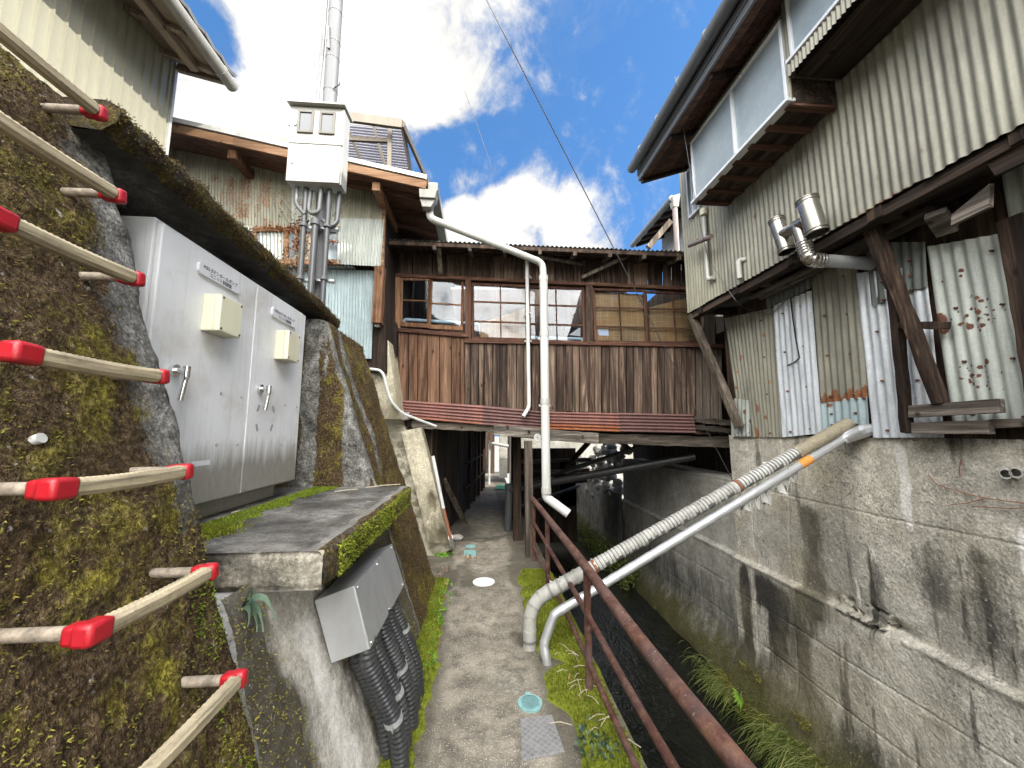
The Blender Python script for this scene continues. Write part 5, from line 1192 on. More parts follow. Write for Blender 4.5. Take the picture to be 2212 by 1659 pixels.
mb = MB(); q = [pX(*z6(*p), 3.12) for p in ((1985, 1110), (2320, 1095), (2320, 1040), (1985, 1050))]; mb.plate(q, .05, (-1, 0, 0)); single('plank', mb, M['timber_y'], 'grey plank running out of the picture at the foot of the pale rust-spotted sheet', 'plank', 'planks nailed at the foot of the iron wall', bevel=.004)
prop('post', 'wide dark post at the right picture edge beside the pale sheet', 'post', (2190, 470), 3.10, (2246, 800), 3.10, .11, .08, ext=.42)
# ---- twin flue outlet
def z77(x, y): return ((1850 + .211 * x) / 1.15732, (480 + .211 * y) / 1.15732)
fl_ = thing('flue_outlet', 'shiny steel flue with two open upright cylinders and a ribbed elbow', 'flue', pX(1760, 560, 2.6))
def cyl(a, b, X, r, nm='cylinder'):
    A, B = pX(*z77(*a), X), pX(*z77(*b), X + .03); d = (B - A).normalized()
    mb = MB(); mb.tube([A, B], r, 30, False); mb.tube([A, B], r - .004, 30, False); o = obj(nm, mb, M['steel_bright'], fl_, smooth=60)
    mb = MB()
    for c in (A, A + d * .022, B, B - d * .022):
        mb.tube([c + d * k * .004 for k in (-2, -1, 0, 1, 2)], [r + .001, r + .006, r + .008, r + .006, r + .001], 30, False)
    objs('rim', mb, M['steel_bright'], o, smooth=80); return A, B
A1, B1 = cyl((432, 330), (555, 705), 2.60, .060); A2, B2 = cyl((790, 95), (915, 485), 2.52, .072)
m1, m2 = lerp(A1, B1, .48), lerp(A2, B2, .52); mb = MB(); mb.tube([m1, m2], .046, 22); obj('cross_pipe', mb, M['steel_bright'], fl_, smooth=60)
mid = lerp(m1, m2, .56); fd = (B1 - A1).normalized(); e1 = mid + fd * .17; inn = pX(*z77(1560, 820), 3.12); e2 = V(mid.x + .04, mid.y - .04, pX(*z77(900, 780), 2.62).z)
mb = MB(); mb.tube([mid, e1], .052, 22); obj('down_pipe', mb, M['steel_bright'], fl_, smooth=60)
hz = V(inn.x, inn.y, e2.z - .02); ec = e1 + fd * max(.05, (e1.z - e2.z) / -fd.z); pts = dense(fillet([e1 - fd * .02, ec, lerp(ec, hz, .22)], .14, 10), .006)
mb = MB(); mb.tube(pts, [.053 + (.005 if (k // 2) % 2 else 0) for k in range(len(pts))], 22); obj('ribbed_elbow', mb, M['steel_bright'], fl_, smooth=40)
mb = MB(); mb.tube([pts[-1], hz], .050, 22); obj('wall_pipe', mb, M['steel'], fl_, smooth=60)
# small pipes on the overhanging wall
def ppipe(name, lab, cat, pts, r, m='pvc', fr=.06, n=14): mb = MB(); mb.tube(fillet(pts, fr), r, n); return single(name, mb, M[m], lab, cat, smooth=60)
vp = thing('vent_pipe', 'grey vent pipe with cream cap on the overhanging wall, elbow at its foot', 'pipe', pX(1535, 610, 2.7))
zc = lambda x, y: ((1560 + .2411 * x) / 1.15732, (400 + .2411 * y) / 1.15732)
a, b, c = pX(*zc(830, 590), 2.70), pX(*zc(885, 1235), 2.70), pX(*zc(945, 1250), 2.70); b.y = a.y
mb = MB(); mb.tube(fillet([a, V(a.x, a.y, b.z), V(a.x + .01, a.y - .09, b.z - .005)], .04), .024, 16); obj('pipe', mb, M['pvc'], vp, smooth=60)
mb = MB(); mb.tube([a + V(0, 0, .02), a + V(0, 0, .10)], .045, 20); obj('cap', mb, M['cover_box'], vp, smooth=40, bevel=.005)
ppipe('overflow_pipe', 'brown pipe sticking out sideways over the bridge house roof end', 'pipe', [pX(*zc(680, 885), 2.62), pX(*zc(905, 795), 2.55)], .028, 'pipe_brown')
a = pX(*zc(1200, 1230), 2.70); b = pX(*zc(1205, 1060), 2.70); ppipe('vent_pipe', 'short grey bent pipe at the lower edge of the overhanging wall', 'pipe', [a, V(a.x, a.y, b.z + .03), V(a.x + .06, a.y - .03, b.z + .03)], .027)
a = pX(*z6(270, 270), 2.9); ppipe('round_duct', 'fat dark ribbed duct bending under the overhang end', 'duct', [a + V(-.02, .15, .08), a + V(.0, .02, -.04), a + V(.12, -.12, -.06), a + V(.3, -.25, .02)], .075, 'pvc_dark', .12, 20)
prop('brace', 'weathered brace leaning from under the overhang corner down to the canal wall', 'brace', (1493, 680), 2.80, (1594, 915), 3.10, .10, .07, 'timber', .05)
# cables
def cable(lab, pts, r=.004, sag=0.0):
    pts = [Vector(p) for p in pts]; P = []
    for a, b in zip(pts, pts[1:]):
        for i in range(14): t = i / 14; P.append(lerp(a, b, t) + V(0, 0, -sag * 4 * t * (1 - t)))
    P.append(pts[-1]); mb = MB(); mb.tube(P, r, 6); return single('cable', mb, M['wire'], lab, 'cable', smooth=180)
cable('long straight stay wire from the sky down to the canal wall corner', [pY(1036, -30, 2.2), pX(1600, 1072, 3.16)], .0045)
cable('thin wire crossing the gap between the two clouds', [pY(1002, 190, 14), pY(1066, 372, 16)], .010)
cable('thin grey cable hanging down the overhanging wall past the vent pipe', [pX(1458, 165, 2.1), pX(1503, 440, 2.3), pX(1530, 560, 2.66), pX(1590, 650, 2.75), pX(1615, 668, 3.1), pX(1665, 680, 3.15), pX(1705, 640, 3.15)], .0035, .01)
# ------------------------------------------------------------------ bridge house over path and canal
bh = thing('bridge_house', 'weathered plank house bridging path and canal with paned wooden windows and rusty skirt', 'house', (1.0, 7.3, 1.62))
def L2(l, x): (xa, ya), (xb, yb) = l; return ya + (yb - ya) * (x - xa) / (xb - xa)
def boards(name, x0, x1, tl, bl, wpx, m, off=.0, th=.022, rag=3.0):
    mb = MB(); x = x0
    while x < x1 - 2:
        w_ = min(wpx * random.uniform(.7, 1.25), x1 - x); 
        if x1 - (x + w_) < 6: w_ = x1 - x
        o = off + random.uniform(0, .010); e = random.uniform(-rag, rag); g = .8
        q = [pH(x + g, L2(bl, x) + e, o), pH(x + w_ - g, L2(bl, x + w_) + e, o), pH(x + w_ - g, L2(tl, x + w_), o), pH(x + g, L2(tl, x), o)]
        mb.plate(q, th, HN); x += w_
    return obj(name, mb, M[m], bh, bevel=.003)
head = ((862, 592), (1475, 622)); rooft = ((850, 512), (1510, 540))
boards('upper_boards', 862, 1512, ((850, 524), (1512, 552)), ((862, 596), (1475, 625)), 26, 'boards', -.01)
silL = ((862, 715), (1006, 727)); silR = ((1006, 738), (1560, 748)); btm = ((862, 880), (1500, 905))
boards('lower_boards', 860, 1004, silL, ((860, 872), (1004, 886)), 22, 'boards_warm', .012, rag=1.5)
boards('lower_boards', 1004, 1502, silR, ((1004, 884), (1502, 900)), 17, 'boards', .012)
boards('lower_boards', 1502, 1560, ((1502, 748), (1560, 750)), ((1502, 906), (1560, 908)), 19, 'timber', -.02)
def hbar(name, l, x0, x1, hp, off, dep, m='frame_x', parent=None):
    """horizontal timber: centre line l, hp pixels high"""
    mb = MB(); q = [pH(x0, L2(l, x0) + hp / 2, off), pH(x1, L2(l, x1) + hp / 2, off), pH(x1, L2(l, x1) - hp / 2, off), pH(x0, L2(l, x0) - hp / 2, off)]
    mb.plate(q, dep, HN); return obj(name, mb, M[m], parent or bh, bevel=.004)
def vbar(name, x, y0, y1, wp, off, dep, m='frame', parent=None, lean=0.0):
    mb = MB(); q = [pH(x - wp / 2 + lean, y1, off), pH(x + wp / 2 + lean, y1, off), pH(x + wp / 2, y0, off), pH(x - wp / 2, y0, off)]
    mb.plate(q, dep, HN); return obj(name, mb, M[m], parent or bh, bevel=.004)
hbar('head_rail', ((862, 594), (1475, 622)), 848, 1500, 7, .035, .10)
hbar('sill_rail', ((862, 712), (1006, 724)), 848, 1012, 9, .05, .12); hbar('sill_rail', ((1006, 736), (1560, 747)), 1003, 1566, 8, .05, .12)
for x, y0, y1, w_, m in ((857, 590, 712, 13, 'frame_lit'), (1011, 601, 735, 12, 'frame'), (1273, 613, 742, 15, 'boards'), (1532, 660, 745, 26, 'timber')): vbar('post', x, y0, y1, w_, .028, .10, m)
vbar('corner_post', 1538, 745, 905, 36, -.05, .05, 'timber')
def window(c, cols, rows, m='frame', mm='frame', dep=.0, lw=5.0, sh=9.0, glass='pane'):
    """sash from four pixel corners (tl, tr, br, bl); cols are fractions of its width"""
    tl, tr, br, bl = c
    P = lambda u, v, o: pH(lerp(lerp(tl[0], tr[0], u), lerp(bl[0], br[0], u), v), lerp(lerp(tl[1], tr[1], u), lerp(bl[1], br[1], u), v), o)
    W = tr[0] - tl[0]; H = bl[1] - tl[1]; su, sv = lw / W, lw / H; sb = sh / H
    mb = MB(); o = dep + .012; th = .035
    def cell(u0, u1, v0, v1, oo=0.0, t=th): mb.plate([P(u0, v1, o + oo), P(u1, v1, o + oo), P(u1, v0, o + oo), P(u0, v0, o + oo)], t, HN)
    cell(0, 1, 0, sv); cell(0, 1, 1 - sb, 1); cell(0, su, sv, 1 - sb, .001); cell(1 - su, 1, sv, 1 - sb, .001)
    for k in cols: cell(k - .011, k + .011, sv, 1 - sb, -.004, .022)
    for k in rows: cell(su, 1 - su, k - .014, k + .014, -.007, .018)
    s = obj('window', mb, M[m], bh, bevel=.003)
    mb = MB(); mb.plate([P(su, 1 - sb, dep - .006), P(1 - su, 1 - sb, dep - .006), P(1 - su, sv, dep - .006), P(su, sv, dep - .006)], .003, HN); obj('pane', mb, M[glass], s)
window((z5(388, 140), z5(582, 142), z5(570, 462), z5(385, 450)), (), (.46,), 'frame_lit'); window((z5(580, 138), z5(795, 150), z5(790, 478), z5(565, 466)), (), (.50,), 'frame_lit', dep=-.03)
window((z5(845, 172), z5(1215, 186), z5(1222, 556), z5(848, 545)), (.50,), (.32, .66)); window((z5(1205, 190), z5(1570, 200), z5(1580, 572), z5(1215, 562)), (.50,), (.33, .66), dep=-.03)
window((z5(1622, 205), z5(1965, 215), z5(1985, 575), z5(1640, 568)), (.50,), (.34, .68), glass='pane_clear'); window((z5(1955, 222), z5(2320, 232), z5(2350, 575), z5(1985, 575)), (.50,), (.33, .68), dep=-.03, glass='pane_clear')
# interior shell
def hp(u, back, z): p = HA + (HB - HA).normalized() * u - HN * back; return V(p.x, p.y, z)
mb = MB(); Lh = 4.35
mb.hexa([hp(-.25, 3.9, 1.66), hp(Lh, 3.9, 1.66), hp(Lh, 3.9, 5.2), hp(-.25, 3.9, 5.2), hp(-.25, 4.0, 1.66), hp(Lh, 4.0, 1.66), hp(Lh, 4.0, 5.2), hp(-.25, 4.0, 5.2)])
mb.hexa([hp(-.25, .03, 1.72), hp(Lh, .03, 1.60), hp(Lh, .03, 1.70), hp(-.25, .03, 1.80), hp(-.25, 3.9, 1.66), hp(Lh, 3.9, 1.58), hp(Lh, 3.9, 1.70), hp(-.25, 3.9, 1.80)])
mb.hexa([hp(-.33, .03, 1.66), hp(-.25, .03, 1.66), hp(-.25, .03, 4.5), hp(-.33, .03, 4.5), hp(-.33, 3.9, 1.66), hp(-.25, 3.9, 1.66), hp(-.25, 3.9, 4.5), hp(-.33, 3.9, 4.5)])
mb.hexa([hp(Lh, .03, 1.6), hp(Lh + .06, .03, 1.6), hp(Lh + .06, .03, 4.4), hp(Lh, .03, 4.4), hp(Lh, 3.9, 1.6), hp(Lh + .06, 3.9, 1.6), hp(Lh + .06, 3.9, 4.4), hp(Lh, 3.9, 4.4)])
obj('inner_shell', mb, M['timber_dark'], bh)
# rusty skirt sheets (waves run along the house)
def skirt(c, rnd, wf=None, dx=0.0, mk='corr_red'):
    q = [pH(*z5(*p), .06 + dx) for p in c]; bl, br, tr, tl = q; mb = MB()
    mb.sheet(bl, tl, tr, br, .046, .0115, HN, rows=50, seg=10, wob=.005, rnd=rnd, wfun=wf); return obj('skirt_sheet', mb, M[mk], bh, smooth=180)
skirt(((368, 1036), (916, 1086), (922, 962), (382, 926)), .15, lambda P, U, Vv: .45 * sstep(.5, 0, U))
skirt(((912, 1086), (1300, 1112), (1330, 1000), (918, 962)), .5, lambda P, U, Vv: .3 * sstep(.3, 0, U), -.008, 'corr_purple')
skirt(((1285, 1112), (1802, 1132), (1792, 1012), (1310, 1000)), .1, lambda P, U, Vv: .75 * sstep(.75, 0, U), .006)
skirt(((1795, 1130), (2290, 1140), (2272, 1018), (1785, 1008)), .65, None, -.006, 'corr_purple')
# beams under the floor
def beamH(name, lab, a, b, h, off, dep, m='timber_x'):
    mb = MB(); A, B = pH(*a, off), pH(*b, off); n = 14; vs = []
    for i in range(n + 1):
        p = lerp(A, B, i / n); j = lambda s: random.uniform(-s, s); hh = h / 2
        vs += [p + V(0, 0, -hh + j(.010)), p + V(0, 0, hh + j(.012)), p - HN * dep + V(0, 0, hh), p - HN * dep + V(0, 0, -hh)]
    mb.add(vs, [(4 * i + k, 4 * i + (k + 1) % 4, 4 * i + 4 + (k + 1) % 4, 4 * i + 4 + k) for i in range(n) for k in range(4)] + [(3, 2, 1, 0), tuple(4 * n + k for k in range(4))]); return obj(name, mb, M[m], bh, bevel=.004)
beamH('floor_beam', '', z5(460, 1082), z5(1010, 1112), .10, .0, .15); beamH('splice_plank', '', z5(988, 1118), z5(1664, 1176), .15, .10, .06, 'timber_pale')
beamH('floor_beam', '', z5(1640, 1172), z5(2575, 1202), .145, .0, .2, 'timber_x'); beamH('floor_beam', '', z5(2285, 1050), z5(2570, 1080), .08, .03, .1); beamH('floor_beam', '', z5(2285, 1100), z5(2565, 1130), .07, .02, .1)
beamH('floor_beam', '', z5(380, 1075), z5(2570, 1165), .10, -.25, .2, 'timber_dark')
mb = MB()
for a in ((1078, 1098), (1215, 1130), (1560, 1160)): p = pH(*z5(*a), .11); mb.tube([p, p + HN * .012], .022, 6)
objs('bolt_head', mb, M['timber_dark'], bh)
# roof of the bridge house
e0, e1 = pH(940, 521, .45), pH(1512, 545, .40); bk = -HN * 3.6 + V(0, 0, .75)
ext = (e0 - e1).normalized() * 1.0; mb = MB(); mb.sheet(e0 + ext, e1, e1 + bk, e0 + ext + bk, .063, .010, (0, -.2, .98), rows=10, seg=8, wob=.01, rnd=.7); obj('roof_sheet', mb, M['corr_dark'], bh, smooth=180, solid=.002)
for f in (.10, .42, .78):
    mb = MB(); o = bk * (f * .14 - .005) + V(0, 0, -.05); mb.beam(e0 + ext + o, e1 + o, .05, .05); obj('purlin', mb, M['timber_dark'], bh)
for k in range(8):
    p = lerp(e0 + ext * .2, e1, (k + .4) / 8) + V(0, 0, -.09); mb = MB(); mb.beam(p, p + bk * .2, .045, .055); obj('rafter', mb, M['timber'], bh)
mb = MB(); mb.beam(pH(*z5(1555, 140), .05), pH(*z5(1890, -20), .25), .035, .045); obj('strut', mb, M['timber'], bh)
mb = MB(); mb.beam(pH(*z5(1290, 8), .30), pH(*z5(1555, 55), .10), .03, .035); obj('strut', mb, M['timber'], bh)
mb = MB(); mb.beam(pH(947, 522, .40), pH(952, 590, .05), .06, .06); obj('strut', mb, M['timber'], bh)
# things behind the windows
def blind(x0, x1, yt0, yt1, yb, back, lab):
    q = [pH(*z5(x0, yb), -back), pH(*z5(x1, yb + 8), -back), pH(*z5(x1, yt1), -back), pH(*z5(x0, yt0), -back)]; mb = MB(); n = 40
    P = np.array([[lerp(lerp(q[0], q[1], u), lerp(q[3], q[2], u), v) + HN * .006 * math.sin(u * 19 + v * 5) for v in np.linspace(0, 1, 20)] for u in np.linspace(0, 1, n)]); mb.grid(P)
    return single('bamboo_blind', mb, M['bamboo'], lab, 'blind', 'bamboo blinds hanging behind the windows', smooth=180, solid=.004)
blind(1635, 1975, 225, 250, 575, .06, 'pale bamboo blind filling the window right of the thick post'); blind(1990, 2330, 330, 240, 575, .10, 'bamboo blind hanging askew in the rightmost window'); blind(900, 1205, 430, 330, 560, .09, 'golden bamboo blind low in the middle-left window')
def ipipe(pts, lab): mb = MB(); mb.tube(fillet([pH(*z5(*p), -.12) for p in pts], .06), .026, 14); single('indoor_pipe', mb, M['pvc_blue'], lab, 'pipe', smooth=60)
ipipe(((410, 450), (412, 408), (900, 438), (905, 515), (1580, 535)), 'pale blue-grey pipe running inside along the window sills')
q = [pH(*z5(*p), -.055) for p in ((1650, 510), (1728, 512), (1725, 472), (1648, 470))]; mb = MB(); mb.plate(q, .002, HN); single('paper_note', mb, M['paper'], 'pale paper stuck behind the glass in front of the bamboo blind', 'paper')
q = [pH(*z5(*p), -1.6) for p in ((1445, 505), (1545, 515), (1545, 462), (1450, 458))]; mb = MB(); mb.plate(q, .02, HN); single('inner_panel', mb, M['paper'], 'bluish white panel deep inside the dark window', 'panel')
# ------------------------------------------------------------------ pipes on the front of the bridge house
dp = thing('downpipe', 'grey downpipe crossing diagonally from the left eave then dropping straight to the canal', 'downpipe', pY(1194, 1062, 4.95))
t0 = pY(*z2(575, 1345), 4.55); t1 = pY(*z2(580, 1395), 4.5); t2 = pY(1172, 568, 4.93); bt = pY(1194, 1062, 4.95); bt.x = t2.x + .02
r = .056; mb = MB(); mb.tube(fillet([t0, t1 + V(0, 0, -.02), t2, V(t2.x + .012, t2.y, t2.z - .25)], .09, 8), .046, 20); obj('sloping_run', mb, M['pvc'], dp, smooth=60)
mid_ = [V(lerp(t2.x + .012, bt.x, f), 4.94, lerp(t2.z - .05, bt.z, f)) for f in (.06, .32, .62, 1.0)]
for k, m in enumerate(('pvc', 'pvc_light', 'pvc_light')):
    mb = MB(); mb.tube([mid_[k], mid_[k + 1]], r, 22); obj('drop_section', mb, M[m], dp, smooth=60)
mb = MB()
for p in mid_: mb.tube([p + V(0, 0, -.02), p + V(0, 0, .05)], r + .006, 22)
objs('socket', mb, M['pvc'], dp, smooth=50)
e_ = pY(1228, 1110, 4.85); mb = MB(); mb.tube(fillet([bt + V(0, 0, .02), bt + V(0, 0, -.07), e_], .06), r + .001, 22); obj('outlet', mb, M['pvc_light'], dp, smooth=60)
mb = MB()
for k in (1, 2): p = mid_[k]; mb.box((p.x - .075, p.y + .03, p.z - .05), (p.x + .075, p.y + .06, p.z - .02))
objs('bracket', mb, M['steel'], dp)
tp = thing('thin_vent_pipe', 'thin white pipe down the middle of the plank wall, curled at its foot', 'pipe', pH(1143, 885, .08))
a, b = pH(1138, 545, .10), pH(1143, 880, .10); mb = MB(); mb.tube(fillet([a, V(lerp(a.x, b.x, .0) + .0, a.y, a.z - .1), V(b.x, b.y, b.z), pH(1130, 900, .17)], .05), .027, 16); obj('pipe', mb, M['pvc_light'], tp, smooth=60)
mb = MB()
for y in (600, 678, 738): p = pH(1141, y, .10); mb.tube([p, p + V(0, 0, .03)], .031, 16); mb.box((p.x - .05, p.y + .01, p.z), (p.x + .05, p.y + .03, p.z + .02))
obj('clip', mb, M['pvc'], tp, smooth=50)
cp_ = pH(*z5(1270, 1165), .16); mb = MB(); mb.tube([cp_ - HN * .10, cp_], .045, 22); cc_ = thing('clean_out_cap', 'round grey pipe cap with cross marks under the splice plank', 'cap', cp_)
obj('socket', mb, M['pvc'], cc_, smooth=40)
mb = MB(); mb.tube([cp_, cp_ + HN * .012], .048, 24); obj('lid', mb, M['pvc_light'], cc_, smooth=40)
mb = MB()
for (u, v, w_, h_) in ((0, 0, .030, .004), (0, .022, .006, .006), (0, -.022, .006, .006)):
    p = cp_ + HN * .013 + V(u, 0, v); mb.plate([p + V(sx * w_, 0, sz * h_) for sx, sz in ((-1, -1), (1, -1), (1, 1), (-1, 1))], .002, HN)
objs('mark', mb, M['ink'], cc_)
# ------------------------------------------------------------------ under the house
mb = MB(); a = pZ(1145, 1205, 0); mb.beam((a.x, 5.30, -.02), (a.x - .01, 5.33, 1.52), .105, .095, (0, 1, 0), None, 12, .003); single('support_post', mb, M['timber'], 'weathered square post holding up the bridge house beside the railing', 'post', bevel=.006)
mb = MB(); mb.beam((.56, 6.1, -.02), (.56, 6.1, 1.6), .12, .10, (0, 1, 0)); single('support_post', mb, M['timber_dark'], 'dark post behind the weathered support post', 'post', bevel=.005)
mb = MB(); mb.beam((.66, 7.6, -.02), (.66, 7.6, 1.6), .16, .12, (0, 1, 0)); single('support_post', mb, M['timber_dark'], 'thick dark post deeper in the tunnel', 'post', bevel=.005)
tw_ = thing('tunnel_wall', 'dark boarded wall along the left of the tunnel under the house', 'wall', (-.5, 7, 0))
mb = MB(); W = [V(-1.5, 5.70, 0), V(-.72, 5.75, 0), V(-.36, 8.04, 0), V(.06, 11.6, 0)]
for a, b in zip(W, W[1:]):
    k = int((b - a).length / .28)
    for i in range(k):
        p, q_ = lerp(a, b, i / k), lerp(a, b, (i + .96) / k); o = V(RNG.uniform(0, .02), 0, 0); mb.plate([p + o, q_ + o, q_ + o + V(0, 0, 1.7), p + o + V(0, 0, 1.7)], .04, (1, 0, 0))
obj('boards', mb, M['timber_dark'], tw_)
mb = MB()
for f in (.15, .4, .62, .82, .97): p = lerp(W[2], W[3], f) + V(.04, 0, 0); mb.beam(p, p + V(0, 0, 1.7), .06, .06, (0, 1, 0))
for f in (.5, 1.0): mb.beam(W[2] + V(.05, 0, f), W[3] + V(.05, 0, f), .03, .05)
objs('stud', mb, M['timber_dark'], tw_)
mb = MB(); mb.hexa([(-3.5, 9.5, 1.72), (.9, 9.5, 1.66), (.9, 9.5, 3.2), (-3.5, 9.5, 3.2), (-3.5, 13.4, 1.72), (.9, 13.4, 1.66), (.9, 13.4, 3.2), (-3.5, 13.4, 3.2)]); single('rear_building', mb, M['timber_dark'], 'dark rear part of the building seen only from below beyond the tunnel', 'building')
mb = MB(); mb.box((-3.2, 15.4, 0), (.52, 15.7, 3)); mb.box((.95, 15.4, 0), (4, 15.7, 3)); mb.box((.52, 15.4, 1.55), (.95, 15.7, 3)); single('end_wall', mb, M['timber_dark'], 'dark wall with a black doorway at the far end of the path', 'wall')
a, b = pY(1079, 968, 14), pY(1096, 1030, 14); mb = MB(); mb.box((a.x, 14, 0), (b.x, 14.3, 1.5)); single('gate_pillar', mb, M['floor_dim'], 'pale concrete pillar at the far end of the tunnel', 'pillar', bevel=.01)
mb = MB(); mb.tube([pY(1056, 956, 12.2), pY(1098, 964, 12.2)], .05, 14); single('far_pipe', mb, M['pvc_light'], 'white pipe across the far tunnel exit', 'pipe', smooth=60)
mb = MB(); mb.tube([pY(1057, 960, 12.3), V(pY(1057, 960, 12.3).x, 12.3, 0)], .035, 12); single('far_pipe', mb, M['pvc'], 'thin upright pipe at the left of the far exit', 'pipe', smooth=60)
q = [pZ(*a, .03) for a in ((1068, 1056), (1098, 1057), (1098, 1047), (1075, 1047))]; mb = MB(); mb.plate(q, .02, (0, 0, 1)); single('green_mat', mb, plain('green_mat_plastic', (.02, .20, .11), .6), 'small green mat on the path beyond the tunnel', 'mat')
dpz = thing('black_drain', 'black drain pipe rising from the path and running off to the right under the house', 'pipe', (.46, 6.7, 0))
g0 = pZ(1097, 1146, 0); up_ = pY(1104, 1058, g0.y); up_.x = g0.x + .02; fe = pX(1500, 985, 3.22)
mb = MB(); mb.tube([g0, up_ + V(0, 0, .02)], .062, 18); mb.tube([up_ + V(0, 0, .02), up_ + V(0, 0, .10)], .07, 18); obj('riser', mb, M['conduit_grey'], dpz, smooth=60)
mb = MB(); mb.tube([up_, fe], .062, 18); obj('long_run', mb, M['pvc_dark'], dpz, smooth=60)
for k, (a, ya, b, yb, r, m, lb) in enumerate((((1150, 1040), 7.9, (1395, 960), 7.0, .035, 'pvc_dark', 'thin black pipe slanting up to the right above the fat black drain'), ((1120, 1053), 8.6, (1330, 985), 8.6, .03, 'pvc', 'pale thin pipe slanting up behind the white downpipe'), ((1110, 1100), 7.0, (1250, 1050), 8.4, .03, 'pvc_dark', 'short dark pipe below the fat black drain'), ((1195, 1040), 8.0, (1272, 955), 7.0, .05, 'timber_dark', 'steep dark timber brace under the house'))):
    mb = MB(); mb.tube([pY(*a, ya), pY(*b, yb)], r, 12); single('brace' if 'brace' in lb else 'under_pipe', mb, M[m], lb, 'brace' if 'brace' in lb else 'pipe', smooth=60)
for k in range(3):
    mb = MB(); mb.beam((.9, 9.0 + k * .2, .95 - k * .28), (2.6, 9.1 + k * .2, .98 - k * .27), .05, .09); single('floor_joist', mb, M['timber_x'], ('upper', 'middle', 'lower')[k] + ' rough joist seen under the house behind the white downpipe', 'joist')
mb = MB(); mb.box((.85, 10.2, -1.2), (2.5, 10.3, 1.2)); single('back_boarding', mb, M['timber_dark'], 'dark boarding behind the joists under the house', 'boarding')
mb = MB(); mb.beam(pY(958, 1035, 6.4), pZ(1006, 1132, 0), .09, .05, (0, 1, 0)); single('leaning_plank', mb, M['timber'], 'grey plank leaning against the tunnel wall', 'plank', bevel=.004)
mb = MB(); c = pZ(987, 1168, 0); n = 16
mb.add([(c.x + .10 * math.cos(b) * math.sin(a), c.y + .075 * math.sin(b) * math.sin(a), .045 + .05 * math.cos(a)) for a in np.linspace(0.01, math.pi - .01, 9) for b in np.linspace(0, 2 * math.pi, n, endpoint=False)], [(i * n + k, i * n + (k + 1) % n, (i + 1) * n + (k + 1) % n, (i + 1) * n + k) for i in range(8) for k in range(n)]); single('round_stone', mb, M['stone'], 'flat round stone at the foot of the broken buttress', 'stone', smooth=180)
# ------------------------------------------------------------------ buttress, rubble and concrete block at the left end of the bridge house
def slabY(name, lab, cat, pts, Yv, dep, m, amp=.02, dz=None, bevel=.0):
    """prism with a noisy front: outline given in pixels on the plane Y"""
    P = [pY(*p, Yv) for p in pts]; lo = np.array([min(p.x for p in P), min(p.z for p in P)]); n = 50
    tl, tr, br, bl = P; mb = MB(); G = np.zeros((n, n, 3))
    for i, u in enumerate(np.linspace(0, 1, n)):
        for j, v in enumerate(np.linspace(0, 1, n)): G[i, j] = lerp(lerp(bl, br, u), lerp(tl, tr, u), v)
    q = G.reshape(-1, 3); d = (fbm(q, 6, 5, 5) - .5) * 2 * amp; G[..., 1] -= d.reshape(n, n); UU, VV = np.meshgrid(np.linspace(0, 1, n), np.linspace(0, 1, n), indexing='ij'); hole = np.exp(-((UU - .62 + .1 * np.sin(VV * 9)) / .16) ** 2 - ((VV - .38) / .09) ** 2) + .9 * np.exp(-((UU - .75) / .25) ** 2 - ((VV - .05) / .09) ** 2)
    hole = np.clip(hole + (fbm(q, 22, 3, 4).reshape(n, n) - .5) * .6, 0, 1) * (name == 'buttress'); G[..., 1] += hole * .07; mb.grid(G, (.8 * (fbm(q, 5, 5, 8) - .45)).reshape(n, n) + hole * 1.1 + .5 * (1 - VV) ** 3)
    for e in (G[0], G[-1, ::-1], G[::-1, -1], G[:, 0]): b_ = e.copy(); b_[:, 1] = Yv + dep; mb.grid(np.stack([b_, e], 1))
    return single(name, mb, M[m], lab, cat, smooth=50)
slabY('rubble_wall', 'rubble and mortar wall end behind the mossy wall, beside the leaning buttress', 'wall', ((800, 850), (868, 905), (975, 1188), (880, 1240)), 5.42, .5, 'rubble', .05)
slabY('buttress', 'cream concrete buttress slab leaning against the tunnel mouth, broken away at its foot', 'buttress', ((866, 932), (909, 923), (972, 1178), (925, 1170)), 5.32, .25, 'cream_block', .014)
slabY('concrete_block', 'upright cream concrete block under the blue-grey iron wall', 'block', ((796, 722), (838, 735), (862, 905), (800, 905)), 5.05, .5, 'cream_block', .012)
mb = MB(); a = pY(868, 900, 5.3); mb.hexa([a + V(-.10, 0, -.06), a + V(.08, -.02, -.04), a + V(.10, 0, .06), a + V(-.08, 0, .07), a + V(-.10, .2, -.06), a + V(.08, .2, -.04), a + V(.10, .2, .06), a + V(-.08, .2, .07)]); single('loose_block', mb, M['stone'], 'squared grey stone wedged under the rusty skirt', 'stone', bevel=.01)
mb = MB(); mb.tube(fillet([pY(788, 796, 4.9), pY(826, 800, 4.92), pY(843, 865, 4.95), pY(868, 893, 5.05), pY(942, 921, 5.35)], .08), .018, 12); single('white_conduit', mb, M['pvc_light'], 'white conduit bending down the cream block to the skirt', 'conduit', smooth=60)
ep = thing('corner_pipe', 'white pipe with a rusty lower length along the buttress edge', 'pipe', pZ(978, 1188, 0))
mb = MB(); mb.tube([pY(935, 985, 5.22), pY(958, 1098, 5.22)], .022, 12); mb.tube([pY(973, 1160, 5.2), pZ(978, 1188, 0)], .032, 12); obj('white_length', mb, M['pvc_light'], ep, smooth=60)
mb = MB(); mb.tube([pY(958, 1098, 5.22), pY(974, 1165, 5.2)], .021, 12); obj('rusty_length', mb, M['rustband'], ep, smooth=60)
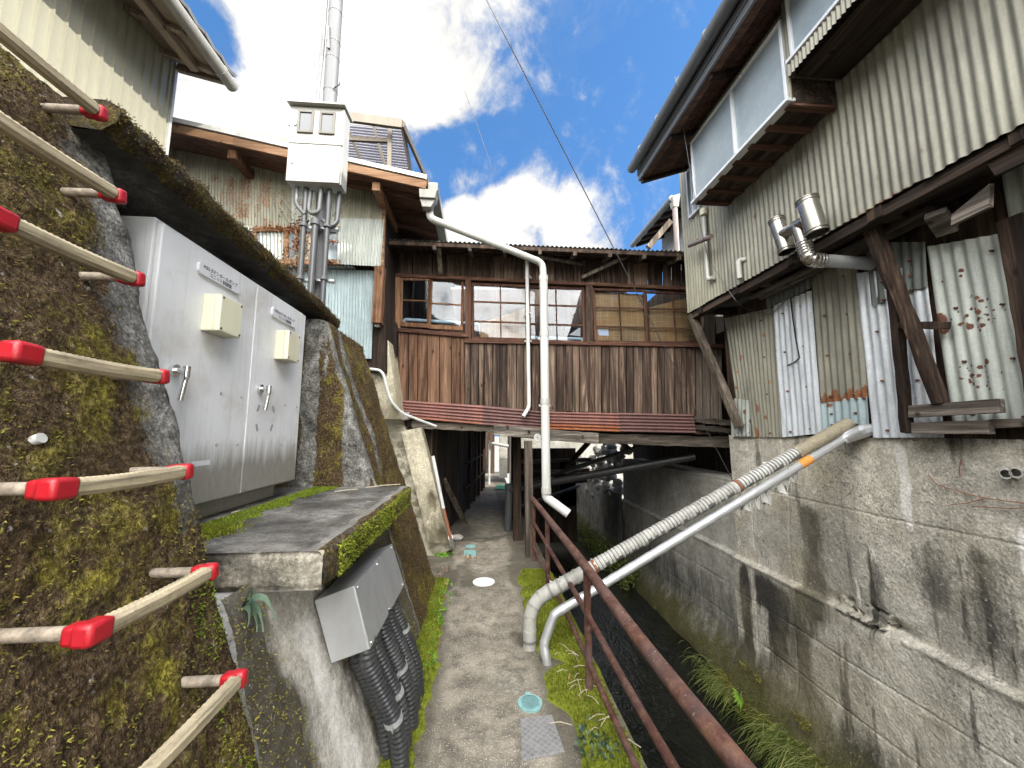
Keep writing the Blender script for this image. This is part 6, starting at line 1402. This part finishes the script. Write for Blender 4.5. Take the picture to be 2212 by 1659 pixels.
# ------------------------------------------------------------------ left rusted iron house
YL = 4.8
lh = thing('rusty_iron_house', 'house clad in rusted corrugated iron with withered ivy, behind the meter pole', 'house', (-2.6, 6.5, 2.5))
def L(px, py, d=0.0): return pY(px, py, YL - d)
def vine_rust(P, U, Vv): return .62 * (fbm(P, 3.2, 4, 6) > .50) * fbm(np.stack([P[:, 0] * 16, P[:, 1], P[:, 2] * 1.2], -1), 1, 4, 3) * sstep(-1.6, -2.1, P[:, 0]) * sstep(5.05, 4.8, P[:, 2]) * .95 + .08
def lsheet(bl, br, tr, tl, mk, pitch=.038, amp=.007, d=0.0, rows=60, wf=None, wob=.006, rnd=None, ragged=.004):
    mb = MB(); mb.sheet(L(*bl, d), L(*br, d), L(*tr, d), L(*tl, d), pitch, amp, (0, -1, 0), rows=rows, seg=8, wob=wob, wfun=wf, rnd=rnd, ragged=ragged); return obj('wall_sheet', mb, M[mk], lh, smooth=180)
lsheet((330, 570), (546, 570), (546, 488), (330, 480), 'corr_pale', d=.004, rnd=.2); lsheet((330, 490), (640, 490), (640, 300), (330, 250), 'corr_cream', wf=vine_rust, rnd=.1); lsheet((630, 491), (735, 493), (735, 340), (630, 290), 'corr_pale', d=.012, wf=lambda P, U, Vv: .4 * (fbm(P, 9, 3, 4) > .6), rnd=.2)
lsheet((727, 478), (828, 482), (832, 400), (727, 370), 'corr_cream', .040, .008, .012, rnd=.0); lsheet((728, 570), (822, 576), (830, 474), (730, 470), 'corr_pale', .040, .008, .026, rnd=.0)
lsheet((330, 760), (802, 775), (808, 585), (330, 565), 'corr_blue', .038, .007, -.10, rnd=.1)
mb = MB(); a, b = L(540, 573, .02), L(760, 575, .02); mb.sheet(a, b, b + V(0, .16, .03), a + V(0, .16, .03), .045, .008, (0, -.2, 1), rows=2, seg=8); obj('lower_roof_strip', mb, M['corr_pale'], lh, smooth=180)
mb = MB(); a, b, c, d = L(300, 800), L(826, 800), L(830, 400), L(300, 255); Y2 = YL + .14
mb.hexa([V(p.x, Y2, p.z) for p in (a, b, c, d)] + [V(p.x, 11.0, p.z) for p in (a, b, c, d)]); obj('core', mb, M['timber_dark'], lh)
# window band with brown frames
wb = [(545, 570), (640, 570), (640, 497), (545, 493)]
mb = MB()
for (x0, x1, y0, y1) in ((545, 735, 490, 500), (545, 735, 560, 571), (612, 622, 500, 560), (545, 552, 500, 560), (680, 686, 500, 560)):
    q = [L(x0, y1, .02), L(x1, y1, .02), L(x1, y0, .02), L(x0, y0, .02)]; mb.plate(q, .05, (0, -1, 0))
fr = obj('window', mb, M['bargeboard'], lh, bevel=.003)
mb = MB(); q = [L(545, 571, -.01), L(735, 572, -.01), L(735, 492, -.01), L(545, 490, -.01)]; mb.plate(q, .01, (0, -1, 0)); obj('pane', mb, M['frost'], fr)
mb = MB(); mb.sheet(L(560, 562, .0), L(612, 562, .0), L(612, 500, .0), L(560, 500, .0), .045, .008, (0, -1, 0), rows=3); obj('boarded_sheet', mb, M['corr_pale'], fr, smooth=180)
# roof: verge at YV, rising to the left
YV = 4.38
r0, r1 = pY(375, 268, YV), pY(922, 392, YV); rd = (r0 - r1).normalized(); r0 = r0 + rd * 1.2
back = V(0, 6.0, 0); up = V(0, 0, .05)
mb = MB(); mb.plate([r0, r1, r1 + back, r0 + back], .06, (0, 0, 1)); obj('roof', mb, M['soffit_dark'], lh)
mb = MB(); mb.sheet(r0 + up + V(0, -.04, 0), r0 + up + back, r1 + up + back, r1 + up + V(0, -.04, 0), .063, .009, (0, 0, 1), rows=6, seg=6); obj('roof_sheet', mb, M['corr_dark'], lh, smooth=180)
mb = MB(); mb.beam(r0 + V(0, -.03, .03), r1 + V(0, -.03, .03), .035, .055); obj('verge_trim', mb, M['trim_white'], lh, bevel=.003)
mb = MB(); mb.beam(r0 + V(0, -.02, -.065), r1 + V(0, -.02, -.065), .03, .10); obj('bargeboard', mb, M['bargeboard'], lh, bevel=.003)
for (x, y) in ((500, 332), (812, 402)):
    p = pY(x, y, YV + .03); mb = MB(); mb.beam(p, p + V(0, 1.0, 0), .09, .11); obj('purlin', mb, M['frame_lit'], lh, bevel=.004)
# side eave over the bridge house end
mb = MB()
for k in range(7): y = YV + .25 + k * .42; p = V(r1.x - .02, y, r1.z - .09); mb.beam(p, p + rd * 1.0, .05, .06)
objs('rafter', mb, M['soffit_dark'], lh)
gb = thing('eave_gutter', 'grey box gutter and hopper at the right eave of the rusty house', 'gutter', r1)
mb = MB(); x = r1.x + .03; mb.box((x - .02, YV + .02, r1.z - .10), (x + .10, YV + 3.2, r1.z + .01)); obj('trough', mb, M['gutter'], gb, bevel=.006)
A, B = pY(*z2(513, 1215), YV - .02), pY(*z2(612, 1275), YV - .02); mb = MB(); mb.hexa([(A.x, YV - .03, B.z), (B.x, YV - .03, B.z), (B.x + .02, YV - .03, A.z), (A.x - .01, YV - .03, A.z), (A.x + .01, YV + .14, B.z), (B.x, YV + .14, B.z), (B.x + .02, YV + .14, A.z), (A.x - .01, YV + .14, A.z)]); mb.hexa([(A.x + .03, YV, B.z - .10), (B.x - .05, YV, B.z - .10), (B.x, YV, B.z - .001), (A.x, YV, B.z - .001), (A.x + .03, YV + .1, B.z - .10), (B.x - .05, YV + .1, B.z - .10), (B.x, YV + .1, B.z - .001), (A.x, YV + .1, B.z - .001)])
obj('hopper', mb, M['gutter'], gb, bevel=.006)
# side wall running back to the bridge house
swx, swy = L(830, 400).x, YL + .02
ex, ey = pH(853, 600).x - .02, pH(853, 600).y
mb = MB(); mb.hexa([(swx - .05, swy, 2.95), (swx, swy, 2.95), (swx, swy, 5.0), (swx - .05, swy, 5.0), (ex - .05, ey, 3.1), (ex, ey, 3.1), (ex, ey, 5.0), (ex - .05, ey, 5.0)]); obj('side_wall', mb, M['plaster'], lh)
for z_ in (3.12, 3.62, 4.1): mb = MB(); mb.beam((swx + .012, swy, z_ - .06), (ex + .012, ey, z_), .03, .05 if z_ > 3.2 else .14); obj('side_batten', mb, M['timber_dark'], lh)
mb = MB(); a, b = L(815, 700, -.02), L(822, 578, -.02); mb.beam(a, b, .115, .12, (0, 1, 0), None, 8, .004); obj('corner_post', mb, M['frame_lit'], lh, bevel=.006)
mb = MB(); a, b = L(826, 575, .0), L(832, 405, .0); mb.beam(a, b, .04, .05, (0, 1, 0)); obj('corner_post', mb, M['bargeboard'], lh)
mb = MB(); q = [pY(*p, 5.35) for p in ((826, 720), (856, 770), (856, 700), (826, 640))]; mb.plate(q, .1, (0, -1, 0)); obj('side_boards', mb, M['timber_dark'], lh)
# withered ivy
g = np.random.default_rng(12); P = []
for cx_, cy_, sx_, sy_, n in ((648, 525, 12, 26, 300), (600, 492, 30, 3, 90), (700, 470, 14, 40, 50), (640, 450, 40, 30, 50), (620, 540, 10, 20, 30), (715, 522, 8, 2, 40), (710, 567, 10, 2, 50)):
    for _ in range(n): P.append(tuple(L(g.normal(cx_, sx_), g.normal(cy_, sy_), .05)))
iv_ = thing('withered_ivy', 'rust-coloured withered ivy over the window of the rusty house', 'ivy', L(655, 570))
obj('leaves', tufts(np.array(P), np.tile((0, -1., -.1), (len(P), 1)), .026, .009, .9, 2, 5), M['ivy'], iv_)
mb = MB()
for _ in range(26):
    a = L(g.normal(665, 25), 560, .02); b = L(g.normal(660, 45), g.uniform(400, 500), .03); c = lerp(a, b, .5) + V(g.normal(0, .12), -.01, 0); mb.tube([a * (1 - t) ** 2 + c * 2 * t * (1 - t) + b * t * t for t in np.linspace(0, 1, 8)], .004, 5)
obj('stems', mb, M['twig'], iv_)
# terrace frame with polycarbonate on its roof
tr = thing('terrace_frame', 'brown aluminium terrace frame with corrugated plastic panels on the roof', 'terrace', pY(860, 375, 6.2))
def T(x, y, Yv=6.2): return pY(*z2(x, y), Yv)
mb = MB(); mb.beam(T(-120, 730, 6.0), T(400, 800, 6.0), .06, .16); mb.beam(T(400, 795, 6.0), T(400, 795, 6.0) + V(.25, 1.6, -.05), .05, .12); obj('top_rail', mb, M['bronze'], tr, bevel=.004)
mb = MB(); mb.beam(T(322, 835), T(318, 1130), .07, .07, (0, 1, 0)); obj('post', mb, M['bronze'], tr, bevel=.004)
mb = MB(); mb.beam(T(-100, 885), T(318, 905), .05, .08); obj('mid_rail', mb, M['bronze'], tr, bevel=.004)
mb = MB(); mb.beam(T(400, 800, 6.0), T(460, 1140, 7.6), .05, .06, (0, 1, 0)); obj('end_bar', mb, M['bronze_dark'], tr)
for (a, b) in (((60, 850), (150, 1075)), ((215, 810), (300, 1100)), ((-60, 830), (20, 1060))): mb = MB(); mb.beam(T(*a, 6.9), T(*b, 7.3), .05, .05, (0, 1, 0)); obj('panel_bar', mb, M['bronze_dark'], tr)
mb = MB(); q = [T(-150, 1060, 7.4), T(455, 1140, 7.6), T(395, 830, 7.0), T(-150, 780, 7.0)]; mb.sheet(q[0], q[3], q[2], q[1], .05, .006, (0, -1, 0), rows=4, seg=6); obj('plastic_panel', mb, M['poly'], tr, smooth=180)
# ------------------------------------------------------------------ cream house top left
XCR = -3.5
ch = thing('cream_house', 'pale cream house with ribbed metal siding and tiled eave, above the mossy wall', 'house', (-5, 2, 2.7))
yc = pX(380, 130, XCR).y; zt_ = pX(380, 130, XCR).z + .05
mb = MB(); mb.sheet((XCR, -4, 2.6), (XCR, yc, 2.6), (XCR, yc, zt_), (XCR, -4, zt_), .10, .020, (1, 0, 0), rows=3, seg=12, rib=True); obj('siding', mb, M['siding'], ch)
mb = MB(); mb.box((-8, -4, 2.6), (XCR - .02, yc - .01, zt_ + .1)); obj('core', mb, M['siding'], ch)
mb = MB(); mb.box((XCR - .02, yc - .012, 2.6), (XCR + .022, yc + .02, zt_)); obj('corner_trim', mb, M['trim_white'], ch)
XE = -2.85; ge = pX(503, 188, XE); g1 = V(ge.x, ge.y, ge.z); g2 = V(XE, -4, ge.z)
mb = MB(); mb.tube([g2, g1], .062, 18); gt2 = obj('gutter', mb, M['gutter'], ch, smooth=60)
mb = MB()
for k in range(9): c = g1 + V(0, -.22 - .75 * k, 0); mb.tube([c, c + V(0, .025, 0)], .068, 18)
objs('gutter_joint', mb, M['gutter'], gt2, smooth=60)
rz = V(-1.0, 0, .36); a, b = V(XE - .06, -4, ge.z + .06), V(XE - .06, ge.y - .05, ge.z + .06)
mb = MB()
for k in range(5): mb.plate([a + rz * (k / 5), b + rz * (k / 5), b + rz * ((k + .96) / 5), a + rz * ((k + .96) / 5)], .03, (.3, 0, 1))
obj('soffit', mb, M['soffit'], ch)
mb = MB()
for k in range(14): p = b + V(-.02, -.12 - .42 * k, -.05); mb.beam(p, p + rz * .9, .05, .06)
objs('rafter', mb, M['soffit'], ch)
mb = MB(); mb.beam(V(XE - .30, -4, ge.z + .06), V(XE - .30, ge.y - .15, ge.z + .06), .08, .09); obj('eave_beam', mb, M['soffit'], ch)
mb = MB(); ea = pX(386, 146, XCR + .03); mb.beam(ea, V(XE - .0, ge.y - .05, ge.z + .02), .05, .09); obj('end_beam', mb, M['soffit'], ch)
mb = MB(); rr = V(-4.2, 0, 1.55); k = 40
for i in range(34): 
    y = -4 + (ge.y + 4) * i / 34; w_ = (ge.y + 4) / 34; p = V(XE + .03, y, ge.z + .115); mb.plate([p + V(0, 0, .03), p + V(0, w_ * .5, 0), p + V(0, w_ * .5, 0) + rr, p + V(0, 0, .03) + rr], .03, (.3, 0, 1)); mb.plate([p + V(0, w_ * .5, 0), p + V(0, w_, .032), p + V(0, w_, .032) + rr, p + V(0, w_ * .5, 0) + rr], .03, (.3, 0, 1))
obj('roof_tiles', mb, M['tile'], ch)
# ------------------------------------------------------------------ pole with meter box
PYv = 3.82
pb = pY(712, 260, PYv); ptop = pY(727, -40, PYv); pole = thing('utility_pole', 'galvanised steel utility pole rising behind the meter box into the sky', 'pole', (pb.x, PYv, 2.5))
px_ = (pb.x + ptop.x) / 2
mb = MB(); mb.tube([(px_, PYv, 2.4), (px_, PYv, 9.5)], .068, 24); obj('shaft', mb, M['galv'], pole, smooth=60)
mb = MB()
for y in (200, 130, 95, 30): z_ = pY(715, y, PYv).z; mb.tube([(px_, PYv, z_), (px_, PYv, z_ + .012)], .0705, 22)
objs('band', mb, M['conduit_grey'], pole, smooth=60)
mb = MB()
for k in range(3): z_ = 5.25 + 1.1 * k; mb.tube([(px_ + .06, PYv - .04, z_), (px_ + .12, PYv - .08, z_), (px_ + .12, PYv - .08, z_ + .035)], .007, 6)
objs('step_bolt', mb, M['galv'], pole, smooth=60)
mb = MB()
for dx in (-.105, -.095, -.088): mb.tube([(px_ + dx - .02, PYv - .03, 4.7), (px_ + dx - .015, PYv - .03, 5.3), (px_ + dx, PYv - .03, 5.9 - (dx + .1) * 20), (px_ + .012 + dx, PYv - .02, 9.4)], .011, 8)
objs('service_cable', mb, M['wire'], pole, smooth=60)
mb = MB(); z_ = pY(712, 95, PYv).z; mb.hexa([(px_ - .03, PYv - .085, z_ - .13), (px_ + .0, PYv - .085, z_ - .14), (px_ - .02, PYv - .085, z_ + .13), (px_ - .035, PYv - .085, z_ + .13), (px_ - .03, PYv - .07, z_ - .13), (px_, PYv - .07, z_ - .14), (px_ - .02, PYv - .07, z_ + .13), (px_ - .035, PYv - .07, z_ + .13)]); obj('plate', mb, M['conduit_grey'], pole)
mt = thing('meter_box', 'white two-window electricity meter box fixed to the steel pole', 'meter box', pY(675, 410, 3.6))
YM = 3.55; kz = lambda x, y: (587.6 + .2917 * x, 172.8 + .2917 * y); m_ = lambda x, y: pY(*kz(x, y), YM)
tl, tr_, br, bl = m_(140, 185), m_(540, 215), m_(500, 765), m_(100, 745); x0, x1 = (tl.x + bl.x) / 2, (tr_.x + br.x) / 2; z1_, z0_ = (tl.z + tr_.z) / 2, (bl.z + br.z) / 2; zm = m_(320, 475).z; dpt = .17
mb = MB(); mb.box((x0, YM + .022, z0_), (x1, YM + dpt, z1_)); obj('case', mb, M['meter'], mt, bevel=.004)
up_d = MB(); up_d.box((x0, YM, zm + .004), (x1, YM + .02, z1_ - .002)); ud = obj('upper_door', up_d, M['meter'], mt, bevel=.005)
mb = MB(); mb.box((x0, YM, z0_ + .002), (x1 - .01, YM + .02, zm - .004)); ld = obj('lower_door', mb, M['meter'], mt, bevel=.005)
mb = MB(); mb.hexa([(x0 - .02, YM - .05, z1_ + .0), (x1 + .02, YM - .05, z1_ + .0), (x1 + .02, YM - .05, z1_ + .02), (x0 - .02, YM - .05, z1_ + .02), (x0 - .02, YM + dpt + .03, z1_ + .02), (x1 + .02, YM + dpt + .03, z1_ + .02), (x1 + .02, YM + dpt + .03, z1_ + .05), (x0 - .02, YM + dpt + .03, z1_ + .05)]); obj('rain_hood', mb, M['meter'], mt, bevel=.004)
mb = MB(); mb.box((x0 - .045, YM + .06, z1_ - .16), (x0 - .002, YM + .14, z1_ - .05)); obj('side_bracket', mb, M['meter'], mt)
for (a, b) in (((197, 228), (305, 398)), ((357, 240), (465, 408))):
    A, B = m_(*a), m_(*b); f = .022; mb = MB()
    for q in (((A.x, B.z), (A.x + f, A.z)), ((B.x - f, B.z), (B.x, A.z)), ((A.x + f, A.z - f), (B.x - f, A.z)), ((A.x + f, B.z), (B.x - f, B.z + f))): mb.box((q[0][0], YM - .016, q[0][1]), (q[1][0], YM - .001, q[1][1]))
    w = obj('meter_window', mb, M['meter_grey'], ud, bevel=.003)
    mb = MB(); mb.box((A.x + f, YM - .006, B.z + f), (B.x - f, YM - .002, A.z - f)); obj('pane', mb, M['dark_glass'], w)
for d, a in ((ud, (172, 327)), (ld, (150, 607))): p = m_(*a); mb = MB(); mb.tube([p, p + V(0, -.014, 0)], .014, 14); obj('lock', mb, M['chrome'], d, smooth=40)
# conduits below the meter box
zbot = z0_
def Mp(x, y, Yv=3.66): return pY(*kz(x, y), Yv)
def vcond(lb, pts, r, m='conduit_grey'): 
    mb = MB(); mb.tube(fillet(pts, .06), r, 14); return single('meter_conduit', mb, M[m], lb, 'conduit', 'conduits below the meter box', smooth=60)
for x, xb, lb, r, yt in ((250, 210, 'left straight conduit dropping from the meter box', .026, 800), (422, 388, 'right straight conduit dropping from the meter box', .024, 810)):
    a = Mp(x, yt); b = Mp(xb, 1500); vcond(lb, [V((a.x + b.x) / 2, 3.66, zbot + .002), V((a.x + b.x) / 2, 3.66, 2.3)], r)
b = Mp(312, 1300); t_ = Mp(330, 1040); vcond('middle conduit with threaded collar, between the two straight ones', [V(b.x, 3.64, t_.z), V(b.x, 3.64, 2.3)], .030); xm = b.x
mb = MB(); mb.tube([V(b.x, 3.64, t_.z - .06), V(b.x, 3.64, t_.z + .0)], .042, 16); single('collar', mb, M['galv'], 'galvanised collar on top of the middle conduit', 'collar', smooth=50)
a, b, c = Mp(372, 800), Mp(310, 1010), Mp(285, 850); vcond('looped grey hose hanging from the box bottom', [V(a.x, 3.64, zbot), V(a.x, 3.62, b.z + .03), V(b.x, 3.62, b.z), V(c.x, 3.64, b.z + .05), V(c.x, 3.66, zbot - .02)], .020, 'hose')
a, b = Mp(195, 800), Mp(225, 980); vcond('short curved hose at the left corner of the box bottom', [V(a.x, 3.64, zbot), V(a.x, 3.63, b.z + .06), V(b.x + .03, 3.64, b.z - .03)], .018, 'hose')
a, b, c = Mp(482, 930), Mp(485, 1075), Mp(370, 1030); vcond('right-hand hose curving under the horizontal strut', [V(a.x, 3.70, zbot), V(a.x, 3.68, b.z + .03), V(lerp(a.x, c.x, .5), 3.67, b.z - .02), V(c.x, 3.68, c.z)], .022)
for (y0_, xa, xb, lb) in ((1095, 215, 490, 'upper horizontal steel strut clamping the conduits to the pole'), (1480, 190, 460, 'lower horizontal steel strut clamping the conduits to the pole')):
    a, b = Mp(xa, y0_, 3.71), Mp(xb, y0_ + 10, 3.71); z_ = (a.z + b.z) / 2
    s = thing('pole_strut', lb, 'strut', (a.x, 3.71, z_), 'steel struts on the pole'); mb = MB(); mb.box((a.x, 3.692, z_ - .012), (b.x, 3.75, z_ + .012)); obj('channel', mb, M['steel'], s, bevel=.003)
    for x in ((Mp(250, 800).x + Mp(210, 1500).x) / 2, xm, (Mp(422, 800).x + Mp(388, 1500).x) / 2): mb = MB(); mb.tube([(x, 3.655, z_ - .015), (x, 3.655, z_ + .015)], .036, 16); obj('conduit_clamp', mb, M['galv'], s, smooth=50)
# ------------------------------------------------------------------ far house behind the bridge roof on the right
fh = thing('far_house', 'distant grey house roof with gutter and brown downpipe, beyond the bridge house roof', 'house', (5, 10, 2))
a, b = pX(1362, 530, 3.4), pX(1452, 425, 3.4); zg = b.z; a = V(3.4, a.y, zg)
A = pZ(1366, 530, zg); B = pZ(1452, 428, zg); mb = MB(); mb.tube([A, B], .06, 14); obj('gutter', mb, M['gutter_dark'], fh, smooth=60)
d = V(1.6, 0, .6); mb = MB(); mb.plate([A + V(0, 0, .05), B + V(0, 0, .05), B + d, A + d], .06, (-.3, 0, 1)); obj('roof', mb, M['tile'], fh)
mb = MB()
for k in range(6): p = lerp(A, B, (k + .3) / 6) + V(.05, 0, -.04); mb.beam(p, p + d * .6, .06, .07)
objs('rafter', mb, M['timber_dark'], fh)
mb = MB(); mb.hexa([(A.x + .7, A.y, zg - 2.2), (B.x + .7, B.y, zg - 2.2), (B.x + .7, B.y, zg + .3), (A.x + .7, A.y, zg + .3), (A.x + 3, A.y, zg - 2.2), (B.x + 3, B.y, zg - 2.2), (B.x + 3, B.y, zg + .3), (A.x + 3, A.y, zg + .3)]); obj('wall', mb, M['plaster'], fh)
p = B + V(.05, .02, -.06); mb = MB(); mb.tube([p, p + V(0, 0, -1.6)], .045, 14); obj('downpipe', mb, M['pipe_brown'], fh, smooth=60); mb = MB(); mb.hexa([p + V(*v) for v in ((-.05, -.05, -.12), (.05, -.05, -.12), (.07, -.07, .07), (-.07, -.07, .07), (-.05, .05, -.12), (.05, .05, -.12), (.07, .07, .07), (-.07, .07, .07))]); obj('hopper', mb, M['gutter'], fh, bevel=.005)
p0, p1 = pY(1400, 535, p.y + .3), pY(1448, 478, p.y + .3); mb = MB(); mb.beam(p0, p1, .08, .10); obj('brace', mb, M['timber'], fh)
# roofs behind the camera, for the light and reflections
def back_house(c, s, h, lab):
    t = thing('house', lab, 'house', (c[0], c[1], 0)); mb = MB(); mb.box((c[0] - s[0], c[1] - s[1], 0), (c[0] + s[0], c[1] + s[1], h)); obj('wall', mb, M['corr_dark'], t)
    mb = MB(); x, y = s[0] + .4, s[1] + .4
    mb.plate([(c[0] - x, c[1] + y, h - .1), (c[0] - x, c[1] - y, h - .1), (c[0], c[1] - y, h + 1.3), (c[0], c[1] + y, h + 1.3)], .08, (-.6, 0, 1)); mb.plate([(c[0] + x, c[1] - y, h - .1), (c[0] + x, c[1] + y, h - .1), (c[0], c[1] + y, h + 1.3), (c[0], c[1] - y, h + 1.3)], .08, (.6, 0, 1)); obj('roof', mb, M['tile'], t)
back_house((-6.5, -16, 0), (4, 4, 0), 7.5, 'slate-roofed house on the bank far behind the viewer'); back_house((3.5, -22, 0), (4, 4, 0), 7.0, 'second slate-roofed house farther behind the viewer')
# ------------------------------------------------------------------ sky, sun, camera
SUN_EL, SUN_AZ = R(30), R(64)             # azimuth measured from straight behind (-Y) towards +X
sd = Vector((math.sin(SUN_AZ) * math.cos(SUN_EL), -math.cos(SUN_AZ) * math.cos(SUN_EL), math.sin(SUN_EL)))
w = bpy.data.worlds.new('World'); SC.world = w; w.use_nodes = True; nt = w.node_tree; nd = nt.nodes; nd.clear()
ow = nd.new('ShaderNodeOutputWorld'); bg = nd.new('ShaderNodeBackground'); bg2 = nd.new('ShaderNodeBackground'); mixs = nd.new('ShaderNodeMixShader')
sky = nd.new('ShaderNodeTexSky'); sky.sky_type = 'NISHITA'; sky.sun_disc = False; sky.sun_elevation = SUN_EL
sky.sun_rotation = math.atan2(sd.x, sd.y); sky.air_density = 1.0; sky.dust_density = .3; sky.ozone_density = 2.5
lk = nt.links.new
tc = nd.new('ShaderNodeTexCoord'); wv_ = nd.new('ShaderNodeVectorMath'); wv_.operation = 'ADD'; lk(tc.outputs['Generated'], wv_.inputs[0]); wv_.inputs[1].default_value = (0, 0, .42)
wn_ = nd.new('ShaderNodeVectorMath'); wn_.operation = 'NORMALIZE'; lk(wv_.outputs[0], wn_.inputs[0]); lk(wn_.outputs[0], sky.inputs[0])
hs = nd.new('ShaderNodeHueSaturation'); hs.inputs['Saturation'].default_value = SKY_SAT; lk(sky.outputs[0], hs.inputs['Color']); lk(hs.outputs[0], bg.inputs[0]); bg.inputs[1].default_value = SKY_STR
def wm(op, a, b=0.0, clamp=False):
    n = nd.new('ShaderNodeMath'); n.operation = op; n.use_clamp = clamp
    for i, v in enumerate((a, b)):
        if isinstance(v, (int, float)): n.inputs[i].default_value = v
        else: lk(v, n.inputs[i])
    return n.outputs[0]
# project the view direction on a cloud layer overhead
sp_ = nd.new('ShaderNodeSeparateXYZ'); lk(tc.outputs['Generated'], sp_.inputs[0])
zz_ = wm('MAXIMUM', sp_.outputs[2], .06); cb = nd.new('ShaderNodeCombineXYZ'); lk(wm('DIVIDE', sp_.outputs[0], zz_), cb.inputs[0]); lk(wm('DIVIDE', sp_.outputs[1], zz_), cb.inputs[1])
def wnoise(sc, det, rough, dist=0.0, loc=(0, 0, 0)):
    mp = nd.new('ShaderNodeMapping'); lk(tc.outputs['Generated'], mp.inputs[0]); mp.inputs['Location'].default_value = loc
    n = nd.new('ShaderNodeTexNoise'); lk(mp.outputs[0], n.inputs['Vector']); n.inputs['Scale'].default_value = sc; n.inputs['Detail'].default_value = det; n.inputs['Roughness'].default_value = rough; n.inputs['Distortion'].default_value = dist; return n.outputs[0]
cov = None
def blob(px, py, rad, s):
    """a cloud bank round the direction of one part of the sky"""
    global cov
    d = ray(px, py).normalized(); n = nd.new('ShaderNodeVectorMath'); n.operation = 'DISTANCE'; lk(tc.outputs['Generated'], n.inputs[0]); n.inputs[1].default_value = d
    v = wm('MULTIPLY', wm('SUBTRACT', 1.0, wm('DIVIDE', n.outputs['Value'], rad)), s); v = wm('MAXIMUM', v, -.85)
    cov = v if cov is None else wm('MAXIMUM', cov, v)
for b_ in CLOUDS: blob(*b_)
for (hx, hy, hr, hsn) in HOLES:
    d = ray(hx, hy).normalized(); n = nd.new('ShaderNodeVectorMath'); n.operation = 'DISTANCE'; lk(tc.outputs['Generated'], n.inputs[0]); n.inputs[1].default_value = d
    cov = wm('SUBTRACT', cov, wm('MULTIPLY', wm('SUBTRACT', 1.0, wm('DIVIDE', n.outputs['Value'], hr), True), hsn))
det = wm('ADD', wm('MULTIPLY', wm('SUBTRACT', wnoise(5.5, 10, .62, .5), .5), 1.5), wm('MULTIPLY', wm('SUBTRACT', wnoise(19, 6, .65, .2), .5), .6))
bk_ = wm('SUBTRACT', wnoise(2.0, 4, .5, 0, (4, 2, 1)), .52)                # breaks up the cloud cover behind the camera, thickened for fill
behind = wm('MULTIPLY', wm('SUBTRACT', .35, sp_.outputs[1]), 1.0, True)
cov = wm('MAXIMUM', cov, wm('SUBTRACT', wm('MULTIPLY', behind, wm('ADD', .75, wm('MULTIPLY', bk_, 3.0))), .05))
dn = wm('ADD', cov, det)
wisp = wm('MULTIPLY', wm('MULTIPLY', wm('SUBTRACT', wnoise(4.5, 9, .68, .25, (2, 7, 3)), .50), 2.4), wm('MULTIPLY', wm('SUBTRACT', sp_.outputs[2], .50), 1.5, True), True)
m = nd.new('ShaderNodeMapRange'); m.interpolation_type = 'SMOOTHSTEP'; lk(dn, m.inputs[0]); m.inputs[1].default_value = -.02; m.inputs[2].default_value = .46
fac = wm('MAXIMUM', wm('POWER', m.outputs[0], 1.25), wm('MULTIPLY', wisp, .6), True)
shade = nd.new('ShaderNodeMapRange'); lk(wm('ADD', dn, wm('MULTIPLY', wm('SUBTRACT', wnoise(6, 6, .6, 0, (1, 1, 5)), .5), .7)), shade.inputs[0]); shade.inputs[1].default_value = .0; shade.inputs[2].default_value = .8; shade.inputs[3].default_value = .62; shade.inputs[4].default_value = 1.05
cc = nd.new('ShaderNodeCombineColor'); lk(shade.outputs[0], cc.inputs[0]); lk(wm('MULTIPLY', shade.outputs[0], .985), cc.inputs[1]); lk(wm('MULTIPLY', shade.outputs[0], .95), cc.inputs[2])
behind_fill = nd.new('ShaderNodeMapRange'); behind_fill.interpolation_type = 'SMOOTHSTEP'; lk(sp_.outputs[1], behind_fill.inputs[0])   # clouds behind the camera made far brighter as added fill light
for i_, v_ in ((1, .22), (2, -.25), (3, .31), (4, CLOUD_STR)): behind_fill.inputs[i_].default_value = v_
lk(cc.outputs[0], bg2.inputs[0]); lk(behind_fill.outputs[0], bg2.inputs[1])
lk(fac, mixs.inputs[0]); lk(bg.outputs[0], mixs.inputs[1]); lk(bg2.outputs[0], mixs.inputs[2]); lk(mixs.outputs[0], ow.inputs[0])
sl = bpy.data.lights.new('sun', 'SUN'); sl.energy = SUN_STR; sl.angle = R(.55); sl.color = (1, .95, .86); so = bpy.data.objects.new('sun', sl); C.objects.link(so)
so.rotation_euler = (-sd).to_track_quat('-Z', 'Y').to_euler(); so.location = (6, -6, 12)
cm = bpy.data.cameras.new('camera'); co = bpy.data.objects.new('camera', cm); C.objects.link(co); cm.sensor_width = 36; cm.lens = F / 2212 * 36; cm.clip_start = .05; cm.clip_end = 1000
fw = Vector((sy * cp, cy * cp, sp)); rt = Vector((cy, -sy, 0)); upv = rt.cross(fw)
mt4 = Matrix((rt, upv, -fw)).transposed().to_4x4(); mt4.translation = EYEP; co.matrix_world = mt4; SC.camera = co
vs_ = SC.view_settings; vs_.view_transform = 'Standard'; vs_.look = 'None'; vs_.exposure = EXPO; vs_.gamma = 1
SC.cycles.use_denoising = True; SC.cycles.max_bounces = 6; SC.cycles.diffuse_bounces = 4; SC.cycles.glossy_bounces = 3; SC.cycles.transparent_max_bounces = 8
